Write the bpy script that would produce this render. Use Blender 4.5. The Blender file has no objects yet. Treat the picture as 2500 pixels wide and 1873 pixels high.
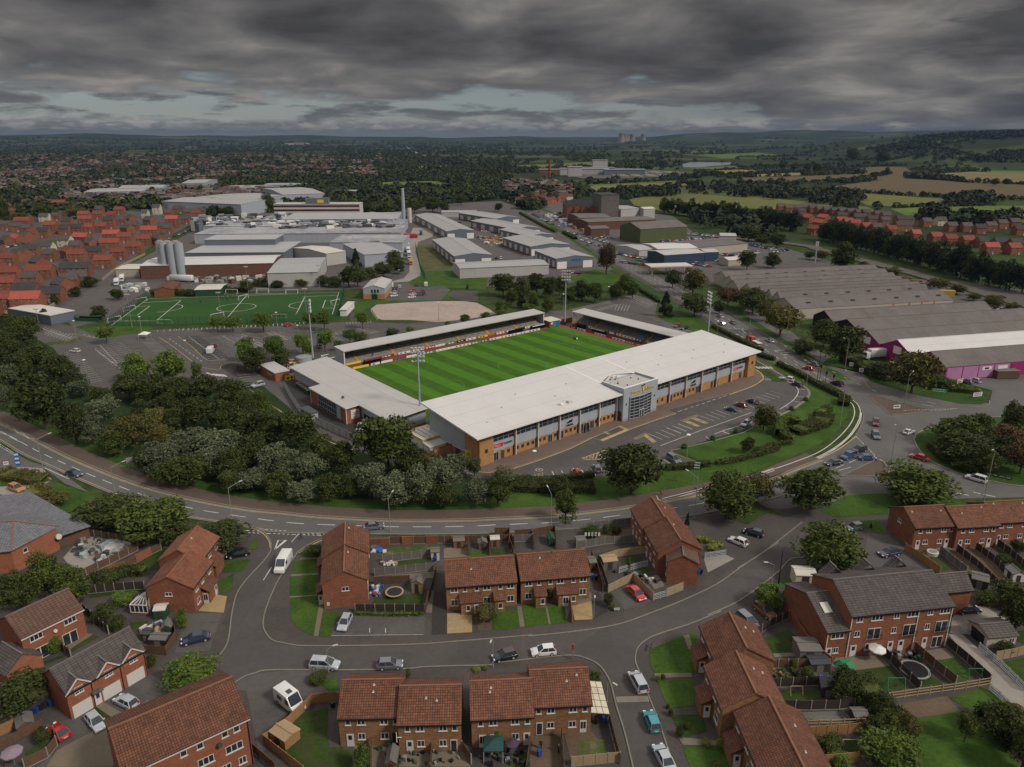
import bpy,bmesh,math,random
import numpy as np
from math import sin,cos,pi,radians,atan,atan2,sqrt,hypot
from mathutils import Vector,Matrix,noise
R=radians
random.seed(7)
S=bpy.context.scene
C=S.collection
# -- camera, world, sun
CH,F,HY=80.0,1800.0,335.0
PIT=atan((936.5-HY)/F)
cam=bpy.data.objects.new('camera',bpy.data.cameras.new('camera'))
C.objects.link(cam)
cam.location=(0,0,CH)
cam.rotation_euler=(pi/2-PIT,0,0)
cam.data.sensor_width=36
cam.data.lens=36*F/2500
cam.data.clip_start=1
cam.data.clip_end=60000
S.camera=cam
S.view_settings.view_transform='Standard'
S.view_settings.look='None'
S.view_settings.exposure=0.12
S.view_settings.gamma=1
SUN_AZ=Vector((0.86,-0.5,0)).normalized()
SUN_EL=R(42)
sd=bpy.data.lights.new('sun','SUN')
sd.energy=2.3
sd.angle=R(10)
sd.color=(1.0,0.93,0.84)
so=bpy.data.objects.new('sun',sd)
C.objects.link(so)
sv=Vector((SUN_AZ.x*cos(SUN_EL),SUN_AZ.y*cos(SUN_EL),sin(SUN_EL)))
so.rotation_euler=sv.to_track_quat('Z','Y').to_euler()
so.location=(0,0,300)
W=bpy.data.worlds.new('World')
S.world=W
W.use_nodes=True
class NT:
 """tiny helper for building node trees"""
 def __init__(s,tree):
  s.t=tree
  s.t.nodes.clear()
 def n(s,typ,**kw):
  nd=s.t.nodes.new(typ)
  for k,v in kw.items():
   if k.startswith('i_'):
    key=k[2:]
    key=int(key)if key.isdigit()else key.replace('_',' ')
    s.set(nd.inputs[key],v)
   else:
    setattr(nd,k,v)
  return nd
 def set(s,sock,v):
  if isinstance(v,bpy.types.NodeSocket):
   s.t.links.new(v,sock)
  elif isinstance(v,bpy.types.Node):
   s.t.links.new(v.outputs[0],sock)
  else:
   if sock.type=='RGBA' and len(v)==3:
    v=(*v,1)
   sock.default_value=v
 def math(s,op,a,b=0.0,clamp=False):
  nd=s.t.nodes.new('ShaderNodeMath')
  nd.operation=op
  nd.use_clamp=clamp
  s.set(nd.inputs[0],a)
  s.set(nd.inputs[1],b)
  return nd.outputs[0]
 def mix(s,f,a,b,mode='MIX'):
  nd=s.t.nodes.new('ShaderNodeMixRGB')
  nd.blend_type=mode
  s.set(nd.inputs[0],f)
  s.set(nd.inputs[1],a)
  s.set(nd.inputs[2],b)
  return nd.outputs[0]
 def ramp(s,fac,stops,interp='LINEAR'):
  nd=s.t.nodes.new('ShaderNodeValToRGB')
  cr=nd.color_ramp
  cr.interpolation=interp
  while len(cr.elements)<len(stops):
   cr.elements.new(0.5)
  for e,(p,c)in zip(cr.elements,stops):
   e.position=p
   e.color=(*c,1)if len(c)==3 else c
  s.set(nd.inputs[0],fac)
  return nd.outputs[0]
 def noise(s,vec,scale,detail=3,rough=0.55,dist=0.0):
  nd=s.n('ShaderNodeTexNoise')
  nd.inputs['Scale'].default_value=scale
  nd.inputs['Detail'].default_value=detail
  nd.inputs['Roughness'].default_value=rough
  nd.inputs['Distortion'].default_value=dist
  s.set(nd.inputs['Vector'],vec)
  return nd.outputs[0]
def build_world():
 t=NT(W.node_tree)
 tc=t.n('ShaderNodeTexCoord')
 sep=t.n('ShaderNodeSeparateXYZ',i_0=tc.outputs['Generated'])
 X,Y,Z=sep.outputs
 zc=t.math('MAXIMUM',Z,0.0)
 den=t.math('ADD',zc,0.17)
 pv=t.n('ShaderNodeCombineXYZ',i_0=t.math('DIVIDE',X,den),i_1=t.math('DIVIDE',Y,den),i_2=0.4)
 n1=t.noise(pv,1.6,8,0.52,0.25)
 n2=t.noise(pv,0.6,3,0.5,0.1)
 az=t.math('ARCTAN2',X,Y)
 hv=t.n('ShaderNodeCombineXYZ',i_0=t.math('MULTIPLY',az,6.0),i_1=t.math('MULTIPLY',Z,34.0),i_2=3.0)
 n3=t.noise(hv,1.6,8,0.6,0.3)
 n4=t.noise(t.n('ShaderNodeCombineXYZ',i_0=t.math('MULTIPLY',az,16.0),i_1=t.math('MULTIPLY',Z,60.0),i_2=8.0),1.3,7,0.6)
 sky=t.n('ShaderNodeTexSky')
 sky.sky_type='NISHITA'
 sky.sun_disc=False
 sky.sun_elevation=SUN_EL
 sky.sun_rotation=atan2(SUN_AZ.x,SUN_AZ.y)
 clear=t.mix(0.55,sky.outputs[0],(1.0,1.08,1.16))
 clear=t.mix(1.0,clear,(0.66,0.68,0.76),'MULTIPLY')
 rgt=t.n('ShaderNodeMapRange',i_0=az,i_1=0.15,i_2=0.55,i_3=0.0,i_4=1.0).outputs[0]
 clear=t.mix(rgt,clear,(0.50,0.55,0.66))
 glow=t.ramp(Z,[(0.0,(2.1,2.1,2.1)),(0.03,(1.15,1.15,1.15)),(0.07,(0.8,0.8,0.8))])
 clear=t.mix(1.0,clear,glow,'MULTIPLY')
 shade=t.math('ADD',t.math('MULTIPLY',n1,0.62),t.math('MULTIPLY',n2,0.45))
 cl=t.ramp(shade,[(0.40,(0.33,0.32,0.34)),(0.50,(0.66,0.63,0.655)),(0.58,(1.05,1.0,1.0)),(0.67,(1.95,1.82,1.72))])
 thr=t.math('ADD',t.math('MULTIPLY',t.math('SUBTRACT',n1,0.5),0.16),t.math('MULTIPLY',rgt,0.06))
 cov=t.n('ShaderNodeMapRange',i_0=t.math('ADD',Z,thr),i_1=0.036,i_2=0.062,i_3=0.0,i_4=1.0)
 cov.interpolation_type='SMOOTHSTEP'
 lowc=t.ramp(n3,[(0.50,(0,0,0)),(0.60,(1,1,1))])
 lowm=t.math('MULTIPLY',lowc,t.n('ShaderNodeMapRange',i_0=Z,i_1=0.004,i_2=0.02,i_3=0.1,i_4=0.9).outputs[0])
 lowcol=t.ramp(n3,[(0.50,(0.62,0.64,0.68)),(0.62,(0.70,0.70,0.72)),(0.74,(0.46,0.46,0.49))])
 lo=t.mix(lowm,clear,t.mix(1.0,lowcol,glow,'MULTIPLY'))
 puff=t.math('MULTIPLY',t.ramp(n4,[(0.42,(0,0,0)),(0.52,(1,1,1))]),t.ramp(Z,[(0.005,(0,0,0)),(0.009,(1,1,1)),(0.016,(1,1,1)),(0.024,(0,0,0))]))
 lo=t.mix(t.math('MULTIPLY',puff,0.95),lo,t.ramp(n4,[(0.45,(0.8,0.8,0.82)),(0.60,(3.2,3.0,2.8))]))
 vis=t.mix(cov.outputs[0],lo,cl)
 wd=t.math('SUBTRACT',t.math('ADD',t.math('MULTIPLY',t.math('SUBTRACT',az,0.46),0.28),t.math('MULTIPLY',t.math('SUBTRACT',n3,0.5),0.10)),t.math('ABSOLUTE',t.math('SUBTRACT',Z,t.math('ADD',0.088,t.math('MULTIPLY',t.math('SUBTRACT',az,0.46),0.22)))))
 wm=t.n('ShaderNodeMapRange',i_0=wd,i_1=0.0,i_2=0.012,i_3=0.0,i_4=0.85)
 vis=t.mix(wm.outputs[0],vis,t.mix(n1,(0.26,0.26,0.28),(0.62,0.60,0.62)))
 up=t.n('ShaderNodeMapRange',i_0=Z,i_1=0.18,i_2=0.60,i_3=1.0,i_4=5.0)  # unseen overhead sky brightened on purpose to add soft ambient light
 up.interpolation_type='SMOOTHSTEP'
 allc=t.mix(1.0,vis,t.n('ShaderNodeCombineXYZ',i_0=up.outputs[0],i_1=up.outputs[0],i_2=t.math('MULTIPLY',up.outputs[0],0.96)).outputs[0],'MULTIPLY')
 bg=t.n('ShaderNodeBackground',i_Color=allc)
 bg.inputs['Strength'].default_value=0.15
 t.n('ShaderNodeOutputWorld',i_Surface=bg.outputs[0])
build_world()
# -- pixel -> world
FR={'b1':(0,1200,2.4614),'b2':(600,1200,2.4614),'b3':(1200,1200,2.4614),'b4':(1800,1200,2.4614),'m1':(0,700,2.7614),'m2':(600,700,2.7614),'m3':(1200,700,2.7614),'m4':(1800,700,2.7614),'t1':(0,300,3.16),'t2':(600,300,3.16),'t3':(1200,300,3.16),'t4':(1800,300,3.16),'s1':(700,740,6.136),'s2':(1040,740,6.136),'s3':(1360,740,6.136),'s4':(700,900,6.136),'s5':(1020,960,6.136),'s6':(1360,880,6.136),'s7':(1640,790,6.136),'f':(0,0,1.0),'o':(0,0,0.8848)}
def px(fr,x,y):
 a,b,s=FR[fr]
 return a+x/s,b+y/s
def G(x,y,z=0.0):
 """the point at height z seen at photo pixel x, y (2500 wide)"""
 dx,dy=(x-1250)/F,-(y-936.5)/F
 c,s=cos(PIT),sin(PIT)
 D=(dx,c+s*dy,-s+c*dy)
 t=(CH-z)/-D[2]
 return Vector((D[0]*t,D[1]*t,z))
def g(fr,x,y,z=0.0):
 return G(*px(fr,x,y),z)
def gl(fr,*v):
 return[g(fr,v[i],v[i+1])for i in range(0,len(v),2)]
def proj(p):
 """world -> photo pixel (for checks only)"""
 c,s=cos(PIT),sin(PIT)
 d=Vector(p)-Vector((0,0,CH))
 f=c*d.y-s*d.z
 return 1250+F*d.x/f,936.5-F*(s*d.y+c*d.z)/f
MATS={}
def newmat(name):
 m=bpy.data.materials.new(name)
 m.use_nodes=True
 MATS[name]=m
 t=NT(m.node_tree)
 bs=t.n('ShaderNodeBsdfPrincipled')
 t.n('ShaderNodeOutputMaterial',i_Surface=bs.outputs[0])
 return m,t,bs
def plain(name,col,rough=0.7,var=0.15,scale=1.5,metal=0.0,spec=0.3,bump=0.0,rnd=0.0,patch=0.0):
 """base colour with a fine and a coarse mottle; rnd shifts the value per object"""
 m,t,bs=newmat(name)
 geo=t.n('ShaderNodeNewGeometry')
 a=t.noise(geo.outputs['Position'],scale,4,0.6)
 b=t.noise(geo.outputs['Position'],scale*0.13,3,0.6)
 v=t.math('ADD',t.math('MULTIPLY',t.math('SUBTRACT',a,0.5),2.2*var),t.math('MULTIPLY',t.math('SUBTRACT',b,0.5),1.8*var))
 if rnd:
  oi=t.n('ShaderNodeObjectInfo')
  v=t.math('ADD',v,t.math('MULTIPLY',t.math('SUBTRACT',oi.outputs['Random'],0.5),rnd))
 if patch:
  vo=t.n('ShaderNodeTexVoronoi',i_Vector=geo.outputs['Position'],distance='CHEBYCHEV')
  vo.inputs['Scale'].default_value=0.11
  st=t.noise(t.n('ShaderNodeVectorMath',operation='MULTIPLY',i_0=geo.outputs['Position'],i_1=(0.5,0.5,0)).outputs[0],1.0,6,0.75,1.5)
  v=t.math('ADD',v,t.math('MULTIPLY',t.math('SUBTRACT',t.n('ShaderNodeSeparateXYZ',i_0=vo.outputs['Color']).outputs[0],0.5),patch))
  v=t.math('ADD',v,t.math('MULTIPLY',t.math('GREATER_THAN',st,0.62),-patch*0.9))
 k=t.math('ADD',v,1.0)
 c=t.mix(1.0,col,t.n('ShaderNodeCombineXYZ',i_0=k,i_1=k,i_2=k).outputs[0],'MULTIPLY')
 t.set(bs.inputs['Base Color'],c)
 bs.inputs['Roughness'].default_value=rough
 bs.inputs['Metallic'].default_value=metal
 bs.inputs['Specular IOR Level'].default_value=spec
 if bump:
  bn=t.n('ShaderNodeBump',i_Height=a)
  bn.inputs['Strength'].default_value=bump
  t.set(bs.inputs['Normal'],bn)
 return m
def bricky(name,c1,c2,mortar,bw,rh,ms=0.012,rough=0.85,patch=0.25,bump=0.3,rnd=0.0,offset=0.5):
 """bricks or roof tiles on the metre UVs"""
 m,t,bs=newmat(name)
 uv=t.n('ShaderNodeUVMap')
 br=t.n('ShaderNodeTexBrick',offset=offset,i_Vector=uv.outputs[0],i_Color1=c1,i_Color2=c2,i_Mortar=mortar)
 br.inputs['Scale'].default_value=1
 br.inputs['Brick Width'].default_value=bw
 br.inputs['Row Height'].default_value=rh
 br.inputs['Mortar Size'].default_value=ms
 br.inputs['Mortar Smooth'].default_value=0.3
 geo=t.n('ShaderNodeNewGeometry')
 b=t.noise(geo.outputs['Position'],0.55,5,0.65)
 k=t.math('ADD',t.math('MULTIPLY',t.math('SUBTRACT',b,0.5),3*patch),1.0)
 if rnd:
  oi=t.n('ShaderNodeObjectInfo')
  k=t.math('ADD',k,t.math('MULTIPLY',t.math('SUBTRACT',oi.outputs['Random'],0.5),rnd))
 c=t.mix(1.0,br.outputs[0],t.n('ShaderNodeCombineXYZ',i_0=k,i_1=k,i_2=k).outputs[0],'MULTIPLY')
 t.set(bs.inputs['Base Color'],c)
 bs.inputs['Roughness'].default_value=rough
 bs.inputs['Specular IOR Level'].default_value=0.25
 if bump:
  bn=t.n('ShaderNodeBump',i_Height=br.outputs['Fac'],invert=True)
  bn.inputs['Strength'].default_value=bump
  bn.inputs['Distance'].default_value=0.03
  t.set(bs.inputs['Normal'],bn)
 return m
def ribbed(name,col,pitch=0.6,depth=0.18,rough=0.5,along='u',patch=0.10,sheet=6.0,spec=0.4,rnd=0.0,stain=0.0,metal=0.0):
 """profiled metal / cement sheeting: ribs run up the slope (along='u' spaces them over u)"""
 m,t,bs=newmat(name)
 uv=t.n('ShaderNodeUVMap')
 sp=t.n('ShaderNodeSeparateXYZ',i_0=uv.outputs[0])
 u,v=(sp.outputs[0],sp.outputs[1])if along=='u' else(sp.outputs[1],sp.outputs[0])
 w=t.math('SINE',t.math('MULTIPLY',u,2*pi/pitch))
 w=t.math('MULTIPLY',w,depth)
 jt=t.math('LESS_THAN',t.math('FRACT',t.math('DIVIDE',v,sheet)),0.025)
 geo=t.n('ShaderNodeNewGeometry')
 b=t.noise(geo.outputs['Position'],0.12,5,0.7)
 strv=t.n('ShaderNodeCombineXYZ',i_0=t.math('MULTIPLY',u,1.6),i_1=t.math('MULTIPLY',v,0.10),i_2=0.0)
 st=t.noise(strv,1.0,4,0.6)
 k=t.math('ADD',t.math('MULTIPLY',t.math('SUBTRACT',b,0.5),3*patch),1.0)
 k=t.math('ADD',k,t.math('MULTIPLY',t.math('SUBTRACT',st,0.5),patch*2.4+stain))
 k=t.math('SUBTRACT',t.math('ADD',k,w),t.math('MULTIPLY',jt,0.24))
 if rnd:
  oi=t.n('ShaderNodeObjectInfo')
  k=t.math('ADD',k,t.math('MULTIPLY',t.math('SUBTRACT',oi.outputs['Random'],0.5),rnd))
 c=t.mix(1.0,col,t.n('ShaderNodeCombineXYZ',i_0=k,i_1=k,i_2=k).outputs[0],'MULTIPLY')
 t.set(bs.inputs['Base Color'],c)
 bs.inputs['Roughness'].default_value=rough
 bs.inputs['Metallic'].default_value=metal
 bs.inputs['Specular IOR Level'].default_value=spec
 return m
class MB:
 def __init__(s):
  s.v,s.f,s.m=[],[],[]
 def face(s,pts,m=0):
  i=len(s.v)
  s.v.extend([tuple(p)for p in pts])
  s.f.append(tuple(range(i,i+len(pts))))
  s.m.append(m)
 def box(s,x0,x1,y0,y1,z0,z1,m=0,bottom=False,top=None):
  i=len(s.v)
  s.v+=[(x0,y0,z0),(x1,y0,z0),(x1,y1,z0),(x0,y1,z0),(x0,y0,z1),(x1,y0,z1),(x1,y1,z1),(x0,y1,z1)]
  fs=[(4,5,6,7),(0,1,5,4),(1,2,6,5),(2,3,7,6),(3,0,4,7)]
  if bottom:
   fs.append((3,2,1,0))
  for k,q in enumerate(fs):
   s.f.append(tuple(i+a for a in q))
   s.m.append(top if(top is not None and k==0)else m)
  return s
 def obox(s,c,sx,sy,sz,rz=0.0,m=0):
  """box centred in plan at c, base at c.z, turned by rz"""
  i=len(s.v)
  ca,sa=cos(rz),sin(rz)
  for dz in(0,sz):
   for dx,dy in((-1,-1),(1,-1),(1,1),(-1,1)):
    x,y=dx*sx/2,dy*sy/2
    s.v.append((c[0]+x*ca-y*sa,c[1]+x*sa+y*ca,c[2]+dz))
  for q in((4,5,6,7),(0,1,5,4),(1,2,6,5),(2,3,7,6),(3,0,4,7),(3,2,1,0)):
   s.f.append(tuple(i+a for a in q))
   s.m.append(m)
  return s
 def bar(s,p,q,w,m=0,h=None):
  """square bar between two points"""
  p,q=Vector(p),Vector(q)
  d=(q-p)
  if d.length<1e-6:
   return s
  d.normalize()
  a=d.cross(Vector((0,0,1)))
  if a.length<1e-3:
   a=Vector((1,0,0))
  a.normalize()
  b=a.cross(d)
  a=a*(w/2)
  b=b*((h or w)/2)
  i=len(s.v)
  for e in(p,q):
   for k in(-a-b,a-b,a+b,-a+b):
    s.v.append(tuple(e+k))
  for r in((0,1,5,4),(1,2,6,5),(2,3,7,6),(3,0,4,7),(3,2,1,0),(4,5,6,7)):
   s.f.append(tuple(i+z for z in r))
   s.m.append(m)
  return s
 def tube(s,p,q,r0,r1=None,n=8,m=0,cap=True):
  p,q=Vector(p),Vector(q)
  r1=r0 if r1 is None else r1
  d=(q-p).normalized()
  a=d.cross(Vector((0,0,1)))
  if a.length<1e-3:
   a=Vector((1,0,0))
  a.normalize()
  b=d.cross(a)
  i=len(s.v)
  for e,r in((p,r0),(q,r1)):
   for k in range(n):
    t=2*pi*k/n
    s.v.append(tuple(e+a*(r*cos(t))+b*(r*sin(t))))
  for k in range(n):
   s.f.append((i+k,i+(k+1)%n,i+n+(k+1)%n,i+n+k))
   s.m.append(m)
  if cap:
   s.f.append(tuple(i+n+k for k in range(n)))
   s.m.append(m)
   s.f.append(tuple(i+n-1-k for k in range(n)))
   s.m.append(m)
  return s
 def prism(s,pts,z0,z1,m=0,top=None):
  """vertical walls over a plan polygon (CCW) with a flat top"""
  n=len(pts)
  for k in range(n):
   a,b=pts[k],pts[(k+1)%n]
   s.face([(a[0],a[1],z0),(b[0],b[1],z0),(b[0],b[1],z1),(a[0],a[1],z1)],m)
  s.face([(p[0],p[1],z1)for p in pts],m if top is None else top)
  return s
 def ext(s,pts,off,m=0):
  """closed solid: polygon pts (3d) swept by off"""
  off=Vector(off)
  P=[Vector(p)for p in pts]
  Q=[p+off for p in P]
  n=len(P)
  s.face(P,m)
  s.face(list(reversed(Q)),m)
  for k in range(n):
   s.face([P[(k+1)%n],P[k],Q[k],Q[(k+1)%n]],m)
  return s
 def mesh(s,name,mats):
  me=bpy.data.meshes.new(name)
  me.from_pydata(s.v,[],s.f)
  for mt in mats:
   me.materials.append(MATS[mt]if isinstance(mt,str)else mt)
  if len(mats)>1:
   me.polygons.foreach_set('material_index',s.m)
  uvmap(me)
  me.update()
  return me
def uvmap(me):
 """metre UVs: u runs level along each face, v runs up its slope"""
 nl=len(me.loops)
 if not nl:
  return
 uvl=me.uv_layers.new(name='UVMap')
 me.update()
 npoly=len(me.polygons)
 nrm=np.empty(npoly*3)
 me.polygons.foreach_get('normal',nrm)
 nrm=nrm.reshape(-1,3)
 tot=np.empty(npoly,dtype=np.int32)
 me.polygons.foreach_get('loop_total',tot)
 ln=np.repeat(nrm,tot,axis=0)
 vi=np.empty(nl,dtype=np.int32)
 me.loops.foreach_get('vertex_index',vi)
 co=np.empty(len(me.vertices)*3)
 me.vertices.foreach_get('co',co)
 co=co.reshape(-1,3)[vi]
 t=np.stack([-ln[:,1],ln[:,0],np.zeros(nl)],axis=1)
 L=np.linalg.norm(t,axis=1)
 flat=L<0.02
 t[flat]=(1,0,0)
 L[flat]=1
 t/=L[:,None]
 b=np.cross(ln,t)
 b[flat]=(0,1,0)
 uv=np.stack([(co*t).sum(1),(co*b).sum(1)],axis=1).astype(np.float32)
 uvl.data.foreach_set('uv',uv.ravel())
def link(name,me,parent=None,loc=(0,0,0),rz=0.0):
 o=bpy.data.objects.new(name,me)
 C.objects.link(o)
 o.location=loc
 if rz:
  o.rotation_euler=(0,0,rz)
 if parent is not None:
  o.parent=parent
 return o
LABELS={}
def tag(o,label,cat,group=None,kind=None):
 o['label']=label
 o['category']=cat
 if group:
  o['group']=group
 if kind:
  o['kind']=kind
 return o
def thing(name,label,cat,loc=(0,0,0),rz=0.0,group=None):
 o=bpy.data.objects.new(name,None)
 C.objects.link(o)
 o.empty_display_size=0.5
 o.location=loc
 o.rotation_euler=(0,0,rz)
 return tag(o,label,cat,group)
def part(name,mb,mats,parent,loc=(0,0,0),rz=0.0):
 if isinstance(mats,str):
  mats=[mats]
 return link(name,mb.mesh(name,mats),parent,loc,rz)
def struct(name,mb,mats,label=None):
 if isinstance(mats,str):
  mats=[mats]
 o=link(name,mb.mesh(name,mats))
 o['kind']='structure'
 return o
def copy_tree(o,parent=None,loc=None,rz=None,label=None,group=None,scale=None):
 c=o.copy()
 C.objects.link(c)
 if parent is not None:
  c.parent=parent
 if loc is not None:
  c.location=loc
 if rz is not None:
  c.rotation_euler=(0,0,rz)
 if label:
  c['label']=label
 if group:
  c['group']=group
 if scale is not None:
  c.scale=scale if not isinstance(scale,(int,float))else(scale,)*3
 for ch in KIDS.get(o.name,()):
  copy_tree(ch,c)
 return c
KIDS={}
def freeze(o):
 """remember the children of a prototype so that copies are quick"""
 KIDS[o.name]=list(o.children)
 for ch in o.children:
  freeze(ch)
 return o
ORD=['first','second','third','fourth','fifth','sixth','seventh','eighth','ninth','tenth','eleventh','twelfth','thirteenth','fourteenth','fifteenth','sixteenth','seventeenth','eighteenth','nineteenth','twentieth','twenty-first','twenty-second','twenty-third','twenty-fourth','twenty-fifth','twenty-sixth','twenty-seventh','twenty-eighth','twenty-ninth','thirtieth','thirty-first','thirty-second','thirty-third','thirty-fourth','thirty-fifth','thirty-sixth','thirty-seventh','thirty-eighth','thirty-ninth','fortieth']
# -- lines on the ground
def smooth(pts,k=6):
 P=[Vector(p)for p in pts]
 if len(P)<3:
  return P
 Q=[P[0]*2-P[1]]+P+[P[-1]*2-P[-2]]
 out=[]
 for i in range(1,len(Q)-2):
  a,b,c,d=Q[i-1:i+3]
  for j in range(k):
   t=j/k
   out.append(0.5*((2*b)+(c-a)*t+(2*a-5*b+4*c-d)*t*t+(3*b-a-3*c+d)*t**3))
 out.append(P[-1])
 return out
def offset(pts,d):
 """shift a polyline sideways (positive = to its left)"""
 out=[]
 n=len(pts)
 for i,p in enumerate(pts):
  a=pts[max(i-1,0)]
  b=pts[min(i+1,n-1)]
  t=Vector((b.x-a.x,b.y-a.y,0))
  if t.length<1e-9:
   out.append(p.copy())
   continue
  t.normalize()
  out.append(Vector((p.x-t.y*d,p.y+t.x*d,p.z)))
 return out
def ribbon(mb,pts,w,z,m=0,h=0.0):
 """flat strip along a polyline; h > 0 makes it a raised kerb"""
 A,B=offset(pts,w/2),offset(pts,-w/2)
 RBN[0]+=1
 z+=RBN[0]%25*0.0005
 for i in range(len(pts)-1):
  a,b,c,d=A[i],B[i],B[i+1],A[i+1]
  zt=z+h
  mb.face([(a.x,a.y,zt),(b.x,b.y,zt),(c.x,c.y,zt),(d.x,d.y,zt)],m)
  if h>0:
   mb.face([(b.x,b.y,z),(c.x,c.y,z),(c.x,c.y,zt),(b.x,b.y,zt)],m)
   mb.face([(d.x,d.y,z),(a.x,a.y,z),(a.x,a.y,zt),(d.x,d.y,zt)],m)
def resample(pts,step):
 out=[pts[0].copy()]
 acc=0.0
 for a,b in zip(pts,pts[1:]):
  L=(b-a).length
  while acc+L>=step:
   t=(step-acc)/L
   a=a.lerp(b,t)
   L=(b-a).length
   out.append(a.copy())
   acc=0.0
  acc+=L
 return out
def dashes(mb,pts,dash,gap,w,z,m=0,start=0.0):
 P=resample(pts,0.5)
 per=dash+gap
 i0=None
 for i in range(len(P)):
  s=(i*0.5+start)%per
  on=s<dash
  if on and i0 is None:
   i0=i
  if(not on or i==len(P)-1)and i0 is not None:
   if i-i0>=1:
    ribbon(mb,P[i0:i+1],w,z,m)
   i0=None
SHN=[0]
RBN=[0]
def sheet(name,pts,mat,z,smooth_k=0):
 """one flat polygon of ground surface"""
 P=pts
 if smooth_k:
  P=smooth(list(pts)+[pts[0]],smooth_k)[:-1]
 if sum(P[i].x*P[(i+1)%len(P)].y-P[(i+1)%len(P)].x*P[i].y for i in range(len(P)))<0:
  P=list(reversed(P))
 n=len(P)
 for i in range(n):
  for j in range(i+2,n):
   if i==0 and j==n-1:
    continue
   a,b,e,d=P[i],P[(i+1)%n],P[j],P[(j+1)%n]
   o=lambda p,q,r:(q.x-p.x)*(r.y-p.y)-(q.y-p.y)*(r.x-p.x)
   if o(a,b,e)*o(a,b,d)<0 and o(e,d,a)*o(e,d,b)<0:
    print('SELFX',name,mat,SHN[0],i,j,n)
 SHN[0]+=1
 z+=SHN[0]%30*0.0006
 mb=MB()
 mb.face([(p.x,p.y,z)for p in P])
 return struct(name,mb,mat)
def inside(p,poly):
 c=False
 n=len(poly)
 for i in range(n):
  a,b=poly[i],poly[i-1]
  if(a[1]>p[1])!=(b[1]>p[1])and p[0]<(b[0]-a[0])*(p[1]-a[1])/(b[1]-a[1])+a[0]:
   c=not c
 return c
plain('asphalt',(0.088,0.081,0.076),0.85,0.24,1.2,patch=0.16)
plain('asphalt_dark',(0.040,0.036,0.035),0.85,0.25,1.2,patch=0.12)
plain('road',(0.112,0.107,0.101),0.8,0.16,0.9,patch=0.14)
plain('estate_road',(0.076,0.068,0.065),0.8,0.18,0.9,patch=0.16)
plain('footway',(0.070,0.061,0.056),0.9,0.24,1.5,patch=0.2)
plain('footway_red',(0.105,0.076,0.060),0.9,0.2,1.5)
plain('paving',(0.155,0.112,0.088),0.9,0.22,2.2)
plain('slabs',(0.17,0.14,0.10),0.9,0.2,2.0)
plain('slabs_pale',(0.34,0.29,0.24),0.9,0.15,2.0)
plain('gravel_gold',(0.34,0.24,0.12),0.95,0.3,6)
plain('gravel_pink',(0.36,0.29,0.25),0.95,0.30,0.6)
plain('concrete',(0.27,0.245,0.215),0.9,0.2,0.8)
plain('soil',(0.12,0.085,0.055),0.95,0.35,1.4)
plain('kerb',(0.20,0.18,0.15),0.85,0.3,2)
plain('white_paint',(0.54,0.52,0.49),0.7,0.5,2.5)
plain('yellow_paint',(0.44,0.34,0.17),0.7,0.45,2.5)
plain('cover_iron',(0.16,0.145,0.13),0.7,0.2,5)
plain('ballast',(0.10,0.09,0.08),0.95,0.3,1)
plain('rail',(0.16,0.12,0.10),0.5,0.1,1)
plain('pond_water',(0.30,0.33,0.35),0.15,0.05,0.05)
def grass(name,c1,c2,scale=1.0,dry=None,stripes=0.0):
 m,t,bs=newmat(name)
 geo=t.n('ShaderNodeNewGeometry')
 P=geo.outputs['Position']
 a=t.noise(P,1.6*scale,5,0.7)
 b=t.noise(P,0.14*scale,4,0.6)
 f=t.math('ADD',t.math('MULTIPLY',a,0.5),t.math('MULTIPLY',b,0.5))
 c=t.ramp(f,[(0.38,c1),(0.62,c2)])
 if dry:
  d=t.ramp(t.noise(P,0.30*scale,6,0.7),[(0.50,(0,0,0)),(0.66,(1,1,1))])
  c=t.mix(d,c,dry)
 t.set(bs.inputs['Base Color'],c)
 bs.inputs['Roughness'].default_value=0.95
 bs.inputs['Specular IOR Level'].default_value=0.15
 bn=t.n('ShaderNodeBump',i_Height=a)
 bn.inputs['Strength'].default_value=0.4
 t.set(bs.inputs['Normal'],bn)
 return m
grass('lawn',(0.026,0.058,0.009),(0.062,0.118,0.018),1.0)
grass('lawn_dark',(0.020,0.040,0.009),(0.045,0.078,0.016),1.0,(0.06,0.055,0.025))
grass('lawn_dry',(0.045,0.075,0.018),(0.080,0.105,0.03),1.0,(0.17,0.13,0.075))
grass('verge',(0.022,0.050,0.010),(0.048,0.094,0.017),0.7)
grass('rough_grass',(0.050,0.062,0.022),(0.095,0.098,0.035),0.5,(0.14,0.11,0.05))
grass('undergrowth',(0.014,0.026,0.008),(0.032,0.052,0.015),0.6)
grass('turf_artificial',(0.022,0.066,0.014),(0.032,0.088,0.020),0.3)
grass('pitch_dark',(0.034,0.090,0.008),(0.050,0.122,0.011),2.0)
grass('pitch_light',(0.050,0.140,0.010),(0.072,0.180,0.014),2.0)
for nm,c1,c2 in(('field_green',(0.070,0.120,0.025),(0.105,0.165,0.036)),('field_bright',(0.085,0.125,0.024),(0.115,0.165,0.034)),('field_olive',(0.100,0.110,0.032),(0.150,0.155,0.045)),('field_straw',(0.150,0.125,0.055),(0.200,0.165,0.075)),('field_brown',(0.100,0.078,0.042),(0.130,0.100,0.052)),('field_gold',(0.200,0.155,0.075),(0.260,0.205,0.095))):
 grass(nm,c1,c2,0.05)
def ss(a,b,x):
 t=min(1.0,max(0.0,(x-a)/(b-a)))
 return t*t*(3-2*t)
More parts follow.
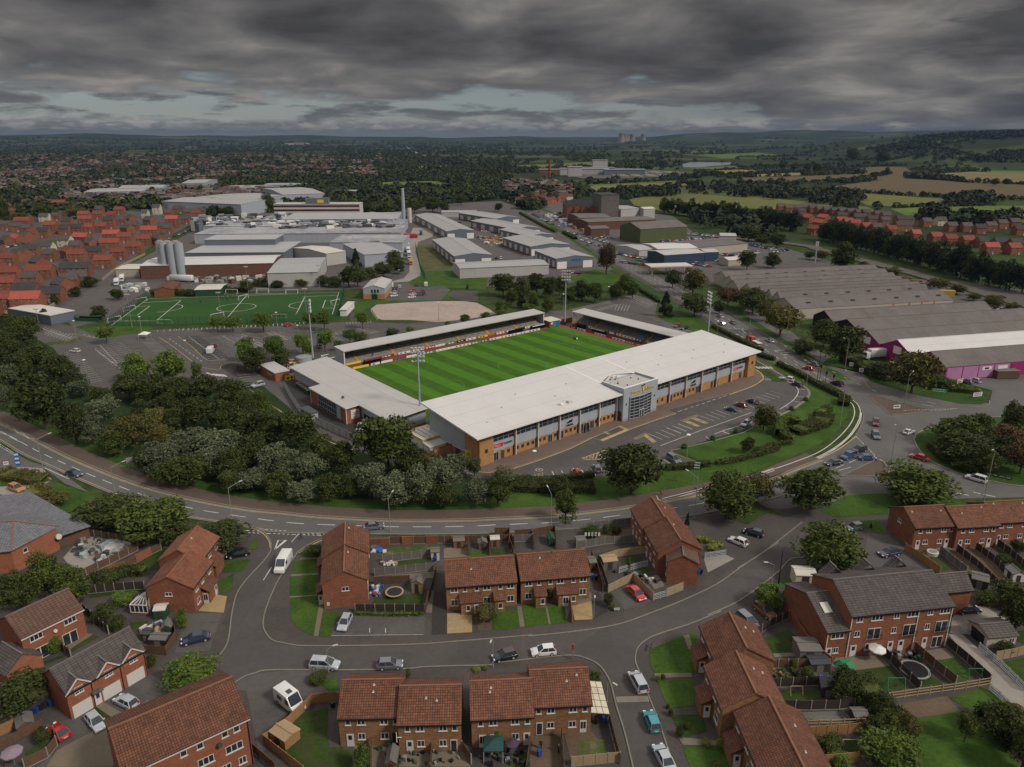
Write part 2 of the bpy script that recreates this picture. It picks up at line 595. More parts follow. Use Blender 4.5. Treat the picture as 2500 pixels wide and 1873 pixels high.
def terrain(x,y):
 """height of the land: flat valley, wooded hill on the right, low ridges at the horizon"""
 r=hypot(x,y)
 h=0.0
 if y>1200 and x>500:
  k=ss(1750,3000,y)*ss(1150,2350,x-(y-3000)*0.12)*(1-ss(4200,5600,y))
  h+=125*k*(0.86+0.14*sin(x*0.004+1.0))
 if r>7000 and y>0:
  a=atan2(x,y)
  top=103-40*ss(-0.5,0.02,a)+100*ss(0.08,0.36,a)
  top+=10*sin(a*23+1)+7*sin(a*51+2)+4*sin(a*97)
  k=ss(7000,12500,r)
  h+=max(0,top)*k*(1-0.5*ss(14000,30000,r))
  h+=16*k*sin(a*37+r*0.001)
 return h
def build_ground():
 m,t,bs=newmat('countryside')
 geo=t.n('ShaderNodeNewGeometry')
 P=geo.outputs['Position']
 warp=t.n('ShaderNodeVectorMath',operation='ADD',i_0=P,i_1=t.n('ShaderNodeVectorMath',operation='SCALE',i_0=t.n('ShaderNodeTexNoise',i_Vector=P,i_Scale=0.003).outputs[1],i_Scale=220).outputs[0])
 sc=t.n('ShaderNodeVectorMath',operation='MULTIPLY',i_0=warp.outputs[0],i_1=(0.0030,0.0022,0.0))
 vo=t.n('ShaderNodeTexVoronoi',i_Vector=sc.outputs[0])
 vo.inputs['Scale'].default_value=1.0
 vo.distance='CHEBYCHEV'
 s3=t.n('ShaderNodeSeparateXYZ',i_0=vo.outputs['Color'])
 c=t.ramp(s3 .outputs[0],[(0.0,(0.045,0.066,0.022)),(0.34,(0.030,0.048,0.018)),(0.55,(0.075,0.090,0.032)),(0.76,(0.120,0.108,0.055)),(0.90,(0.060,0.105,0.030))],'CONSTANT')
 c2=t.ramp(t.noise(P,0.0016,6,0.62),[(0.44,(0,0,0)),(0.52,(1,1,1))])
 wood=t.ramp(t.noise(P,0.03,6,0.7),[(0.35,(0.012,0.020,0.009)),(0.7,(0.032,0.045,0.018))])
 c=t.mix(c2,c,wood)
 near=t.ramp(t.noise(P,0.25,6,0.7),[(0.4,(0.028,0.046,0.014)),(0.6,(0.055,0.080,0.022))])
 ln=t.n('ShaderNodeVectorMath',operation='LENGTH',i_0=P)
 far=t.n('ShaderNodeMapRange',i_0=ln.outputs['Value'],i_1=500.0,i_2=900.0,i_3=0.0,i_4=1.0)
 c=t.mix(far.outputs[0],near,c)
 t.set(bs.inputs['Base Color'],c)
 bs.inputs['Roughness'].default_value=0.95
 bs.inputs['Specular IOR Level'].default_value=0.1
 angs=[]
 a=-180.0
 while a<179.99:
  angs.append(R(a))
  a+=0.4 if-48<=a<48 else 6.0
 rs=[0.0,60,120,200,300,450,600,800,1000,1200,1400]+[1500+90*i for i in range(46)]
 r=rs[-1]
 while r<21500:
  r*=1.045
  rs.append(r)
 na=len(angs)
 v,f=[(0,0,-0.04)],[]
 for r in rs[1:]:
  for a in angs:
   x,y=r*sin(a),r*cos(a)
   v.append((x,y,terrain(x,y)-0.04))
 for i in range(na):
  f.append((0,1+(i+1)%na,1+i))
 for k in range(len(rs)-2):
  b=1+k*na
  for i in range(na):
   j=(i+1)%na
   f.append((b+i,b+j,b+na+j,b+na+i))
 me=bpy.data.meshes.new('ground')
 me.from_pydata(v,[],f)
 me.materials.append(m)
 me.flip_normals()
 me.update()
 for p in me.polygons:
  p.use_smooth=True
 if me.polygons[5000].normal.z<0:
  me.flip_normals()
 o=link('ground',me)
 o['kind']='structure'
build_ground()
# -- stadium frame
SO=g('f',1171.6,1140.1)
SA=R(39.6)
SU=Vector((cos(SA),sin(SA),0))
SV=Vector((-sin(SA),cos(SA),0))
def ST(u,v,z=0.0):
 p=SO+SU*u+SV*v
 return Vector((p.x,p.y,z))
L=lambda k:0.004*k
sheet('estate_ground',gl('f',-300,1010,0,1090,105,1160,180,1215,300,1260,445,1275,560,1290,640,1300,800,1310,900,1311,1200,1305,1400,1290,1560,1250,1700,1225,1850,1240,2000,1235,2150,1225,2300,1235,2700,1300,3000,2300,-700,2300),'footway',L(0))
sheet('car_park',gl('f',60,812,100,782,170,795,232,815,362,806,700,796,853,785,905,787,998,790,1143,778,1216,769,1327,761,1385,757,1486,734,1544,718,1606,736,1600,765,1615,780,1653,796,1700,812,1848.6,881,1910.5,918.7,1959,941.6,1972,956,1974,967.6,1959,982,1925,1003.5,1899,1016.5,1819,1047.5,1638,1102,1721,1134.6,1627,1136,1453,1169,1327,1176,1258,1176,1143,1167,1060,1145,944,1131,861,1098,781,1066,680,1003,560,975,470,950,400,940,262,955,200,935,120,865),'asphalt',L(1))
sheet('undergrowth',gl('f',-300,800,60,812,130,850,200,935,262,953,400,938,470,935,560,925,640,940,700,990,781,1062,861,1095,944,1128,1060,1145,1143,1168,1258,1174,1453,1170,1460,1200,1240,1222,1100,1222,900,1218,700,1200,500,1158,300,1095,100,1015,-300,900),'undergrowth',L(4))
sheet('stadium_lawn',gl('m3',1260,1105,1480,1040,1700,980,1790,930,1933,870)+gl('m4',130,890,270,860,340,830,400,800,470,740,485,690,440,660,330,600,130,500,150,480,330,545,560,690,660,750,745,800,740,870,690,960,560,1060,380,1140,130,1240)+gl('m3',1730,1320,1430,1382,1150,1420,600,1500,0,1530,0,1420,140,1330,700,1290,1180,1200,1440,1195),'lawn',L(6))
sheet('corner_lawn',gl('m3',1110,185,1150,215,1260,270,1370,300,1480,330,1500,290,1400,230,1230,180),'lawn',L(3))
sheet('strip_lawn',gl('m3',440,150,620,105,760,85,640,95,500,120),'verge',L(3))
for nm,pts in(('raised_bed',gl('m1',200,400,360,370,545,345,560,360,470,385,300,400,200,415)),):
 sheet(nm,pts,'rough_grass',L(3))
sheet('verge',gl('m1',640,330,700,350,860,322,990,312,1040,290,1000,262,750,258,640,270,550,290),'lawn',L(3))
sheet('carpark_grass',gl('m1',90,420,220,400,380,380,470,350,540,355,420,380,290,400,120,440),'rough_grass',L(3))
sheet('grass_patch',gl('m2',740,90,1330,75,1340,20,1390,35,1370,90,1200,105,860,120,800,160,840,240,720,240),'lawn',0.02)
sheet('gravel_lot',gl('m2',845,150,880,122,1080,108,1290,98,1480,98,1560,110,1640,150,1690,185,1500,218,1300,240,1110,225,925,225,890,215),'gravel_pink',0.03)
sheet('artificial_pitch',gl('f',268,798,352,724,600,717,842,712,828,779,640,789),'turf_artificial',0.04)
sheet('path',gl('m2',700,225,730,225,725,130,760,95,700,100),'footway',0.03)
sheet('junction_asphalt',gl('m4',200,1285,430,1210,600,1130,750,1050,820,960,850,850,800,770,700,700,560,620,330,470,160,380,-40,260,60,150,300,250,480,400,700,510,900,620,1300,690,1600,760,1700,790,1720,700,1500,640,1250,600,1400,590,1650,570,1950,560,2400,640,2500,1500,1933,1420,1480,1430,1300,1400,950,1400,730,1440,300,1500,60,1480),'road',L(2))
sheet('traffic_island',gl('m4',860,730,905,728,1100,785,1285,830,1230,848,1045,868,1010,850,960,800),'footway_red',L(6))
sheet('traffic_island',gl('m4',700,1280,930,1170,980,1180,1030,1240,1000,1270,850,1280),'footway_red',L(6))
RBP=gl('m4',1190,1030,1215,1085,1290,1165,1420,1230,1520,1268,1700,1310,1950,1345,2300,1300,2400,1150,2300,1000,2000,900,1700,880,1450,905,1290,960,1215,990)
sheet('roundabout_island',RBP,'verge',L(7),4)
sheet('verge',gl('m4',560,520,640,470,740,480,900,640,1200,730,1500,790,1640,795,1700,770,1640,720,1300,690,1000,600,940,590),'verge',L(5))
sheet('verge',gl('m4',560,1520,700,1420,760,1405,950,1395,1300,1430,1500,1430,1600,1460,1500,1475,1150,1480,1020,1500,1020,1535,830,1545,690,1560),'lawn',L(6))
sheet('verge',gl('b4',-60,160,100,60,250,130,330,150,180,130,60,200),'lawn_dark',L(5))
EST=gl('b1',1560,210,1615,290,1630,335,1600,400,1450,570,1400,700,1370,900,1310,1000,1330,1100,1400,1190,1450,1130,1560,1090,1723,1073)+gl('b2',590,1075,950,1068,1100,1055,1490,1045)+gl('b3',150,1018,380,992,500,988,580,1010,650,1050,710,1140,750,1290,800,1450,870,1720,1120,1720,1010,1400,940,1220,890,1090,865,1020,875,950,920,900,1000,860,1200,795,1380,720,1560,620,1723,510)+gl('b4',150,560,250,480,320,410,420,395,440,330,520,230,610,170,500,120,390,185,150,370)+gl('b3',1500,455,1350,560,1150,655,1000,715,760,800,480,845,220,872)+gl('b2',1300,900,970,922,390,930,240,915,160,895,120,850,105,800,115,730,155,620,210,510,290,400,320,360,420,300,490,270,300,225)
sheet('estate_road',EST,'estate_road',L(3))
sheet('parking_court',gl('b1',1390,1185,1450,1125,1560,1092,1723,1075,1950,1080,1990,1230,1720,1345,1560,1600,1500,1300,1480,1200),'asphalt',L(2))
sheet('garage_court',gl('b1',180,1420,420,1370,880,1090,960,1130,1050,1270,670,1540,680,1760,100,1760,340,1560),'asphalt',L(2))
MRU=gl('m1',-260,780,0,912,240,1030,480,1152,860,1307,1230,1415,1640,1495)+gl('m2',260,1523,500,1548,1020,1573,1500,1570)+gl('m3',0,1562,400,1545,590,1525,960,1478,1430,1392,1750,1325,1900,1292)+gl('m4',380,1232,560,1165)
MRL=gl('m1',-260,900,0,1040,150,1130,330,1210,600,1330,950,1470,1220,1548,1600,1606)+gl('m2',160,1650,480,1660,1020,1668,1500,1665,1933,1650)+gl('m3',0,1655,400,1640,750,1612,960,1580,1420,1530,1933,1415)+gl('m4',300,1350,500,1290)
MRUs,MRLs=smooth(MRU),smooth(MRL)
sheet('main_road',MRUs+list(reversed(MRLs)),'road',L(4))
for nm_,o_,w_,mt_ in(('verge',6.3,3.6,'verge'),('footway',2.4,4.2,'footway_red')):
 mb=MB()
 ribbon(mb,offset(MRUs[:108]if nm_=='verge' else MRUs,o_),w_,L(6)if nm_=='verge' else L(9))
 struct(nm_,mb,mt_)
sheet('side_road',gl('m1',-60,1060,60,1100,200,1180,330,1215,480,1300,600,1390,440,1330,300,1225,150,1215,-60,1240),'road',L(3))
sheet('forecourt',gl('m1',-300,1200,150,1212,290,1222,350,1300,100,1480,-300,1600),'concrete',L(2))
sheet('verge',gl('m1',0,1290,140,1235,250,1255,350,1305,230,1340,100,1340,0,1350),'lawn',L(4))
sheet('verge',gl('m1',55,1500,200,1400,380,1320,590,1395,700,1450,480,1560,300,1540),'lawn',L(4))
# -- kerbs and paint
kb,yl,wh=MB(),MB(),MB()
def line(mb,pts,w,z=L(9),h=0.0,k=6):
 ribbon(mb,smooth(pts,k)if k else pts,w,z,0,h)
line(kb,offset(MRUs,0.15),0.30,L(5),0.11,0)
line(kb,offset(MRLs,-0.15),0.30,L(5),0.11,0)
line(yl,offset(MRUs,-0.45),0.16,L(9),0,0)
line(yl,offset(MRUs,-0.85),0.16,L(9),0,0)
line(yl,offset(MRLs[:int(len(MRLs)*0.40)],0.5),0.16,L(9),0,0)
mid=[(a+b)/2 for a,b in zip(resample(MRUs,4),[min(resample(MRLs,1.0),key=lambda q:(q-p).length)for p in resample(MRUs,4)])]
dashes(wh,mid,4.0,3.0,0.22,L(9))
line(kb,gl('b1',1310,1000,1370,900,1400,700,1450,570,1600,400,1630,335,1615,280,1560,228,1450,198),0.22,L(5),0.11)
line(yl,gl('b1',1625,340,1612,290,1560,240,1450,208),0.22)
for fr_,pts in(('b2',(490,278,420,300,320,360,290,400,210,510,155,620,115,730,105,800,120,850,160,895,240,915,390,930,970,922,1300,900,1723,865)),('b3',(220,872,480,845,760,800,1000,715,1150,655,1350,560,1500,455,1723,310)),('b4',(0,465,150,370,390,185)),('b4',(-180,745,0,665,150,560,250,480,320,410,400,398)),('b3',(1380,720,1200,795,1000,860,920,900,875,950,865,1020,890,1090,940,1220,1010,1400,1110,1700)),('b3',(860,1700,800,1450,750,1290,710,1140,650,1050,580,1010,500,988,380,992,150,1018,0,1035)),('b2',(1490,1045,1100,1055,950,1068,590,1075,150,1075,60,1092,-20,1120,-130,1195))):
 line(kb,gl(fr_,*pts),0.22,L(5),0.11)
line(yl,gl('b2',470,290,400,320,320,370),0.25)
for fr_,a in(('b1',(1585,228,1723,238)),('b1',(1590,240,1723,250)),('b2',(0,236,480,258)),('b2',(0,248,460,266)),('m1',(0,1062,130,1145)),('m1',(0,1075,120,1152)),('m4',(800,1010,930,1140)),('m4',(1120,835,1500,822)),('m4',(1300,838,1480,824)),('m4',(960,1165,1090,1240))):
 dashes(wh,gl(fr_,*a),0.6,0.5,0.22,L(9))
for fr_,a,w in(('b1',(1655,348,1722,295),0.25),('b2',(175,350,195,295,238,293,175,350),0.3),('b2',(275,305,318,255),0.15),('b2',(105,535,155,455),0.15),('b1',(1582,535,1630,460),0.15),('m1',(240,1030,190,1020,150,985,120,985,80,945,40,938),0.18),('m1',(150,1052,130,1045,80,1020,60,1005,20,990,0,985),0.18),('m1',(450,1275,470,1300,300,1222),0.2)):
 ribbon(wh,gl(fr_,*a),w,L(9))
for d in((1430,1352,1700,1290,1900,1225),(1430,1365,1700,1305,1910,1240),(1150,1430,1420,1362),(1110,1410,1160,1440,1420,1375)):
 line(wh,gl('m3',*d),0.2)
for d in((150,1262,380,1185,560,1110,680,1020,760,930,790,860,780,800,745,768),(215,1275,400,1205,600,1120,740,1020,810,920,830,850,815,800,780,765),(230,1283,420,1210,620,1118,750,1020,822,920,838,850)):
 line(wh,gl('m4',*d),0.28)
line(yl,gl('m4',215,1290,400,1222,600,1140,700,1085,800,1010),0.3)
line(kb,gl('m4',800,1010,850,900,838,830,790,765,700,700,560,622,330,470,200,400,30,310)+gl('m3',1500,265,1420,205,1300,110,1180,55),0.22,L(5),0.11)
line(kb,[p.copy()for p in RBP]+[RBP[0].copy()],0.4,L(8),0.12)
for pts in(gl('m4',860,730,905,728,1100,785,1285,830,1230,848,1045,868,1010,850,960,800,860,730),gl('m4',700,1280,930,1170,980,1180,1030,1240,1000,1270,850,1280,700,1280)):
 line(kb,pts,0.25,L(6),0.12,0)
line(kb,gl('m4',1700,770,1690,800,1600,812,1300,790,1100,750,900,690,840,630,620,550,480,480,330,400,130,300,0,240),0.3,L(6),0.1)
for a in((700,1165,630,1190),(745,1145,660,1205),(820,1160,752,1188),(718,1202,660,1225),(765,1218,684,1240),(1210,812,1290,830),(1275,775,1340,790),(1240,795,1320,808)):
 line(wh,gl('m4',*a),0.2,k=0)
for a,da in(((250,430,420,520,540,590,640,640,740,690),(3,4)),((180,340,320,400,480,490,640,570,800,650,1000,730,1180,760),(2,5)),((70,360,0,320),(2,2))):
 dashes(wh,smooth(gl('m4',*a)),da[0],da[1],0.2,L(9))
for i in range(5):
 ribbon(wh,gl('m4',125+i*22,540,150+i*22,553),0.8,L(9))
for a in((255,430,320,428),(270,440,350,445),(10,300,30,312),(30,290,60,320),(0,285,60,290),(290,455,340,458)):
 ribbon(wh,gl('m4',*a),0.5,L(9))
for a in((1480,1392,1560,1408),(1590,1385,1640,1398),(1660,1400,1740,1418)):
 ribbon(wh,gl('m4',*a),0.3,L(9))
ROADN=gl('f',1985,930,1880,862,1800,805,1740,765,1680,730,1610,690,1540,652,1490,620,1440,590,1395,562,1350,535,1310,515,1270,498,1235,485,1205,475)
RN=smooth(ROADN)
mb=MB()
ribbon(mb,RN,12.5,0.014)
struct('road',mb,'road')
mb=MB()
ribbon(mb,offset(RN,8.3),3.0,0.03)
ribbon(mb,offset(RN,-8.3),3.0,0.03)
struct('footway',mb,'footway')
mb=MB()
ribbon(mb,offset(RN,-12),4.0,0.02)
ribbon(mb,offset(RN,12),4.0,0.02)
struct('verge',mb,'verge')
for d,da in((0,(4,5)),(3.1,(2,7)),(-3.1,(2,7))):
 dashes(wh,offset(RN,d),da[0],da[1],0.25,0.03)
PAVE=gl('s5',700,1165,1000,1185,1110,1180,1400,1135,1740,1030,2209,860)+gl('s6',300,1270,530,1155,640,1100,950,980,1060,1040,1400,920,1780,790,1650,745)+gl('s7',0,1280,500,1150,870,1060,1200,940,1340,850,1352,800,1310,725,1250,688)+[ST(120,8),ST(2,8)]
sheet('paving',PAVE,'paving',L(5))
edge1=gl('s5',700,1165,1000,1187,1110,1185,1400,1138,1740,1033,2209,863)+gl('s6',300,1273,530,1158)
line(yl,edge1,0.32)
line(kb,offset(smooth(edge1),0.5),0.25,L(6),0.08,0)
line(yl,gl('s6',1060,1045,1400,925,1785,795),0.32)
line(kb,gl('s6',1060,1030,1400,912,1760,785,1650,745),0.2,L(6),0.08,0)
line(yl,gl('s7',870,1065,1200,945,1345,855,1370,810,1330,740,1255,690),0.45)
line(kb,gl('s6',1650,742,2209,590)+gl('s7',500,1140,870,1052),0.2,L(6),0.06,0)
dashes(wh,gl('s6',1810,770,2209,640)+gl('s7',550,1170,840,1075),1.6,1.2,0.22,L(9))
line(yl,gl('s7',1275,560,1450,660,1670,790),0.3)
line(kb,gl('s7',1285,562,1460,658,1680,788),0.2,L(6),0.1,0)
line(kb,gl('s7',1960,930,2030,985,2060,1050,2030,1120,1950,1190,1800,1290,1600,1385),0.9,L(6),0.1)
line(kb,gl('m3',1933,880,1800,930,1700,985,1500,1040,1210,1108,1230,1130,1430,1198),0.3,L(6),0.1,0)
line(wh,gl('s7',1610,812,1670,800,1610,812,1780,890,1870,960,1895,1010,1880,1070,1820,1150,1740,1210,1620,1285),0.25)
for a in((1900,990,1995,992),(1880,1095,1985,1105),(1830,1165,1935,1188),(1700,1245,1780,1262),(1580,1330,1640,1350),(760,1620,860,1657),(975,1545,1080,1580)):
 ribbon(wh,gl('s7',*a),0.18,L(9))
ribbon(wh,gl('s7',640,1657,760,1610,1030,1525),0.2,L(9))
n=0
for(x,y)in((1480,1012),(1405,1040),(1335,1067),(1262,1093),(1185,1122),(1105,1155),(1020,1185),(940,1220),(840,1250),(750,1280),(660,1302),(588,1328),(505,1357),(420,1385),(95,1505),(10,1535),(-80,1565)):
 ribbon(yl if n==0 else wh,gl('s7',x,y,x+215,y+75 if n>3 else y+68),0.14,L(9))
 n+=1
for(x,y)in((1815,950),(1725,980),(1645,1010),(1555,1042),(1475,1075),(1370,1100)):
 ribbon(wh,gl('s6',x,y,x+210,y+88),0.14,L(9))
ribbon(wh,gl('s6',1550,1280,2209,1030)+gl('s7',620,1540,1190,1335),0.18,L(9))
def hatch(fr,quad,n,w=0.18):
 """yellow cross-hatched box"""
 a,b,c,d=gl(fr,*quad)
 w*=0.62
 ribbon(yl,[a,b,c,d,a],w,L(9))
 for i in range(n):
  t0,t1=i/n,(i+1)/n
  p0,p1,q0,q1=a.lerp(b,t0),a.lerp(b,t1),d.lerp(c,t0),d.lerp(c,t1)
  ribbon(yl,[p0,q1],w*0.8,L(9))
  ribbon(yl,[q0,p1],w*0.8,L(9))
hatch('s6',(640,1195,690,1210,1090,1040,1040,1028),14)
hatch('s6',(690,1075,715,1068,800,1100,775,1115),4)
hatch('s6',(905,990,950,980,1060,1035,1020,1045),5)
ribbon(wh,gl('s6',525,1160,710,1085,950,980),0.15,L(9))
ribbon(yl,gl('s6',540,1162,680,1208),0.15,L(9))
hatch('s7',(125,1455,375,1368,415,1382,175,1470),8)
hatch('s7',(175,1470,225,1452,430,1535,385,1552),7)
hatch('s7',(290,1425,345,1405,550,1490,505,1508),7)
hatch('s6',(1140,1170,1330,1085,1375,1105,1180,1190),6)
hatch('s6',(1290,1120,1330,1105,1490,1220,1440,1240),6)
tri=gl('m3',610,1158,770,1102,805,1118,810,1150,720,1165,640,1166)
ribbon(yl,tri+[tri[0]],0.3,L(9))
for i in range(1,6):
 a,b=tri[0].lerp(tri[2],i/6),tri[0].lerp(tri[3],i/6)
 ribbon(yl,[a,b],0.2,L(9))
 ribbon(yl,[tri[0].lerp(tri[1],i/6),tri[0].lerp(tri[4],min(1,i/6+0.15))],0.2,L(9))
hatch('m3',(175,1300,345,1255,362,1300,200,1320),6,0.2)
for a in((408,1245,425,1280),(540,1235,560,1270),(605,1235,640,1285),(665,1225,705,1275),(1160,1165,1235,1210),(470,1240,480,1255),(1445,1012,1480,1040),(1560,975,1600,995)):
 ribbon(wh,gl('m3',*a),0.2,L(9))
def ring(mb,c,r,w,z,n=36,a0=0.0,a1=2*pi,m=0):
 pts=[Vector((c.x+r*cos(a0+(a1-a0)*i/n),c.y+r*sin(a0+(a1-a0)*i/n),0))for i in range(n+1)]
 ribbon(mb,pts,w,z,m)
for fr_,x,y in(('s5',790,1208),('s5',1820,1150),('s7',1438,838)):
 ring(wh,g(fr_,x,y),0.9,0.15,L(9),16)
 ribbon(wh,[g(fr_,x-15,y),g(fr_,x+15,y)],0.3,L(9))
BAYS=[('m1',(265,300),(330,365),(375,318),None,8),]
def bayrow(fr,a,b,c,n,spine=True,w=0.13,mbx=None):
 """n bays between a and b; c is the far end of the first bay line"""
 mbx=mbx or wh
 A,B,Cc=g(fr,*a),g(fr,*b),g(fr,*c)
 d=Cc-A
 for i in range(n+1):
  p=A.lerp(B,i/n)
  ribbon(mbx,[p,p+d],w,0.035)
 if spine:
  ribbon(mbx,[A+d*0.5,B+d*0.5],w,0.036)
bayrow('m1',(315,270),(510,335),(262,300),10)
bayrow('m1',(355,290),(490,333),(300,325),7,False)
bayrow('m1',(520,430),(690,632),(430,448),17,False)
bayrow('m1',(810,372),(960,470),(722,387),10,False)
bayrow('m1',(722,387),(850,515),(625,403),12)
bayrow('m1',(700,470),(820,560),(640,420),2,False)
bayrow('m1',(1030,350),(1150,450),(930,350),11,False)
bayrow('m1',(1330,330),(1540,480),(1215,345),15)
bayrow('m1',(1560,325),(1700,400),(1440,340),9)
bayrow('m1',(1700,315),(1850,390),(1560,325),8)
bayrow('m1',(1900,300),(2000,350),(1780,312),6)
bayrow('m1',(1600,600),(1660,675),(1680,590),5,False)
bayrow('m1',(1140,300),(1933,262),(1148,285),26,False)
bayrow('m1',(1060,305),(1400,290),(1064,292),8,False)
bayrow('m2',(200,300),(300,350),(90,320),8)
bayrow('m2',(20,330),(180,400),(-90,350),8)
bayrow('m2',(480,290),(560,330),(400,300),5)
bayrow('m2',(640,300),(660,310),(560,320),2)
bayrow('m2',(680,240),(840,232),(684,252),8,False)
bayrow('m2',(0,275),(420,250),(6,262),14,False)
bayrow('m2',(790,275),(910,305),(700,290),7)
bayrow('m2',(640,350),(760,420),(560,330),4,False)
bayrow('m3',(545,150),(790,95),(560,165),18,False)
bayrow('m3',(660,160),(800,120),(760,160),7)
bayrow('m3',(850,120),(930,125),(830,160),4)
bayrow('m3',(950,50),(1115,110),(880,80),11)
bayrow('m3',(1060,200),(1230,300),(1145,205),10,False)
bayrow('m3',(1240,290),(1330,330),(1330,290),5,False)
for i in range(9):
 hatch('m2',(830+i*55,350-i*8,870+i*55,342-i*8,890+i*55,350-i*8,850+i*55,358-i*8),2,0.2)
for a in((455,315,520,325,660,345),(1070,340,1160,400,1290,500,1340,540),(1340,540,1470,560,1500,525,1600,505),(1200,335,1300,410,1400,495,1540,490)):
 line(yl,gl('m1',*a),0.2)
for a in((1140,350,1240,420,1370,510),(560,320,640,345)):
 dashes(wh,smooth(gl('m1',*a)),2.5,2,0.2,L(9))
for i in range(5):
 ribbon(wh,gl('m1',1415+i*22,585+i*2,1440+i*22,600+i*2)if i else gl('m1',1390,580,1440,597),0.7,L(9))
line(yl,gl('m1',1680,690,1780,760,1870,830)+gl('m2',20,690,120,760,220,830)+gl('m2',480,1000,600,1060,740,1105),0.3)
line(yl,gl('m2',890,225,850,170,845,150),0.25)
sheet('hard_standing',gl('m1',1210,345,1330,325,1545,480,1410,497),'asphalt_dark',L(2))
sheet('hard_standing',gl('m1',1480,545,1560,510,1800,560,1720,600,1600,610),'asphalt_dark',L(2))
sheet('service_yard',gl('s4',-60,250,100,150,360,330,900,830,1200,800,1200,1050,440,740,230,640),'asphalt_dark',L(2))
struct('road_marking',wh,'white_paint')
struct('road_marking',yl,'yellow_paint')
struct('kerb',kb,'kerb')
# -- building materials
bricky('orange_brick',(0.50,0.25,0.085),(0.36,0.165,0.055),(0.33,0.22,0.12),0.45,0.15,0.02,patch=0.2)
bricky('red_brick',(0.275,0.092,0.043),(0.180,0.058,0.031),(0.20,0.12,0.085),0.45,0.15,0.02,patch=0.25,rnd=0.25)
bricky('bright_brick',(0.34,0.115,0.055),(0.26,0.08,0.04),(0.24,0.13,0.085),0.45,0.15,0.02,patch=0.2,rnd=0.3)
bricky('buff_brick',(0.300,0.155,0.068),(0.200,0.092,0.040),(0.22,0.14,0.085),0.45,0.15,0.02,patch=0.28,rnd=0.2)
bricky('brown_brick',(0.155,0.075,0.05),(0.11,0.05,0.035),(0.13,0.085,0.06),0.45,0.15,0.02,patch=0.2,rnd=0.2)
ribbed('white_sheet',(0.575,0.56,0.545),0.95,0.06,0.45,'u',0.07,6.5)
ribbed('pale_sheet',(0.43,0.42,0.405),1.2,0.04,0.5,'u',0.10,9)
ribbed('grey_sheet',(0.36,0.36,0.36),0.9,0.05,0.5,'u',0.10,8,rnd=0.15)
ribbed('grey_cladding',(0.36,0.385,0.43),4.0,0.02,0.45,'u',0.05,30)
ribbed('slate_cladding',(0.135,0.155,0.185),1.0,0.05,0.5,'u',0.06,30)
ribbed('cream_cladding',(0.42,0.38,0.31),1.0,0.04,0.6,'u',0.08,30)
plain('terrace',(0.27,0.235,0.20),0.9,0.15,1.5)
plain('terrace_grey',(0.185,0.175,0.18),0.9,0.15,1.5)
plain('steel',(0.34,0.37,0.40),0.45,0.06,1)
plain('steel_dark',(0.055,0.06,0.065),0.5,0.06,1)
plain('lamp_grey',(0.25,0.255,0.235),0.6,0.1,1)
plain('white',(0.74,0.72,0.69),0.5,0.07,2)
plain('off_white',(0.55,0.52,0.47),0.6,0.1,1)
plain('black',(0.012,0.012,0.014),0.5,0.1,2)
plain('yellow',(0.72,0.56,0.04),0.5,0.08,2)
plain('ochre',(0.40,0.26,0.06),0.8,0.15,2)
plain('red',(0.55,0.025,0.02),0.5,0.08,2)
plain('maroon',(0.30,0.03,0.05),0.6,0.1,2)
plain('blue',(0.03,0.13,0.42),0.5,0.1,2)
plain('green',(0.03,0.30,0.10),0.5,0.1,2)
plain('orange',(0.62,0.20,0.02),0.5,0.1,2)
plain('dark_green',(0.02,0.075,0.035),0.6,0.1,2)
plain('track_red',(0.20,0.075,0.05),0.9,0.2,2)
def glassmat(name,col,rough=0.08,var=0.6):
 m,t,bs=newmat(name)
 geo=t.n('ShaderNodeNewGeometry')
 v=t.noise(geo.outputs['Position'],0.8,2,0.5)
 c=t.mix(v,[x*(1-var)for x in col],[x*(1+var)for x in col])
 t.set(bs.inputs['Base Color'],c)
 bs.inputs['Roughness'].default_value=rough
 bs.inputs['Specular IOR Level'].default_value=0.7
glassmat('glass',(0.022,0.028,0.038))
glassmat('glass_curtain',(0.06,0.06,0.06),0.2,0.9)
def text(s,name,size,mat,parent,loc,rot=(pi/2,0,0),ext=0.03,sx=1.0,align='LEFT'):
 cu=bpy.data.curves.new(name,'FONT')
 cu.body=s
 cu.size=size
 cu.extrude=ext
 cu.align_x=align
 cu.materials.append(MATS[mat])
 o=bpy.data.objects.new(name,cu)
 C.objects.link(o)
 me=bpy.data.meshes.new_from_object(o.evaluated_get(bpy.context.evaluated_depsgraph_get()))
 bpy.data.objects.remove(o)
 me.materials.clear()
 me.materials.append(MATS[mat])
 uvmap(me)if not me.uv_layers else None
 o=bpy.data.objects.new(name,me)
 C.objects.link(o)
 o.location=loc
 o.rotation_euler=rot
 o.scale=(sx,1,1)
 if parent is not None:
  o.parent=parent
 return o
P0,P1,Q0,Q1=14.6,116.2,24.0,95.4
NS=20
for i in range(NS):
 u0,u1=P0+(P1-P0)*i/NS,P0+(P1-P0)*(i+1)/NS
 if i==0:
  u0-=6
 if i==NS-1:
  u1+=0.0
 mb=MB()
 mb.face([ST(u0,Q0,L(9)),ST(u1,Q0,L(9)),ST(u1,Q1,L(9)),ST(u0,Q1,L(9))])
 o=struct('pitch',mb,'pitch_dark' if i%2==0 else 'pitch_light')
plain('turf_line',(0.13,0.26,0.045),0.9,0.2,2)
ln_=MB()
def sl(a,b,w=0.12,z=L(12)):
 ribbon(ln_,[ST(*a),ST(*b)],w,z)
pu0,pu1,pv0,pv1=16.5,114.5,27.0,93.0
pm=(pu0+pu1)/2
vm=(pv0+pv1)/2
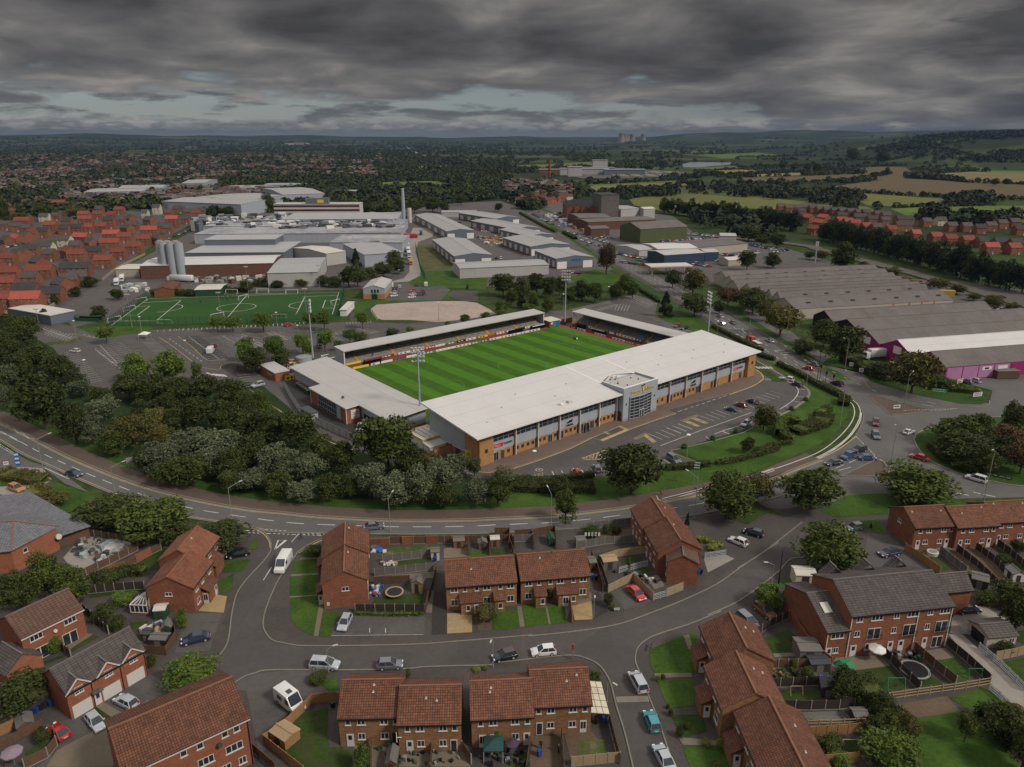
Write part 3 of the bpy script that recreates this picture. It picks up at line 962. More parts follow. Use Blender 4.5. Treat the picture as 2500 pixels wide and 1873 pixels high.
for a,b in(((pu0,pv0),(pu1,pv0)),((pu0,pv1),(pu1,pv1)),((pu0,pv0),(pu0,pv1)),((pu1,pv0),(pu1,pv1)),((pm,pv0),(pm,pv1))):
 sl(a,b)
for e,d in((pu0,1),(pu1,-1)):
 for w,k in((20.1,16.5),(9.1,5.5)):
  sl((e,vm-w),(e+d*k,vm-w))
  sl((e,vm+w),(e+d*k,vm+w))
  sl((e+d*k,vm-w),(e+d*k,vm+w))
ring(ln_,ST(pm,vm),9.15,0.12,L(12))
for e,d in((pu0+11,0),(pu1-11,pi)):
 ring(ln_,ST(e,vm),9.15,0.12,L(12),16,SA+d-0.92,SA+d+0.92)
struct('pitch_marking',ln_,'turf_line')
mb=MB()
for a,b,c,d in((8.5,118.5,95.4,99.0),(116.2,122.0,33.0,99.0)):
 mb.face([ST(a,c,L(10 if a<10 else 11)),ST(b,c,L(10 if a<10 else 11)),ST(b,d,L(10 if a<10 else 11)),ST(a,d,L(10 if a<10 else 11))])
struct('track',mb,'track_red')
mb=MB()
mb.face([ST(110,99,L(8)),ST(130,93,L(8)),ST(134,108,L(8)),ST(108,110,L(8))])
struct('paving',mb,'paving')
# -- main stand
MS=thing('main_stand','long white roofed stand of orange brick and grey cladding with tall glazed entrance tower','stadium stand',ST(0,0),SA)
LEN=121.2
zr=lambda v:8.35+(v+1.7)*(11.0-8.35)/25.7
w=MB()
w.box(4.5,51.4,0.6,1.2,0,2.65)
w.box(66.9,117.2,0.4,1.0,0,2.65)
part('brick_plinth',w,'orange_brick',MS)
w=MB()
w.box(0.2,51.4,1.21,23,2.0,8.2)
w.box(66.9,121.0,1.01,23,2.0,8.2)
w.box(51.4,66.9,3,23,3.0,8.2)
w.box(4.5,51.4,0.45,1.1,2.66,5.15)
w.box(66.9,117.2,0.25,1.0,2.66,5.15)
part('cladding',w,'grey_cladding',MS)
w=MB()
w.box(0,4.5,0,3.0,0,8.25)
part('brick_pier',MB().box(116.9,LEN,-0.9,3.0,0,8.25),'orange_brick',MS)
w.box(-0.02,0.2,3.0,6.4,0,8.9)
w.box(-0.02,0.2,6.4,22.8,0,2.3)
w.box(121.0,LEN+0.02,3.0,22.8,0,2.4)
part('brick_wall',w,'orange_brick',MS)
w=MB()
w.face([(-0.04,6.4,2.3),(-0.04,6.4,zr(6.4)),(-0.04,22.8,zr(22.8)),(-0.04,22.8,2.3)][::-1])
w.box(-0.3,-0.04,6.4,22.8,2.2,2.35)
w.face([(LEN+0.04,3,2.4),(LEN+0.04,3,zr(3)),(LEN+0.04,22.8,zr(22.8)),(LEN+0.04,22.8,2.4)])
w.box(0.2,121.0,22.4,22.8,0,8.2)
part('side_cladding',w,'slate_cladding' if False else 'grey_cladding',MS)
w=MB()
for k in range(12):
 w.box(2,119,22.8-1.0*k-1.0,22.8-1.0*k,0,1.2+0.35*k)
part('seating',w,'terrace_grey',MS)
w=MB()
def roofslab(mb,u0,u1,v0,v1,th=0.35,top=0,side=1):
 z0,z1=zr(v0),zr(v1)
 mb.face([(u0,v0,z0+th),(u1,v0,z0+th),(u1,v1,z1+th),(u0,v1,z1+th)],top)
 mb.face([(u0,v1,z1),(u1,v1,z1),(u1,v0,z0),(u0,v0,z0)],side)
 mb.face([(u0,v0,z0),(u1,v0,z0),(u1,v0,z0+th),(u0,v0,z0+th)],side)
 mb.face([(u1,v1,z1),(u0,v1,z1),(u0,v1,z1+th),(u1,v1,z1+th)],side)
 mb.face([(u0,v1,z1),(u0,v0,z0),(u0,v0,z0+th),(u0,v1,z1+th)],side)
 mb.face([(u1,v0,z0),(u1,v1,z1),(u1,v1,z1+th),(u1,v0,z0+th)],side)
roofslab(w,-2.0,51.3,-1.7,24.0)
roofslab(w,67.1,123.0,-1.7,24.0)
roofslab(w,51.3,67.1,7.2,24.0)
part('roof',w,['white_sheet','white'],MS)
w=MB()
for u in(51.5,66.7):
 w.ext([(u-0.35,7.3,zr(7.3)+0.36),(u+0.35,7.3,zr(7.3)+0.36),(u+0.35,23.4,zr(23.4)+0.36),(u-0.35,23.4,zr(23.4)+0.36)][::-1],(0,0,0.06))
part('roof_gutter',w,'white',MS)
PIL=[12.0,19.9,27.9,35.7,43.6,51.0,75.2,83.3,91.6,99.9,108.2]
colm=MB().box(-0.16,0.16,-0.35,0.45,0,8.25).mesh('column',['off_white'])
for u in PIL:
 link('column',colm,MS,(u,0.2 if u<60 else 0.0,0))
dark=MB().box(-0.45,-0.18,-0.1,0.30,0,3.0).mesh('pier_recess',['brown_brick'])
for u in PIL:
 link('pier_recess',dark,MS,(u,0.2 if u<60 else 0.0,0))
def glazing(w_,z0,z1,n,rows):
 f,p=MB(),MB()
 p.box(0,w_,0.0,0.1,z0,z1)
 for i in range(n+1):
  x=w_*i/n
  f.box(x-0.05,x+0.05,-0.08,0.0,z0,z1)
 for j in range(rows+1):
  z=z0+(z1-z0)*j/rows
  f.box(0,w_,-0.10,0.0,z-0.04,z+0.04)
 return f,p
bays=list(zip([4.5]+PIL[:6],PIL[:6]))+list(zip([66.9]+PIL[6:],PIL[6:]+[116.9]))
for a,b in bays:
 y=0.7 if a<60 else 0.5
 f,p=glazing(b-a-0.4,5.2,8.1,4,3)
 o=part('window',f,'steel',MS,(a+0.2,y,0))
 part('pane',p,'glass',o)
win=MB().box(0,0.9,-0.06,0.02,0,1.0,1).box(0.10,0.80,-0.08,-0.05,0.10,0.90,0).mesh('window',['glass','brown_brick'])
dr=MB().box(0,1.7,-0.08,0.02,0,2.4,1).box(0.12,0.8,-0.10,-0.07,0.1,2.25,0).box(0.9,1.58,-0.10,-0.07,0.1,2.25,0).mesh('door',['glass','steel'])
drs=MB().box(0,1.1,-0.08,0.02,0,2.3,1).box(0.1,1.0,-0.10,-0.07,0.05,2.2,0).mesh('door',['steel_dark','brown_brick'])
fronts={0:[('d',0.4),('s',2.9),('w',5.0)],1:[('w',0.6),('w',2.4),('w',4.3),('w',6.0)],2:[('w',0.6),('w',2.3),('d',4.0),('w',6.4)],3:[('d',0.3),('w',2.6),('w',4.3),('w',6.0)],4:[('d',0.3),('D',2.2),('d',4.6),('w',6.7)],5:[('w',0.5),('w',2.2),('w',4.0),('w',5.8)],6:[('w',2.6),('w',5.0)],7:[('d',0.4),('w',2.8),('w',4.5),('w',6.2)],8:[('w',0.6),('w',2.4),('w',4.3),('d',6.0)],9:[('s',5.9)],10:[('s',0.4)],11:[('d',5.3)]}
for i,(a,b)in enumerate(bays):
 y=0.58 if a<60 else 0.38
 for k,x in fronts[i]:
  if k=='w':
   link('window',win,MS,(a+x,y,1.15))
  elif k in 'dD':
   link('door',dr,MS,(a+x,y,0))
  else:
   link('door',drs,MS,(a+x,y,0))
link('window',win,MS,(1.7,-0.03,3.3))
link('window',win,MS,(118.7,-0.93,4.6))
w=MB().box(-0.12,-0.02,8.4,10.6,0,2.3)
part('side_door',w,'steel_dark',MS)
w=MB().box(-0.10,-0.02,12.2,15.8,0,2.2)
part('turnstile_opening',w,'black',MS)
nb=MB().box(0,0.75,-0.04,0,0,0.18).mesh('notice',['yellow'])
for u,z in((4.9,2.5),(7.7,2.5),(38.1,2.6),(42.0,2.4),(44.2,2.3),(46.0,2.3),(47.8,2.3),(49.6,2.3)):
 link('notice',nb,MS,(u,0.50,min(z,2.4)))
w=MB().box(-0.10,-0.03,3.6,6.2,1.2,2.9)
sg=part('yellow_sign',w,'yellow',MS)
w=MB()
for k in range(4):
 w.box(-0.13,-0.10,3.9,5.8-0.3*k,1.45+0.33*k,1.6+0.33*k)
part('lettering',w,'black',sg)
lm=MB().box(-0.14,0.14,-0.5,-0.1,0,0.55).mesh('wall_light',['white'])
for u in PIL[:5]+[67.5]+PIL[6:]+[112.4]:
 link('wall_light',lm,MS,(u+1.0,0.3 if u<60 else 0.1,7.4))
for u0,sx in((5.0,1.0),(110.0,0.85)):
 y=0.40 if u0<60 else 0.20
 b=part('sign_board',MB().box(0,2.9*sx,-0.05,0,0,1.0),'red',MS,(u0,y,3.6))
 text('PIRELLI','lettering',0.85,'off_white',b,(0.1,-0.06,0.18),sx=0.76*sx,ext=0.01)
 text('STADIUM','lettering',0.85,'black',MS,(u0+3.15*sx,y-0.03,3.85),sx=0.82*sx,ext=0.03)
for u0 in(30.4,86.0):
 y=0.40 if u0<60 else 0.20
 text('CARLING','lettering',1.0,'black',MS,(u0,y-0.03,3.0),sx=0.72,ext=0.03)
 w=MB().ext([(0.0,0,0),(2.0,0,0.15),(2.3,0,0.9),(1.1,0,0.75),(0.1,0,0.35)],(0,-0.06,0))
 part('logo',w,'black',MS,(u0+0.5,y,3.95),0)
w=MB()
w.tube((30.5,2.4,9.1),(30.5,2.4,9.9),0.06)
for k in range(12):
 a0,a1=2*pi*k/12,2*pi*(k+1)/12
 w.face([(30.5,2.1,9.9),(30.5+0.75*cos(a0),1.85,9.9+0.75*sin(a0)),(30.5+0.75*cos(a1),1.85,9.9+0.75*sin(a1))])
 w.face([(30.5,2.15,9.9),(30.5+0.75*cos(a1),1.9,9.9+0.75*sin(a1)),(30.5+0.75*cos(a0),1.9,9.9+0.75*sin(a0))])
part('satellite_dish',w,'white',MS)
part('roof_plant',MB().box(32.8,34.2,1.8,2.8,9.0,9.75),'off_white',MS)
sky_=MB().tube((0,0,0),(0,0,0.35),0.22,0.18).mesh('roof_vent',['off_white'])
for i in range(14):
 u=6+i*9.0 if i<7 else 72+(i-7)*7.5
 if not 50<u<68:
  link('roof_vent',sky_,MS,(u,4.5+(i*5)%12,zr(4.5+(i*5)%12)+0.33))
T=MB()
U0,U1,V0,ZT=51.5,66.8,-1.9,10.3
gx0,gx1,gz=54.2,64.1,7.2
T.box(U0,gx0,V0,V0+0.5,0,ZT)
T.box(gx1,U1,V0,V0+0.5,0,ZT)
T.box(gx0,gx1,V0,V0+0.5,gz,ZT)
T.box(U0,U0+0.3,V0+0.5,7.0,3.0,ZT)
T.box(U1-0.3,U1,V0+0.5,7.2,3.0,ZT)
T.box(U0+0.3,U1-0.3,7.0,7.3,8.0,9.9)
part('tower_wall',T,'grey_cladding',MS)
T=MB()
T.box(U0,U0+0.3,V0+0.5,7.0,0,2.99)
T.box(U1-0.3,U1,V0+0.5,7.2,0,2.99)
part('tower_base',T,'brown_brick',MS)
T=MB()
T.box(U0-0.06,U1+0.06,V0-0.06,V0+0.56,ZT,ZT+0.14)
T.box(U0-0.06,U0+0.36,V0+0.57,7.0,ZT,ZT+0.14)
T.box(U1-0.36,U1+0.06,V0+0.57,7.0,ZT,ZT+0.14)
part('coping',T,'white',MS)
T=MB()
hexp=[(U0+0.31,V0+0.51),(U1-0.31,V0+0.51),(U1-0.31,7.1),(59.2,11.0),(U0+0.31,7.1)]
T.prism(hexp,9.0,9.7)
part('tower_roof',T,'pale_sheet',MS)
T=MB()
for a,b in((hexp[2],hexp[3]),(hexp[3],hexp[4])):
 T.bar((a[0],a[1],9.85),(b[0],b[1],9.85),0.22)
part('roof_rail',T,'steel_dark',MS)
for i,(u,v)in enumerate(((56.2,8.0),(57.6,8.6),(57.3,7.0),(58.3,7.4),(55.1,3.8))):
 w=MB().tube((0,0,0),(0,0,0.35),0.35,0.12).tube((0,0,0.35),(0,0,0.9),0.09).tube((0,0,0.9),(0,0,1.05),0.2,0.12)
 w.m=[0]*10+[1]*20
 part('flue',w,['black','ochre'],MS,(u,v,9.7))
for u,v in((53.2,5.2),(62.2,5.0),(63.2,2.8),(56.2,1.0)):
 part('roof_vent',MB().tube((0,0,0),(0,0,0.3),0.18,0.22),'black',MS,(u,v,9.7))
f,p=MB(),MB()
NX=10
bow=lambda t:V0+0.25-0.75*sin(pi*t)
for i in range(NX):
 t0,t1=i/NX,(i+1)/NX
 x0,x1=gx0+(gx1-gx0)*t0,gx0+(gx1-gx0)*t1
 p.face([(x0,bow(t0),0),(x1,bow(t1),0),(x1,bow(t1),gz-0.3),(x0,bow(t0),gz-0.3)])
 for j in range(8):
  z=0.15+j*(gz-0.55)/7
  f.bar((x0,bow(t0)-0.06,z),(x1,bow(t1)-0.06,z),0.14,0,0.13)
for i in(0,2,4,6,8,10):
 t0=i/NX
 x0=gx0+(gx1-gx0)*t0
 f.box(x0-0.05,x0+0.05,bow(t0)-0.08,bow(t0),0,gz-0.3)
f.box(gx0,gx1,V0-0.55,V0+0.4,gz-0.3,gz-0.12)
f.box(gx0-0.1,gx0,V0-0.5,V0,0,gz)
o=part('entrance_window',f,'steel',MS)
part('pane',p,'glass',o)
w=MB()
for x in(58.1,59.2):
 w.box(x,x+0.9,-2.60,-2.52,0.05,2.3)
part('entrance_door',w,['glass_curtain'],MS)
w=MB()
for x in(58.0,59.05,60.15):
 w.box(x,x+0.1,-2.66,-2.53,0.0,2.4)
w.box(58.0,60.25,-2.66,-2.53,2.4,2.52)
part('door_frame',w,'white',MS)
part('wall_light',MB().box(52.6,53.0,V0-0.15,V0,5.0,5.5),'steel_dark',MS)
part('wall_light',MB().box(65.3,65.7,V0-0.15,V0,5.0,5.5),'steel_dark',MS)
for dx,mt,y in((0.0,'black',-1.93),(0.06,'yellow',-2.0)):
 text('Burton','lettering',1.55,mt,MS,(54.6+dx,y,7.75+dx),sx=0.95,ext=0.04 if dx else 0.05)
 text('Albion','lettering',1.55,mt,MS,(60.9+dx,y,7.75+dx),sx=0.95,ext=0.04 if dx else 0.05)
for mt,k,y in(('black',1.0,-1.98),('yellow',0.72,-2.05)):
 w=MB()
 for pts in([(-0.1,-1.2),(0.25,-0.2),(0.7,0.5),(0.2,0.9),(-0.5,0.2)],[(0.2,0.6),(0.9,1.4),(0.5,1.6),(-0.1,0.9)],[(-0.4,0.3),(-0.9,1.3),(-0.5,1.4),(0.0,0.7)],[(0.2,0.1),(1.0,-0.2),(0.9,-0.5),(0.1,-0.4)],[(-0.1,0.9),(0.15,1.4),(-0.2,1.5)]):
  w.ext([(a*k,0,b*k)for a,b in pts][::-1],(0,0.05,0))
 part('emblem',w,mt,MS,(60.05,y,8.45))
def terrace(name,label,org,rz,length,openings,depth,mats,dug,cols,closed):
 """stand in its own frame: x along the pitch, y away from it"""
 t=thing(name,label,'stadium stand',org,rz)
 tm=mats
 w=MB()
 for k in range(10):
  w.box(0.3,length-0.3,k*0.62,depth,0.45+k*0.27 if k else 0,0.72+k*0.27)
 part('terracing',w,tm,t)
 top=0.72+9*0.27
 w=MB()
 xs=[0.3]+[o for o in openings]+[length-0.3]
 for i in range(len(xs)-1):
  w.box(xs[i]+(0.7 if i else 0),xs[i+1]-(0.7 if i<len(xs)-2 else 0),depth-0.3,depth,0,5.95)
 w.box(0.3,length-0.3,depth-0.29,depth-0.01,5.2,5.96)
 part('back_wall',w,'terrace' if tm=='terrace' else 'terrace_grey',t)
 for o in openings:
  part('aisle',MB().ext([(o-0.55,0.1,0.76),(o+0.55,0.1,0.76),(o+0.55,6.0,3.35),(o-0.55,6.0,3.35)][::-1],(0,0,0.02)),'ochre',t)
  part('exit_opening',MB().box(o-0.7,o+0.7,depth-0.12,depth-0.02,3.2,5.2),'black',t)
 w=MB()
 for r in range(4):
  x=2.0+(r%2)*1.6
  while x<length-4:
   if min(abs(x+1.2-o)for o in openings)>1.8:
    y,z=0.9+r*1.35,0.99+r*0.56
    w.bar((x,y,z+1.0),(x+2.4,y,z+1.0),0.09)
    for d in(0.2,2.2):
     w.bar((x+d,y,z),(x+d,y,z+1.0),0.08)
   x+=3.3
 part('barrier',w,'steel',t)
 w=MB()
 w.ext([(-0.2,-0.4,6.15),(length+0.2,-0.4,6.15),(length+0.2,depth+0.8,6.55),(-0.2,depth+0.8,6.55)][::-1],(0,0,0.28))
 part('roof',w,'pale_sheet',t)
 w=MB()
 for e in([0.0,length]if closed else[length]):
  w.box(e-0.15 if e else 0.0,e if e else 0.15,0,depth,1.0 if closed else 3.0,6.15)
 part('end_wall',w,'grey_cladding',t)
 w=MB()
 for e in(0,length-0.3):
  w.box(e-0.02,e+0.32,-0.1,0.2,0,6.2)
  w.bar((e+0.15,2.6,3.6),(e+0.15,-0.1,6.1),0.22)
 part('post',w,'white',t)
 w=MB().box(0.0,length,-0.12,-0.02,0,0.95)
 part('front_wall',w,'track_red',t)
 return t
FS=terrace('terrace_stand','long covered terrace with shallow steps and yellow aisles along the far touchline',ST(13.4,99.1),SA,97.6,[6.3,21.9,37.4,52.7,67.8,83.2],6.4,'terrace',None,None,True)
RS=terrace('terrace_stand','shorter grey covered terrace behind the right hand goal',ST(122.3,92.6),SA-pi/2,58.5,[12.7,27.2,42.0],6.6,'terrace_grey',None,None,False)
def boards(t,y,z0,h,segs,name='advert_board',tilt=0.0):
 x=0.0
 for ln,col in segs:
  if col:
   cols=col.split('+')
   o=part(name,MB().box(x+0.05,x+ln-0.05,y-0.06,y,z0,z0+h),cols[0],t)
   if len(cols)>1:
    w=MB()
    q=x+0.8
    while q<x+ln-1.2:
     w.box(q,q+0.9,y-0.09,y-0.06,z0+h*0.25,z0+h*0.75)
     q+=1.5 if cols[0]!='white' else 1.9
    part('lettering',w,cols[1],o)
  x+=ln
boards(FS,-3.3,0,0.85,[(1.5,None),(6.6,'yellow'),(0.8,None),(3.8,'white+black'),(0.5,None),(5,'white'),(6.0,'maroon+blue'),(4.4,'white'),(4.2,'off_white+blue'),(5,'green+white'),(8.6,'white+off_white'),(8.4,'white+maroon'),(5,'green+white'),(4.6,'blue+yellow'),(5.5,'white+blue'),(10.5,'white+red'),(5,'white+blue'),(7.0,'white+black')])
boards(FS,-0.14,0.95,0.8,[(0.6,None),(6.0,'yellow'),(7.8,None),(6.4,'maroon+white'),(1.8,None),(5.4,'white+blue'),(1.2,None),(5.2,'white+red'),(5.2,'red+white'),(4.6,'white+off_white'),(1.0,None),(4.8,'green+white'),(4.6,'black+off_white'),(5.2,'white+green'),(1.2,None),(5.0,'yellow+black'),(4.6,'red+orange'),(4.2,'white+red'),(1.4,None),(4.6,'white+blue'),(5.6,'black'),(4.6,'white+green'),(1.2,None),(6.0,'white+blue')])
boards(RS,-3.3,0,0.85,[(2.0,None),(4.4,'black+white'),(5.4,'white+black'),(5.4,'maroon+red'),(6.2,'white+maroon'),(4.0,'red+maroon'),(7.0,'white+maroon'),(6.2,'green+white'),(7.0,'orange+white'),(5.5,'blue+white')])
boards(RS,-0.14,0.95,0.9,[(0.5,None),(2.6,'yellow'),(6.0,'black'),(1.2,None),(2.8,'white+black'),(8.0,'yellow+white'),(1.6,None),(2.6,'white'),(1.4,None),(10.5,'white+red'),(4.8,'blue+white'),(1.6,None),(6.5,'white+red')])
def dugout(t,x,ln,col):
 w=MB()
 w.box(x,x+ln,-1.9,-0.5,0,0.35,1)
 w.ext([(x,-1.6,0.35),(x,-0.5,0.35),(x,-0.5,1.7),(x,-0.9,1.85),(x,-1.6,1.55),(x,-0.8,1.5),(x,-0.7,0.5)],(ln,0,0),1)
 w.box(x,x+ln,-1.7,-1.6,1.5,1.85,0)
 part('dugout',w,[col,'black'],t)
dugout(FS,7.5,7.5,'maroon')
dugout(FS,77,8.0,'black')
dugout(FS,89.5,7.0,'white')
dugout(RS,3.2,5.5,'black')
dugout(RS,13.2,8,'white')
# -- left hand stand: a closed building
LS=thing('end_stand','low stand behind the left goal with broad pale flat roof and brick clubroom bay','stadium stand',ST(-7.2,32.4),SA)
w=MB()
w.box(0,12.2,0,63,1.2,5.0)
part('wall',w,'grey_cladding',LS)
w=MB()
w.box(-0.03,12.23,-0.03,63.03,0,1.2)
w.box(-4.9,0,16.2,39.4,0,4.6)
part('brick_wall',w,'bright_brick',LS)
w=MB()
zl=lambda x:4.85+(x+5.4)*0.07
def lslab(mb,x0,x1,y0,y1):
 th=0.3
 pts=[(x0,y0,zl(x0)),(x1,y0,zl(x1)),(x1,y1,zl(x1)),(x0,y1,zl(x0))]
 mb.face([(a,b,c+th)for a,b,c in pts],0)
 mb.face(pts[::-1],1)
 for i in range(4):
  a,b=pts[i],pts[(i+1)%4]
  mb.face([a,b,(b[0],b[1],b[2]+th),(a[0],a[1],a[2]+th)],1)
lslab(w,-1.2,12.9,-1.8,64.4)
lslab(w,-5.4,-1.2,15.4,40.2)
part('roof',w,['pale_sheet','white'],LS)
f,p=MB(),MB()
p.box(-4.98,-4.9,19.5,34.5,0.3,4.3)
for i in range(11):
 f.box(-5.05,-4.98,19.5+1.5*i-0.05,19.5+1.5*i+0.05,0.3,4.3)
for z in(1.0,2.6):
 f.box(-5.06,-4.98,19.5,34.5,z,z+0.12)
f.box(-5.08,-4.98,19.5,22.0,0.3,4.3)
o=part('window',f,'steel',LS)
part('pane',p,'glass',o)
for y in(15.9,39.6):
 part('downpipe',MB().box(-5.12,-4.95,y,y+0.15,0,4.7),'white',LS)
sb=part('sign_board',MB().box(-3.4,-0.7,16.08,16.19,1.2,3.9),'white',LS)
text('STAND','lettering',0.62,'black',sb,(-3.05,16.06,1.45),ext=0.01,sx=0.9)
w=MB()
for k in range(7):
 w.bar((-3.15+k*0.33,16.05,3.15+0.25*sin(k*1.7)),(-2.82+k*0.33,16.05,3.15+0.25*sin((k+1)*1.7)),0.1)
for k in range(5):
 w.box(-3.1+k*0.44,-2.78+k*0.44,16.05,16.08,2.55,2.72)
 w.box(-3.0+k*0.42,-2.72+k*0.42,16.05,16.08,2.25,2.38)
part('lettering',w,'steel_dark',sb)
part('loading_door',MB().box(-0.12,-0.02,7.0,14.5,0,2.6),'black',LS)
part('roof_vent',MB().tube((0,0,0),(0,0,0.3),0.3,0.3).tube((0,0,0.3),(0,0,0.6),0.5,0.4),'steel_dark',LS,(-2.0,23.5,5.4))
# -- corner buildings
k=thing('kiosk','white flat roofed cabin with yellow edge trim beside the near corner of the main stand','cabin',ST(-5.3,18.3),SA)
part('wall',MB().box(0,6.7,0,8.0,0,2.9),'white',k)
part('roof',MB().box(-0.1,6.8,-0.1,8.1,2.91,3.1),'off_white',k)
w=MB()
for a in((-0.25,6.95,-0.3,-0.1),(-0.25,6.95,8.1,8.3),(-0.25,-0.1,-0.1,8.1),(6.8,6.95,-0.1,8.1)):
 w.box(*a,2.8,3.18)
part('trim',w,'yellow',k)
w=MB()
for i in range(4):
 w.box(1.2+i*1.6,1.35+i*1.6,0.6,7.4,3.1,3.14)
part('roof_seam',w,'steel_dark',k)
k=thing('service_hut','small white hut with yellow eave between the white cabin and the brick wall','hut',ST(-5.4,14.6),SA)
part('wall',MB().box(0,6.0,0,3.2,0,1.9),'white',k)
part('roof',MB().ext([(-0.2,-0.2,1.92),(6.2,-0.2,1.92),(6.2,3.3,2.3),(-0.2,3.3,2.3)][::-1],(0,0,0.1)),'off_white',k)
part('trim',MB().box(4.0,6.3,3.35,3.5,2.2,2.4),'yellow',k)
k=thing('boundary_wall','orange brick wall running from the main stand side door into the shrubs','wall',ST(-5.7,12.2),SA)
part('wall',MB().box(0,5.6,0,0.35,0,2.3),'orange_brick',k)
part('coping',MB().box(-0.05,5.65,-0.05,0.40,2.3,2.42),'brown_brick',k)
k=thing('turnstile_block','small brick turnstile block with pale roof in the far corner between two terraces','turnstile block',ST(111.3,95.6),SA)
part('wall',MB().box(0,6.2,0,6.0,0,2.8),'red_brick',k)
part('roof',MB().ext([(-0.3,-0.4,2.82),(6.5,-0.4,2.82),(6.5,6.3,3.1),(-0.3,6.3,3.1)][::-1],(0,0,0.15)),'off_white',k)
part('parapet',MB().box(0,6.2,6.4,6.7,0,3.9),'red_brick',k)
part('sign',MB().box(0.8,1.8,-0.1,-0.02,1.5,2.3),'white',k)
part('poster',MB().box(2.0,3.4,-0.1,-0.02,0.2,2.5),'green',k)
part('poster',MB().box(3.7,5.9,-0.1,-0.02,0.1,2.5),'blue',k)
k=thing('brick_wall','red brick wall closing the corner behind the far floodlight mast','wall',ST(117.6,97.2),SA)
part('wall',MB().box(0,9.5,0,0.35,0,2.4),'red_brick',k)
part('sign',MB().box(0.2,2.4,-0.08,-0.01,1.5,2.2),'white',k)
k=thing('tank','round grey steel tank with ribbed conical lid beside the left floodlight','tank',ST(4.9,114.6))
part('shell',MB().tube((0,0,0),(0,0,2.6),2.9,2.9,24),'steel',k)
part('lid',MB().tube((0,0,2.6),(0,0,3.0),3.0,0.3,24),'lamp_grey',k)
k=thing('bar_hut','long low brick hut with flat grey roof left of the stadium','hut',ST(-12.2,100.2),SA)
part('wall',MB().box(0,5.0,0,13.2,0,2.9),'bright_brick',k)
part('roof',MB().box(-0.3,5.3,-0.3,13.5,2.91,3.15),'pale_sheet',k)
part('notice',MB().box(-0.06,-0.01,3,7,1.2,1.9),'ochre',k)
k=thing('transformer_shed','grey metal shed with dark lid roof beside the palisade fence','shed',ST(-19.6,57.0),SA)
part('wall',MB().box(0,2.5,0,6.6,0,2.4),'grey_cladding',k)
part('roof',MB().box(-0.2,2.7,-0.2,6.8,2.41,2.6),'steel_dark',k)
part('door',MB().box(-0.05,-0.01,3.5,5.8,0.1,2.2),'steel_dark',k)
k=thing('gantry','white tubular entrance gantry between the end stand and the far terrace','gantry',ST(9.2,104),SA)
w=MB()
for x in(0,3.2):
 for y in(0,5):
  w.tube((x,y,0),(x,y,3.4),0.14)
for y in(0,5):
 w.tube((0,y,3.3),(3.2,y,3.3),0.12)
w.tube((0,0,3.3),(0,5,3.3),0.12).tube((0,0,2),(-9,2,1.4),0.12)
part('frame',w,'white',k)
# -- floodlights
def floodmast(u,v,label,h=23.0,ang=0.0,cat='floodlight'):
 t=thing('floodlight_mast',label,cat,ST(u,v),SA+ang,'stadium floodlight masts')
 part('pole',MB().tube((0,0,0),(0,0,h),0.38,0.16,10),'steel',t)
 part('base',MB().tube((0,0,0),(0,0,1.6),0.5,0.42,10),'steel_dark',t)
 w=MB()
 for z in(h-3.0,h-1.7,h-0.4,h+0.9):
  w.bar((-1.7,0.25,z),(1.7,0.25,z),0.12)
 w.bar((0,0.2,h-3.2),(0,0.2,h+1.0),0.18)
 part('crossarm',w,'steel',t)
 lm_=FLAMP
 for z in(h-3.0,h-1.7,h-0.4,h+0.9):
  for x in(-1.6,-0.55,0.55,1.6):
   link('lamp',lm_,t,(x,0.45,z))
 return t
w=MB()
w.tube((0,-0.2,0.1),(0,0.12,-0.05),0.16,0.36,10,0)
w.tube((0,0.12,-0.05),(0,0.28,-0.12),0.40,0.36,10,1)
FLAMP=w.mesh('lamp',['steel','white'])
floodmast(3.9,33.7,'tall floodlight mast at the near corner of the green pitch',22.5,-0.5)
floodmast(8.0,113.6,'tall floodlight mast standing by the round tank at left',22.5,-2.0)
floodmast(120.3,95.3,'tall floodlight mast in the far corner between the two terraces',23.5,-3.9)
floodmast(130.0,26.0,'tall floodlight mast behind the right end of the main stand',23.5,1.0)
# -- house kit
def tiles(name,c1,c2,gap,bw=0.33,rh=0.36,patch=0.3,rnd=0.2,ms=0.035):
 return bricky(name,c1,c2,gap,bw,rh,ms,0.85,patch,0.5,rnd,0.0)
tiles('tile_red',(0.205,0.086,0.050),(0.130,0.056,0.036),(0.045,0.021,0.017),patch=0.38)
tiles('tile_orange',(0.25,0.10,0.055),(0.18,0.07,0.042),(0.13,0.05,0.03),patch=0.35)
tiles('tile_brown',(0.150,0.085,0.062),(0.115,0.064,0.048),(0.04,0.024,0.02),0.6,0.45,0.2)
tiles('tile_grey',(0.115,0.098,0.092),(0.088,0.074,0.072),(0.028,0.024,0.024),0.8,0.42,0.28)
tiles('tile_slate',(0.21,0.215,0.235),(0.15,0.155,0.172),(0.07,0.07,0.08),0.5,0.4,0.15)
tiles('tile_clay',(0.31,0.085,0.052),(0.22,0.06,0.04),(0.09,0.03,0.022),0.4,0.5,0.2,0.35)
tiles('tile_scarlet',(0.46,0.11,0.075),(0.36,0.085,0.06),(0.2,0.05,0.04),0.4,0.5,0.15)
tiles('tile_dull',(0.075,0.068,0.068),(0.055,0.05,0.052),(0.03,0.027,0.027),0.5,0.5,0.15)
plain('ridge_tile',(0.22,0.11,0.065),0.9,0.3,3)
plain('ridge_grey',(0.15,0.13,0.12),0.9,0.2,3)
plain('upvc',(0.58,0.55,0.52),0.4,0.04,2)
plain('stucco',(0.52,0.47,0.36),0.9,0.1,1)
plain('timber',(0.30,0.165,0.07),0.85,0.3,3)
plain('timber_pale',(0.36,0.26,0.15),0.85,0.25,3)
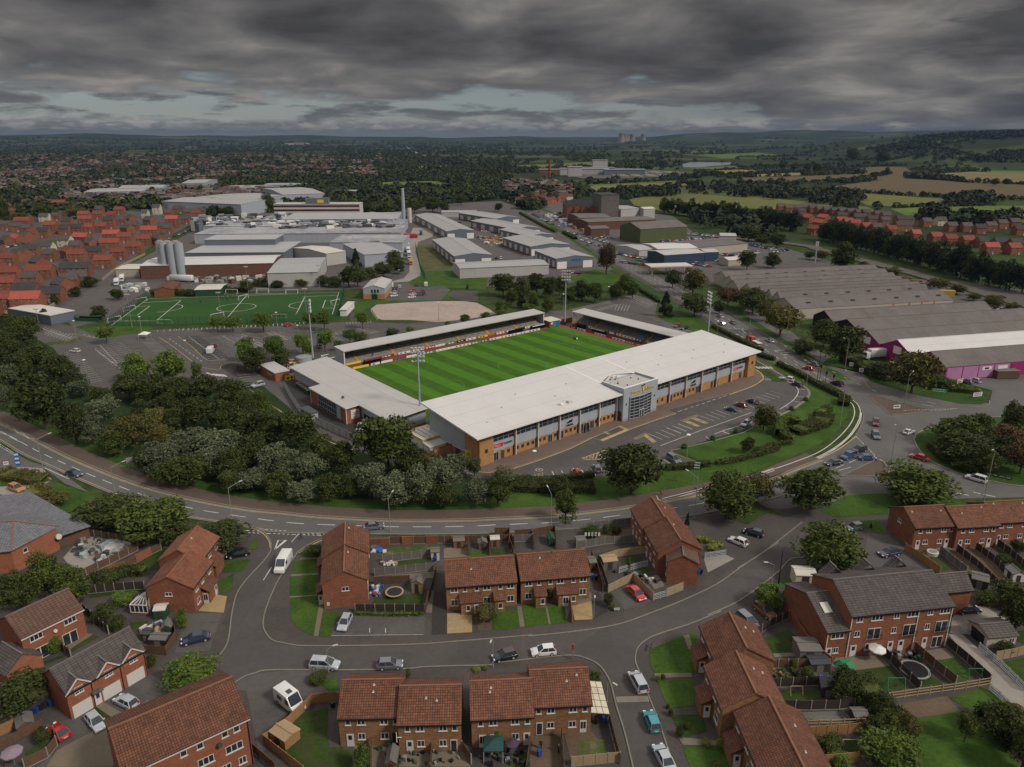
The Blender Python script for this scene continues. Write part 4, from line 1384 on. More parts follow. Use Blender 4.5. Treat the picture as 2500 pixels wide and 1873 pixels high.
plain('timber_dark',(0.045,0.035,0.03),0.9,0.3,3)
plain('timber_brown',(0.12,0.07,0.045),0.9,0.3,3)
plain('timber_grey',(0.14,0.13,0.12),0.9,0.25,3)
plain('concrete_post',(0.27,0.25,0.21),0.9,0.15,3)
plain('felt',(0.15,0.14,0.13),0.95,0.2,2)
plain('bin_blue',(0.02,0.06,0.26),0.5,0.1,2)
plain('bin_black',(0.02,0.02,0.022),0.5,0.1,2)
def roof_poly(mb,x0,x1,y0,y1,eave,rise,axis,ov=0.3,vg=0.15,th=0.16,m=0,mr=1):
 if axis=='x':
  ym=(y0+y1)/2
  sl_=rise/(ym-y0)
  a,b=(x0-vg,x1+vg)
  F_=lambda x,y:(x,y,eave+rise-abs(y-ym)*sl_)
  L_,R_,M_=y0-ov,y1+ov,ym
  P=lambda s,t:F_(s,t)
 else:
  xm=(x0+x1)/2
  sl_=rise/(xm-x0)
  a,b=(y0-vg,y1+vg)
  L_,R_,M_=x1+ov,x0-ov,xm
  P=lambda s,t:(t,s,eave+rise-abs(t-xm)*sl_)
 up=lambda p,d=th:(p[0],p[1],p[2]+d)
 for e in(L_,R_):
  q=[P(a,e),P(b,e),P(b,M_),P(a,M_)]
  if e==R_:
   q=[q[1],q[0],q[3],q[2]]
  mb.face([up(p)for p in q],m)
  mb.face([p for p in q][::-1],m)
  mb.face([q[0],q[1],up(q[1]),up(q[0])],m)
  mb.face([q[1],q[2],up(q[2]),up(q[1])],m)
  mb.face([q[3],q[0],up(q[0]),up(q[3])],m)
 p,q=P(a,M_),P(b,M_)
 mb.bar(up(p,th+0.03),up(q,th+0.03),0.26,mr,0.12)
def wall_poly(mb,x0,x1,y0,y1,eave,rise,axis,z0=0.0):
 mb.face([(x0,y0,z0),(x1,y0,z0),(x1,y0,eave),(x0,y0,eave)])
 mb.face([(x1,y1,z0),(x0,y1,z0),(x0,y1,eave),(x1,y1,eave)])
 mb.face([(x1,y0,z0),(x1,y1,z0),(x1,y1,eave),(x1,y0,eave)])
 mb.face([(x0,y1,z0),(x0,y0,z0),(x0,y0,eave),(x0,y1,eave)])
 if rise:
  if axis=='x':
   ym=(y0+y1)/2
   mb.face([(x1,y0,eave),(x1,y1,eave),(x1,ym,eave+rise)])
   mb.face([(x0,y1,eave),(x0,y0,eave),(x0,ym,eave+rise)])
  else:
   xm=(x0+x1)/2
   mb.face([(x0,y0,eave),(x1,y0,eave),(xm,y0,eave+rise)])
   mb.face([(x1,y1,eave),(x0,y1,eave),(xm,y1,eave+rise)])
def unit(t,x0,x1,y0,y1,eave,rise,axis,wall,roof,ridge='ridge_tile',ov=0.3,vg=0.15,fascia=True,vents=0,z0=0.0):
 w=MB()
 wall_poly(w,x0,x1,y0,y1,eave,rise,axis,z0)
 wo=part('wall',w,wall,t)
 r=MB()
 roof_poly(r,x0,x1,y0,y1,eave,rise,axis,ov,vg)
 ro=part('roof',r,[roof,ridge],t)
 if fascia:
  f=MB()
  s_=rise/(((y1-y0)if axis=='x' else(x1-x0))/2)
  ze=eave-ov*s_
  if axis=='x':
   f.box(x0-vg,x1+vg,y0-ov-0.10,y0-ov-0.005,ze-0.06,ze+0.12)
   part('gutter',f,'black',t)
   f=MB()
   f.box(x0-vg,x1+vg,y1+ov+0.005,y1+ov+0.10,ze-0.06,ze+0.12)
  else:
   f.box(x0-ov-0.10,x0-ov-0.005,y0-vg,y1+vg,ze-0.06,ze+0.12)
   part('gutter',f,'black',t)
   f=MB()
   f.box(x1+ov+0.005,x1+ov+0.10,y0-vg,y1+vg,ze-0.06,ze+0.12)
  part('gutter',f,'black',t)
 rnd_=random.Random(int((x0+y0+eave)*37)+vents)
 for k in range(vents):
  if axis=='x':
   ym=(y0+y1)/2
   x,y=rnd_.uniform(x0+1,x1-1),rnd_.uniform(y0+1.5,ym-0.4)
   z=eave+rise-(ym-y)*rise/(ym-y0)+0.14
  else:
   xm=(x0+x1)/2
   x,y=rnd_.uniform(xm+0.4,x1-1.2),rnd_.uniform(y0+1,y1-1)
   z=eave+rise-(x-xm)*rise/(xm-x0)+0.14
  v=MB().box(-0.16,0.16,-0.18,0.18,0,0.1).box(-0.07,0.07,-0.07,0.07,0.1,0.28)
  part('roof_vent',v,'ridge_tile' if k%2 else 'off_white',t,(x,y,z-0.03))
 return wo,ro
WC={}
def winmesh(w,h,n,bars=False):
 key=(w,h,n,bars)
 if key not in WC:
  f,p=MB(),MB()
  f.box(0,w,-0.05,0,0,0.07)
  f.box(0,w,-0.05,0,h-0.07,h)
  for i in range(n+1):
   x=w*i/n
   a,b=max(0,x-0.05),min(w,x+0.05)
   if i==0:
    b=0.08
   if i==n:
    a=w-0.08
   f.box(a,b,-0.055,0,0.07,h-0.07)
  if bars:
   for i in range(n):
    xm=w*(i+0.5)/n
    f.box(xm-0.02,xm+0.02,-0.045,-0.02,0.07,h-0.07)
   for j in(1,2):
    f.box(0.07,w-0.07,-0.044,-0.02,h*j/3-0.02,h*j/3+0.02)
  f.box(-0.10,w+0.10,-0.14,0,-0.10,-0.001)
  p.box(0.04,w-0.04,-0.022,-0.004,0.04,h-0.04)
  WC[key]=(f.mesh('window',['upvc']),p.mesh('pane',['glass']))
 return WC[key]
def doormesh(w,h,kind):
 key=('d',w,h,kind)
 if key not in WC:
  f,p=MB(),MB()
  f.box(0,w,-0.07,0,0,h)
  col='upvc'
  if kind=='half':
   p.box(w*0.25,w*0.75,-0.09,-0.07,h*0.55,h*0.9)
  elif kind=='full':
   p.box(0.12,w-0.12,-0.09,-0.07,0.12,h-0.12)
  elif kind=='pair':
   for a in(0.12,w/2+0.04):
    p.box(a,a+w/2-0.16,-0.09,-0.07,h*0.35,h*0.9)
  elif kind=='patio':
   n=2 if w<3 else 3
   for i in range(n):
    p.box(0.08+i*w/n,(i+1)*w/n-0.08,-0.09,-0.07,0.1,h-0.1)
  elif kind=='dark':
   col='black'
   p.box(w*0.3,w*0.7,-0.09,-0.07,h*0.6,h*0.9)
  elif kind=='garage':
   for j in range(1,5):
    p.box(0.1,w-0.1,-0.085,-0.07,h*j/5,h*j/5+0.03)
  WC[key]=(f.mesh('door',[col]),p.mesh('pane',['off_white' if kind=='garage' else 'glass']))
 return WC[key]
def put(t,face,dims,u,z,w,h,kind='w',n=None,bars=False):
 """window or door on a face: f front (y0), l left (x0), r right (x1); u runs left to right as seen from outside"""
 x0,x1,y0,y1=dims
 loc,rz={'f':((x0+u,y0,z),0),'l':((x0,y1-u,z),-pi/2),'r':((x1,y0+u,z),pi/2),'b':((x1-u,y1,z),pi)}[face]
 if kind=='w':
  n=n or(1 if w<0.9 else(2 if w<1.6 else 3))
  a,b=winmesh(w,h,n,bars)
  nm='window'
 else:
  a,b=doormesh(w,h,kind)
  nm='garage_door' if kind=='garage' else 'door'
 o=link(nm,a,t,loc,rz)
 link('pane' if kind!='garage' else 'panel_rib',b,o)
def row(t,face,dims,z,h,*items):
 for it in items:
  u,w=it[0],it[1]
  put(t,face,dims,u,z,w,h,*(it[2:]or('w',)))
def lean(t,x0,x1,y0,y1,zlo,zhi,hi,roof='tile_red',wall=None):
 """lean-to porch roof; hi tells which side is high: 'b' back, 'f', 'l', 'r'"""
 z={'b':(zlo,zlo,zhi,zhi),'f':(zhi,zhi,zlo,zlo),'l':(zhi,zlo,zlo,zhi),'r':(zlo,zhi,zhi,zlo)}[hi]
 p=[(x0,y0,z[0]),(x1,y0,z[1]),(x1,y1,z[2]),(x0,y1,z[3])]
 w=MB()
 q=[(a,b,c+0.14)for a,b,c in p]
 w.face(q)
 w.face(p[::-1])
 for i in range(4):
  w.face([p[i],p[(i+1)%4],q[(i+1)%4],q[i]])
 part('porch_roof',w,roof,t)
 if wall:
  i=0.25
  zz=[c-0.02 for c in z]
  pp=[(x0+i,y0+i),(x1-i,y0+i),(x1-i,y1),(x0+i,y1)]if hi=='b' else[(x0+i,y0+i),(x1-(0 if hi=='r' else i),y0+i),(x1-(0 if hi=='r' else i),y1-i),(x0+(0 if hi=='l' else i),y1-i)]
  if hi=='l':
   pp=[(x0,y0+i),(x1-i,y0+i),(x1-i,y1-i),(x0,y1-i)]
  w=MB().prism(pp,0,min(zlo,zhi)-0.02)
  part('porch',w,wall,t)
def HF(nm,label,fr,A,B,group='brick houses of the estate',cat='house',name='brick_house'):
 a,b=g(fr,*A),g(fr,*B)
 return thing(name,label,cat,a,atan2(b.y-a.y,b.x-a.x),group)
t=HF('A','red brick semi whose gable faces us, right of the junction beside the white van','b2',(472,715),(737,685))
d1,d2=(0,7.8,0.3,9.0),(-0.3,8.1,9.0,17.4)
unit(t,*d1,5.15,2.2,'y','red_brick','tile_red',vents=2)
unit(t,*d2,5.35,2.3,'y','red_brick','tile_red',vents=2)
put(t,'f',d1,3.3,3.4,1.25,0.8)
row(t,'r',d1,3.5,1.0,(1.5,1.2),(5.5,1.2))
row(t,'r',d2,3.5,1.0,(1.5,1.2),(5.5,1.2))
put(t,'r',d1,1.5,0.05,1.8,2.1,'patio')
put(t,'l',d1,1.2,3.5,1.2,1.0)
put(t,'l',d2,5.0,3.5,1.2,1.0)
lean(t,-1.4,-0.02,1.6,5.0,2.3,3.2,'r','tile_red','red_brick')
lean(t,-1.7,-0.32,10.5,14.0,2.3,3.2,'r','tile_red','red_brick')
put(t,'f',(-1.15,0,1.85,2),0.15,0,0.8,2.0,'half')
part('meter_box',MB().box(0.5,1.0,0.22,0.3,0.7,1.4),'off_white',t)
# ---- B, C buff pairs
for k,(fr,A,B,lab,w_)in enumerate((('b2',(1210,718),(1630,685),'buff brick pair with red tiled roof and gold gravel front garden',12.5),('b3',(180,690),(595,655),'buff brick pair between the gold gravel house and the red extension house',12.6))):
 t=HF('B',lab,fr,A,B)
 y_=0.0 if k==0 else 0.6
 d=(0,w_,y_,y_+9.0)
 unit(t,*d,5.0,2.4,'x','buff_brick','tile_red',vents=1)
 row(t,'f',d,3.75,1.0,(0.7,1.3),(2.9,0.7),(5.0,0.7),(6.5,1.3),(9.2,0.7),(10.7,1.3))
 row(t,'f',d,1.0,1.25,(0.7,1.3),(6.5,1.3),(10.7,1.3))
 if k==0:
  lean(t,2.2,6.2,y_-1.9,y_-0.01,2.5,3.3,'b','tile_red','buff_brick')
  lean(t,8.2,10.4,y_-1.9,y_-0.01,2.5,3.3,'b','tile_red','buff_brick')
  row(t,'f',(0,13,y_-1.66,5),0,2.05,(4.7,0.95,'half'))
  row(t,'f',(0,13,y_-1.66,5),0.9,1.1,(3.3,0.75),(9.0,0.75))
 else:
  lean(t,2.2,4.5,y_-1.9,y_-0.01,2.5,3.3,'b','tile_red','buff_brick')
  lean(t,6.3,10.3,y_-1.9,y_-0.01,2.5,3.3,'b','tile_red','buff_brick')
  row(t,'f',(0,13,y_-1.66,5),0,2.05,(7.3,1.1,'pair'))
  row(t,'f',(0,13,y_-1.66,5),0.9,1.1,(3.3,0.75),(8.9,0.75))
 part('chimney_vent',MB().tube((0,0,0),(0,0,0.5),0.12,0.16),'ridge_tile',t,(4.4 if k==0 else 6.4,y_+4.4,7.4))
t=HF('D','buff brick pair at the bottom beside the new orange timber fence','b2',(570,1538),(925,1530))
d1,d2=(0,8.2,0.2,8.6),(8.25,16.7,-1.2,7.2)
for d in(d1,d2):
 unit(t,*d,4.95,2.5,'x','buff_brick','tile_red',vents=3)
row(t,'f',d1,3.65,0.95,(0.9,0.7),(2.5,1.1),(5.6,1.1),(7.4,0.7))
row(t,'f',d2,3.65,0.95,(0.9,0.7),(2.4,1.1),(5.5,1.1),(7.3,0.7))
row(t,'f',d1,0,2.1,(0.9,1.0,'half'),(7.2,0.9,'dark'))
row(t,'f',d1,1.15,1.05,(2.5,1.0),(5.6,1.1))
row(t,'f',d2,0,2.1,(1.0,0.95,'half'),(7.0,0.95,'full'))
row(t,'f',d2,1.05,1.05,(2.5,1.0),(5.5,1.0))
part('flue_pipe',MB().tube((7.3,-1.35,2.0),(7.3,-1.35,3.6),0.06).tube((7.3,-1.35,2.8),(8.0,-1.35,2.8),0.05),'white',t,(8.0-7.3,0,0))
t=HF('E','buff brick pair at the bottom with a translucent lean-to on its right end','b2',(1360,1560),(1723,1540))
d1,d2=(0,8.5,0.6,9.0),(8.55,16.8,2.3,10.7)
for d in(d1,d2):
 unit(t,*d,4.95,2.5,'x','buff_brick','tile_red',vents=3)
row(t,'f',d1,3.65,0.95,(0.9,0.7),(2.4,1.1),(5.4,1.1),(7.3,0.7))
row(t,'f',d2,3.65,0.95,(0.5,0.7),(2.0,1.1),(5.1,1.1),(7.0,0.7))
row(t,'f',d1,0,2.1,(1.0,0.95,'pair'),(7.1,0.95,'half'))
row(t,'f',d1,1.05,1.05,(2.5,1.0),(5.5,1.0))
row(t,'f',d2,0,2.1,(0.5,0.95,'full'),(6.7,0.95,'pair'))
row(t,'f',d2,1.05,1.05,(2.0,1.05),(5.1,1.05))
plain('polycarbonate',(0.62,0.57,0.42),0.4,0.08,0.8)
w=MB().ext([(16.95,3.0,2.6),(19.6,3.0,2.2),(19.6,9.6,2.2),(16.95,9.6,2.6)][::-1],(0,0,0.06))
lt=part('lean_to_roof',w,'polycarbonate',t)
w=MB()
for k in range(6):
 w.bar((16.95,3.0+1.32*k,2.68),(19.6,3.0+1.32*k,2.28),0.06)
for k in(1,2):
 w.bar((16.95+.9*k,3.0,2.68-.135*k),(16.95+.9*k,9.6,2.68-.135*k),0.05)
for x,y in((19.5,3.1),(19.5,9.5)):
 w.bar((x,y,0),(x,y,2.2),0.1)
part('lean_to_frame',w,'timber_grey',t)
# ---- F red pair with gabled extension
t=HF('F','red brick semi running away from us with a lower gabled extension and pale patio','b3',(1050,548),(1230,562))
a_=R(13)
def sub(t,name,loc,rz):
 """turned block inside a thing: parts keep their own frame through a holder part"""
 return loc,rz
F2=thing('brick_house','tall red brick pair behind the gabled extension, ridge running towards the main road','house',t.matrix_basis@Vector((-1.7,2.2,0)),t.rotation_euler[2]+R(14.5),'brick houses of the estate')
d1,d2=(0,8.6,0,9.0),(-0.4,8.2,9.0,17.6)
unit(F2,*d1,5.1,2.3,'y','red_brick','tile_red',vents=2)
unit(F2,*d2,5.1,2.3,'y','red_brick','tile_red',vents=2)
for d in(d1,d2):
 row(F2,'l',d,3.6,1.0,(0.8,1.0),(3.2,1.0),(6.4,1.0))
 row(F2,'l',d,0.0,2.1,(1.6,1.0,'half'))
 row(F2,'l',d,1.0,1.1,(4.2,1.0),(6.6,1.0))
d3=(0,5.6,0,5.5)
t['label']='red brick gabled extension facing us beside the pale concrete drive'
unit(t,*d3,4.6,1.4,'y','red_brick','tile_brown','ridge_grey',vents=0)
row(t,'l',d3,2.9,1.0,(3.2,1.1))
row(t,'l',d3,0.9,1.0,(3.6,1.0))
lean(t,-2.2,-0.02,3.2,5.4,2.4,3.4,'r','tile_dull',None)
row(t,'l',(-1.6,0,2.4,5.2),0.0,2.2,(0.2,2.4,'patio'))
part('bin',MB().box(6.3,6.8,1.4,1.9,0,1.05),'bin_blue',t)if False else None
# ---- G diagonal trio lower right
G0=g('b3',1370,1478)
t=thing('brick_house','middle house of the diagonal row bottom right, white front door','house',G0,R(15.9)-R(14.2),'brick houses of the estate')
dG=[(0.2,9.0,-0.3,8.3)]
GG=[]
for k,(off,lab)in enumerate((((0,0),'buff brick house in the middle of the diagonal row at lower right'),((1.9,9.4),'buff brick house at the top of the diagonal row, by the grass corner plot'),((1.5,-9.0),'buff brick house at the bottom of the diagonal row, cut by the picture edge'))):
 if k:
  rz=R(1.7)
  t=thing('brick_house',lab,'house',G0+Vector((off[0]*cos(rz)-off[1]*sin(rz),off[0]*sin(rz)+off[1]*cos(rz),0)),rz,'brick houses of the estate')
 else:
  t['label']=lab
 d=(0,8.8,0,8.6)if k<2 else(0,8.8,-4,8.2)
 unit(t,*d,5.05,2.4,'y','buff_brick','tile_red',vents=3)
 row(t,'l',d,3.6,1.0,(1.0,1.2),(4.6,1.2),(7.0,0.8))
 row(t,'l',d,1.0,1.2,(5.8,1.5))
 lean(t,-1.9,-0.02,3.6,7.2,2.3,3.3,'r','tile_red','buff_brick')
 row(t,'f',(-1.65,0,3.85,5),0.0,2.05,(0.35,0.95,'half'))
 row(t,'r',d,3.6,1.0,(2.0,1.1),(5.5,1.1))
 GG.append(t)
t=HF('H','three storey red brick terrace with long grey tiled roof and juliet balconies','b4',(680,995),(1245,932),name='town_houses')
d=(-0.9,17.0,0.2,11.8)
unit(t,*d,7.9,2.7,'x','red_brick','tile_grey','ridge_grey',ov=0.35)
dl=(-4.7,-0.92,0.2,13.6)
unit(t,*dl,5.2,2.6,'x','red_brick','tile_grey','ridge_grey',fascia=True)
dr_=(17.02,27.0,7.4,11.6)
unit(t,*dr_,5.1,2.0,'x','red_brick','tile_grey','ridge_grey')
row(t,'f',d,6.5,0.95,(1.0,1.1),(3.6,2.0),(7.5,1.0),(9.9,2.0),(13.5,1.0),(15.7,1.8))
row(t,'f',d,3.7,1.1,(1.0,1.0),(7.5,0.9),(13.5,0.9))
row(t,'f',d,2.95,2.1,(3.3,2.3,'patio'),(9.6,2.3,'patio'),(15.4,2.2,'patio'))
row(t,'f',d,0.0,2.1,(0.7,1.1,'half'),(7.3,1.0,'half'),(9.2,1.0,'half'),(13.5,0.9,'half'),(15.3,1.9,'patio'))
row(t,'f',d,1.0,1.1,(3.3,2.0))
row(t,'f',dl,3.8,0.95,(0.8,2.2))
row(t,'f',dl,0.0,2.1,(0.3,1.0,'half'))
row(t,'f',dl,1.0,1.05,(1.5,0.9))
for u in(3.3,9.6,15.4):
 w=MB().box(d[0]+u-0.1,d[0]+u+2.4,-0.3,-0.26,3.0,3.05).box(d[0]+u-0.1,d[0]+u+2.4,-0.3,-0.26,3.95,4.0)
 for k in range(14):
  x=d[0]+u-0.1+k*2.46/13
  w.box(x,x+0.03,-0.3,-0.27,3.0,4.0)
 part('balcony_rail',w,'black',t)
for x in(-0.8,10.9,16.9,-4.6):
 part('downpipe',MB().box(x,x+0.1,0.05,0.18,0,7.8 if x>-2 else 5.0),'white',t)
w=MB().ext([(-3.6,3.1,6.55),(-2.2,3.1,6.55),(-2.2,4.9,7.25),(-3.6,4.9,7.25)][::-1],(0,0,0.12))
part('roof_window',w,'off_white',t)
for k,x in enumerate((0.8,7.2,13.2)):
 w=MB()
 roof_poly(w,x,x+3.6,10.8,12.6,7.9,1.7,'y',0.2,0.1)
 part('dormer_roof',w,['tile_grey','ridge_grey'],t)
t=HF('I','first red brick house of the stepped terrace at right edge, blank gable window','b4',(1075,345),(1320,330))
labs=['left end red brick house of the stepped terrace, white hot tub behind','middle red brick house of the stepped terrace at the right edge','red brick house of the stepped terrace cut by the right picture edge']
x_=-1.2
for k,(w_,y_)in enumerate(((8.7,-0.1),(9.2,-0.9),(9.5,0.1))):
 if k:
  t2=thing('brick_house',labs[k],'house',t.location,t.rotation_euler[2],'brick houses of the estate')
 else:
  t2=t
  t2['label']=labs[0]
 d=(x_,x_+w_,y_,y_+8.6)
 unit(t2,*d,5.0,2.3,'x','red_brick','tile_red',vents=3)
 row(t2,'f',d,3.7,0.9,(0.9,0.8),(2.6,1.1),(5.8,1.1),(7.6,0.7))
 row(t2,'f',d,0.0,2.05,(0.7,0.9,'half'),(7.0,0.9,'half'))
 row(t2,'f',d,1.1,0.95,(2.2,1.1),(5.4,1.0))
 if k==0:
  row(t2,'l',d,3.6,0.8,(3.2,1.1))
 x_+=w_+0.03
t=HF('J','red brick semi left of the junction with conservatory and porches','b1',(890,725),(1175,728))
d1,d2=(0.4,8.6,0,8.6),(-1.4,6.4,8.6,17.2)
unit(t,*d1,5.05,2.1,'y','red_brick','tile_orange',vents=0)
unit(t,*d2,5.15,2.2,'y','red_brick','tile_orange',vents=2)
put(t,'f',d1,3.2,3.4,1.25,0.7)
for d,s in((d1,1),(d2,2)):
 row(t,'r',d,3.6,1.0,(0.9,1.0),(3.4,1.0),(6.4,1.1))
 row(t,'r',d,1.0,1.1,(0.9,1.2))
lean(t,8.62,10.3,2.6,6.8,2.3,3.3,'l','tile_red','red_brick')
lean(t,6.42,8.2,10.8,15.0,2.3,3.3,'l','tile_red','red_brick')
row(t,'f',(8.65,10,2.85,4),0,2.05,(0.2,0.95,'pair'))
row(t,'r',(8,10.05,2.85,4),0,2.05,(2.2,0.9,'half'))
w=MB()
for k in range(9):
 w.bar((0.25,-0.55,0.25+k*0.3),(0.75,-0.55+0.0,0.25+k*0.3),0.05)
w.bar((0.25,-0.6,0),(0.25,-0.3,3.1),0.06).bar((0.75,-0.6,0),(0.75,-0.3,3.1),0.06)
part('ladder',w,'off_white',t)
c=thing('conservatory','small white framed conservatory with glass roof on the left side of the semi','conservatory',g('b1',790,742),R(-4))
part('base_wall',MB().box(0,3.1,0,3.0,0,0.55),'red_brick',c)
part('glazing',MB().box(0.05,3.05,0.05,2.95,0.55,2.0),'glass',c)
w=MB()
apex_=(1.6,2.6,3.0)
for i in range(5):
 x=3.1*i/4
 w.box(x-0.06,x+0.06,-0.03,0.05,0.5,2.05)
 w.bar((x,0,2.05),apex_,0.1)
for i in range(1,4):
 y=3.0*i/3
 w.box(-0.03,0.05,y-0.06,y+0.06,0.5,2.05)
 w.bar((0,y,2.05),apex_,0.1)
w.box(-0.05,3.15,-0.05,0.08,2.0,2.15)
w.box(-0.05,0.08,0.08,3.0,2.0,2.15)
w.box(-0.05,3.15,-0.04,0.06,0.5,0.6)
part('frame',w,'upvc',c)
w=MB()
w.face([(0,0,2.02),(3.1,0,2.02),apex_]).__class__ if False else w.face([(0,0,2.02),(3.1,0,2.02),apex_])
w.face([(0,3,2.02),(0,0,2.02),apex_])
w.face([(3.1,0,2.02),(3.1,3,2.02),apex_])
part('roof_glass',w,'glass_curtain',c)
# ---- K
t=HF('K','red brick house with brown roof and two patio doors at the left edge','b1',(215,1022),(527,862))
d=(-1.2,8.2,0,8.4)
unit(t,*d,5.1,2.2,'x','bright_brick','tile_brown','ridge_grey',vents=0)
row(t,'f',d,3.7,1.0,(1.1,1.9),(6.3,1.9))
row(t,'f',d,0.0,2.2,(0.9,2.6,'patio'),(5.6,2.3,'patio'))
part('satellite_dish',MB().tube((0,0,0),(0,-0.15,0.05),0.32,0.30,12),'off_white',t,(3.6,-0.15,3.7))
part('fascia',MB().box(-1.35,8.35,-0.42,-0.33,4.9,5.08),'upvc',t)
# ---- L coach house over garages
t=HF('L','red brick coach house with three small gables over white garage doors','b1',(425,1368),(885,1095),name='coach_house')
d=(0,11.6,-0.4,6.6)
unit(t,*d,4.7,2.5,'x','bright_brick','tile_grey','ridge_grey')
gy=-0.62
for k,(u,gu)in enumerate(((0.35,0.2),(4.65,4.5),(8.35,8.25))):
 put(t,'f',(0,12,-0.4,1),u,0.0,2.7,2.1,'garage')
 w=MB()
 xm=gu+1.45
 w.face([(gu-0.1,-0.52,3.6),(gu+3.0,-0.52,3.6),(gu+3.0,-0.52,4.75),(xm,-0.52,6.2),(gu-0.1,-0.52,4.75)])
 w.face([(gu+3.0,-0.52,3.6),(gu+3.0,1.2,3.6),(gu+3.0,1.2,4.75),(gu+3.0,-0.52,4.75)])
 w.face([(gu-0.1,1.2,3.6),(gu-0.1,-0.52,3.6),(gu-0.1,-0.52,4.75),(gu-0.1,1.2,4.75)])
 gw=part('gable_wall',w,'bright_brick',t)
 w=MB()
 roof_poly(w,gu-0.1,gu+3.0,-0.6,2.4,4.75,1.45,'y',0.2,0.05)
 part('gable_roof',w,['tile_grey','ridge_grey'],t)
 w=MB()
 for s in(-1,1):
  w.bar((xm+s*1.85,gy-0.08,4.45),(xm,gy-0.08,6.25),0.09,0,0.2)
 part('bargeboard',w,'upvc',t)
 put(t,'f',(0,12,-0.52,1),xm-0.6,3.75,1.2,1.15,'w',2,True)
 part('downpipe',MB().box(gu+3.15,gu+3.23,-0.55,-0.45,0,4.3),'black',t)
put(t,'f',(0,12,-0.4,1),3.45,0.0,0.95,2.1,'half')
lean(t,3.1,4.65,-1.1,-0.42,2.4,2.7,'b','tile_grey')
# ---- M big block bottom
t=HF('M','large three storey brick block with long red brown roof at bottom left','b1',(1100,1850),(1520,1640),name='apartment_block')
d=(-5.8,9.2,0.2,11.0)
unit(t,*d,7.6,2.7,'x','bright_brick','tile_red',ov=0.3)
row(t,'f',d,6.2,1.0,(6.4,0.8),(8.4,0.8),(11.5,0.8),(13.0,0.8))
row(t,'f',d,3.4,1.15,(8.2,2.0),(11.7,2.2),(3.2,2.0))
row(t,'f',d,0.8,1.1,(8.4,1.0),(10.9,1.2),(13.1,1.0))
part('satellite_dish',MB().tube((0,0,0),(0.1,-0.15,0.05),0.36,0.34,12),'steel_dark',t,(5.2,-0.1,5.6))
part('downpipe',MB().box(9.0,9.1,0.03,0.15,0,7.4),'black',t)
part('fascia',MB().box(-5.95,9.35,-0.22,-0.12,7.35,7.55),'upvc',t)
# ---- N slate roofed building on the left
t=thing('workshop_building','orange brick building with pale slate hipped roof beside the scrap yard','building',g('b1',-100,500),R(19.1))
w=MB()
w.prism([(-8,0.5),(5.8,-1.2),(12.0,5.6),(6,14),(-8,14)],0,5.0)
part('wall',w,'bright_brick',t)
w=MB()
e=[(-8.5,0.2),(6.0,-1.8),(12.6,6.0),(6,14.6),(-8.5,14.6)]
ap1,ap2=(5.2,5.2,7.9),(-8.5,8.0,8.2)
E3=[(a,b,4.95)for a,b in e]
w.face([E3[0],E3[1],ap1,ap2])
w.face([E3[1],E3[2],ap1])
w.face([E3[2],E3[3],ap1])
w.face([E3[3],E3[4],ap2,ap1])
w.face([E3[4],E3[0],ap2])
for a,b in((E3[1],ap1),(E3[2],ap1),(ap1,ap2)):
 w.bar((a[0],a[1],a[2]+.05),(b[0],b[1],b[2]+.05),0.25,1,0.12)
part('roof',w,['tile_slate','ridge_tile'],t)
w=MB()
w.prism([(11.0,6.2),(17.0,8.6),(2,26),(-12,25),(-8,14.1),(6,14.1)],0,2.9)
part('low_wall',w,'brown_brick',t)
w=MB()
w.ext([(10.6,4.4,2.95),(17.6,8.0,2.95),(2.5,26.5,4.6),(-12,25.6,4.6),(-8,14.2,4.3),(6,13.6,4.3)],(0,0,0.15))
part('low_roof',w,'tile_slate',t)
o=link('window',winmesh(0.9,0.9,1)[0],t,(7.2,0.3,3.1),R(47))
link('pane',winmesh(0.9,0.9,1)[1],o)
o=link('window',winmesh(1.4,0.9,2)[0],t,(2.0,-0.8,3.1),R(-7))
link('pane',winmesh(1.4,0.9,2)[1],o)
part('satellite_dish',MB().tube((0,0,0),(0.2,-0.3,0.1),0.6,0.55,14),'off_white',t,(12.3,5.0,3.2))
# ---- concrete garage at the right
t=HF('garage','small pale panel garage with grey ridged roof and open front by the dirt track','b4',(1490,945),(1665,930),group=None,cat='garage',name='garage')
del_=(0,5.2,0,5.0)
unit(t,0,5.3,0,4.4,2.25,0.75,'x','cream_cladding','tile_grey','ridge_grey',fascia=False)
part('opening',MB().box(-0.04,-0.01,0.6,3.6,0.05,2.0),'black',t)
put(t,'f',(0,5.3,0,4),4.0,0.8,0.9,0.9)
t=thing('small_outbuilding','low outbuilding with grey pitched roof left of the coach house','outbuilding',g('b1',60,1175),R(60))
unit(t,0,5.2,0,5.6,2.3,1.9,'y','bright_brick','tile_grey','ridge_grey',fascia=False)
# -- foliage
NR=np.random.default_rng(5)
def leafmat(name,c1,c2,c3=None):
 m,t,bs=newmat(name)
 geo=t.n('ShaderNodeNewGeometry')
 oi=t.n('ShaderNodeObjectInfo')
 a=t.noise(geo.outputs['Position'],0.9,3,0.6)
 f=t.math('ADD',t.math('MULTIPLY',a,0.7),t.math('MULTIPLY',geo.outputs['Random Per Island'],0.3))
 c=t.ramp(f,[(0.30,c1),(0.66,c2),(0.82,c3 or c2)])
 k=t.math('ADD',t.math('MULTIPLY',t.math('SUBTRACT',oi.outputs['Random'],0.5),0.45),1.0)
 c=t.mix(1.0,c,t.n('ShaderNodeCombineXYZ',i_0=k,i_1=k,i_2=k).outputs[0],'MULTIPLY')
 t.set(bs.inputs['Base Color'],c)
 bs.inputs['Roughness'].default_value=0.75
 bs.inputs['Specular IOR Level'].default_value=0.2
 return m
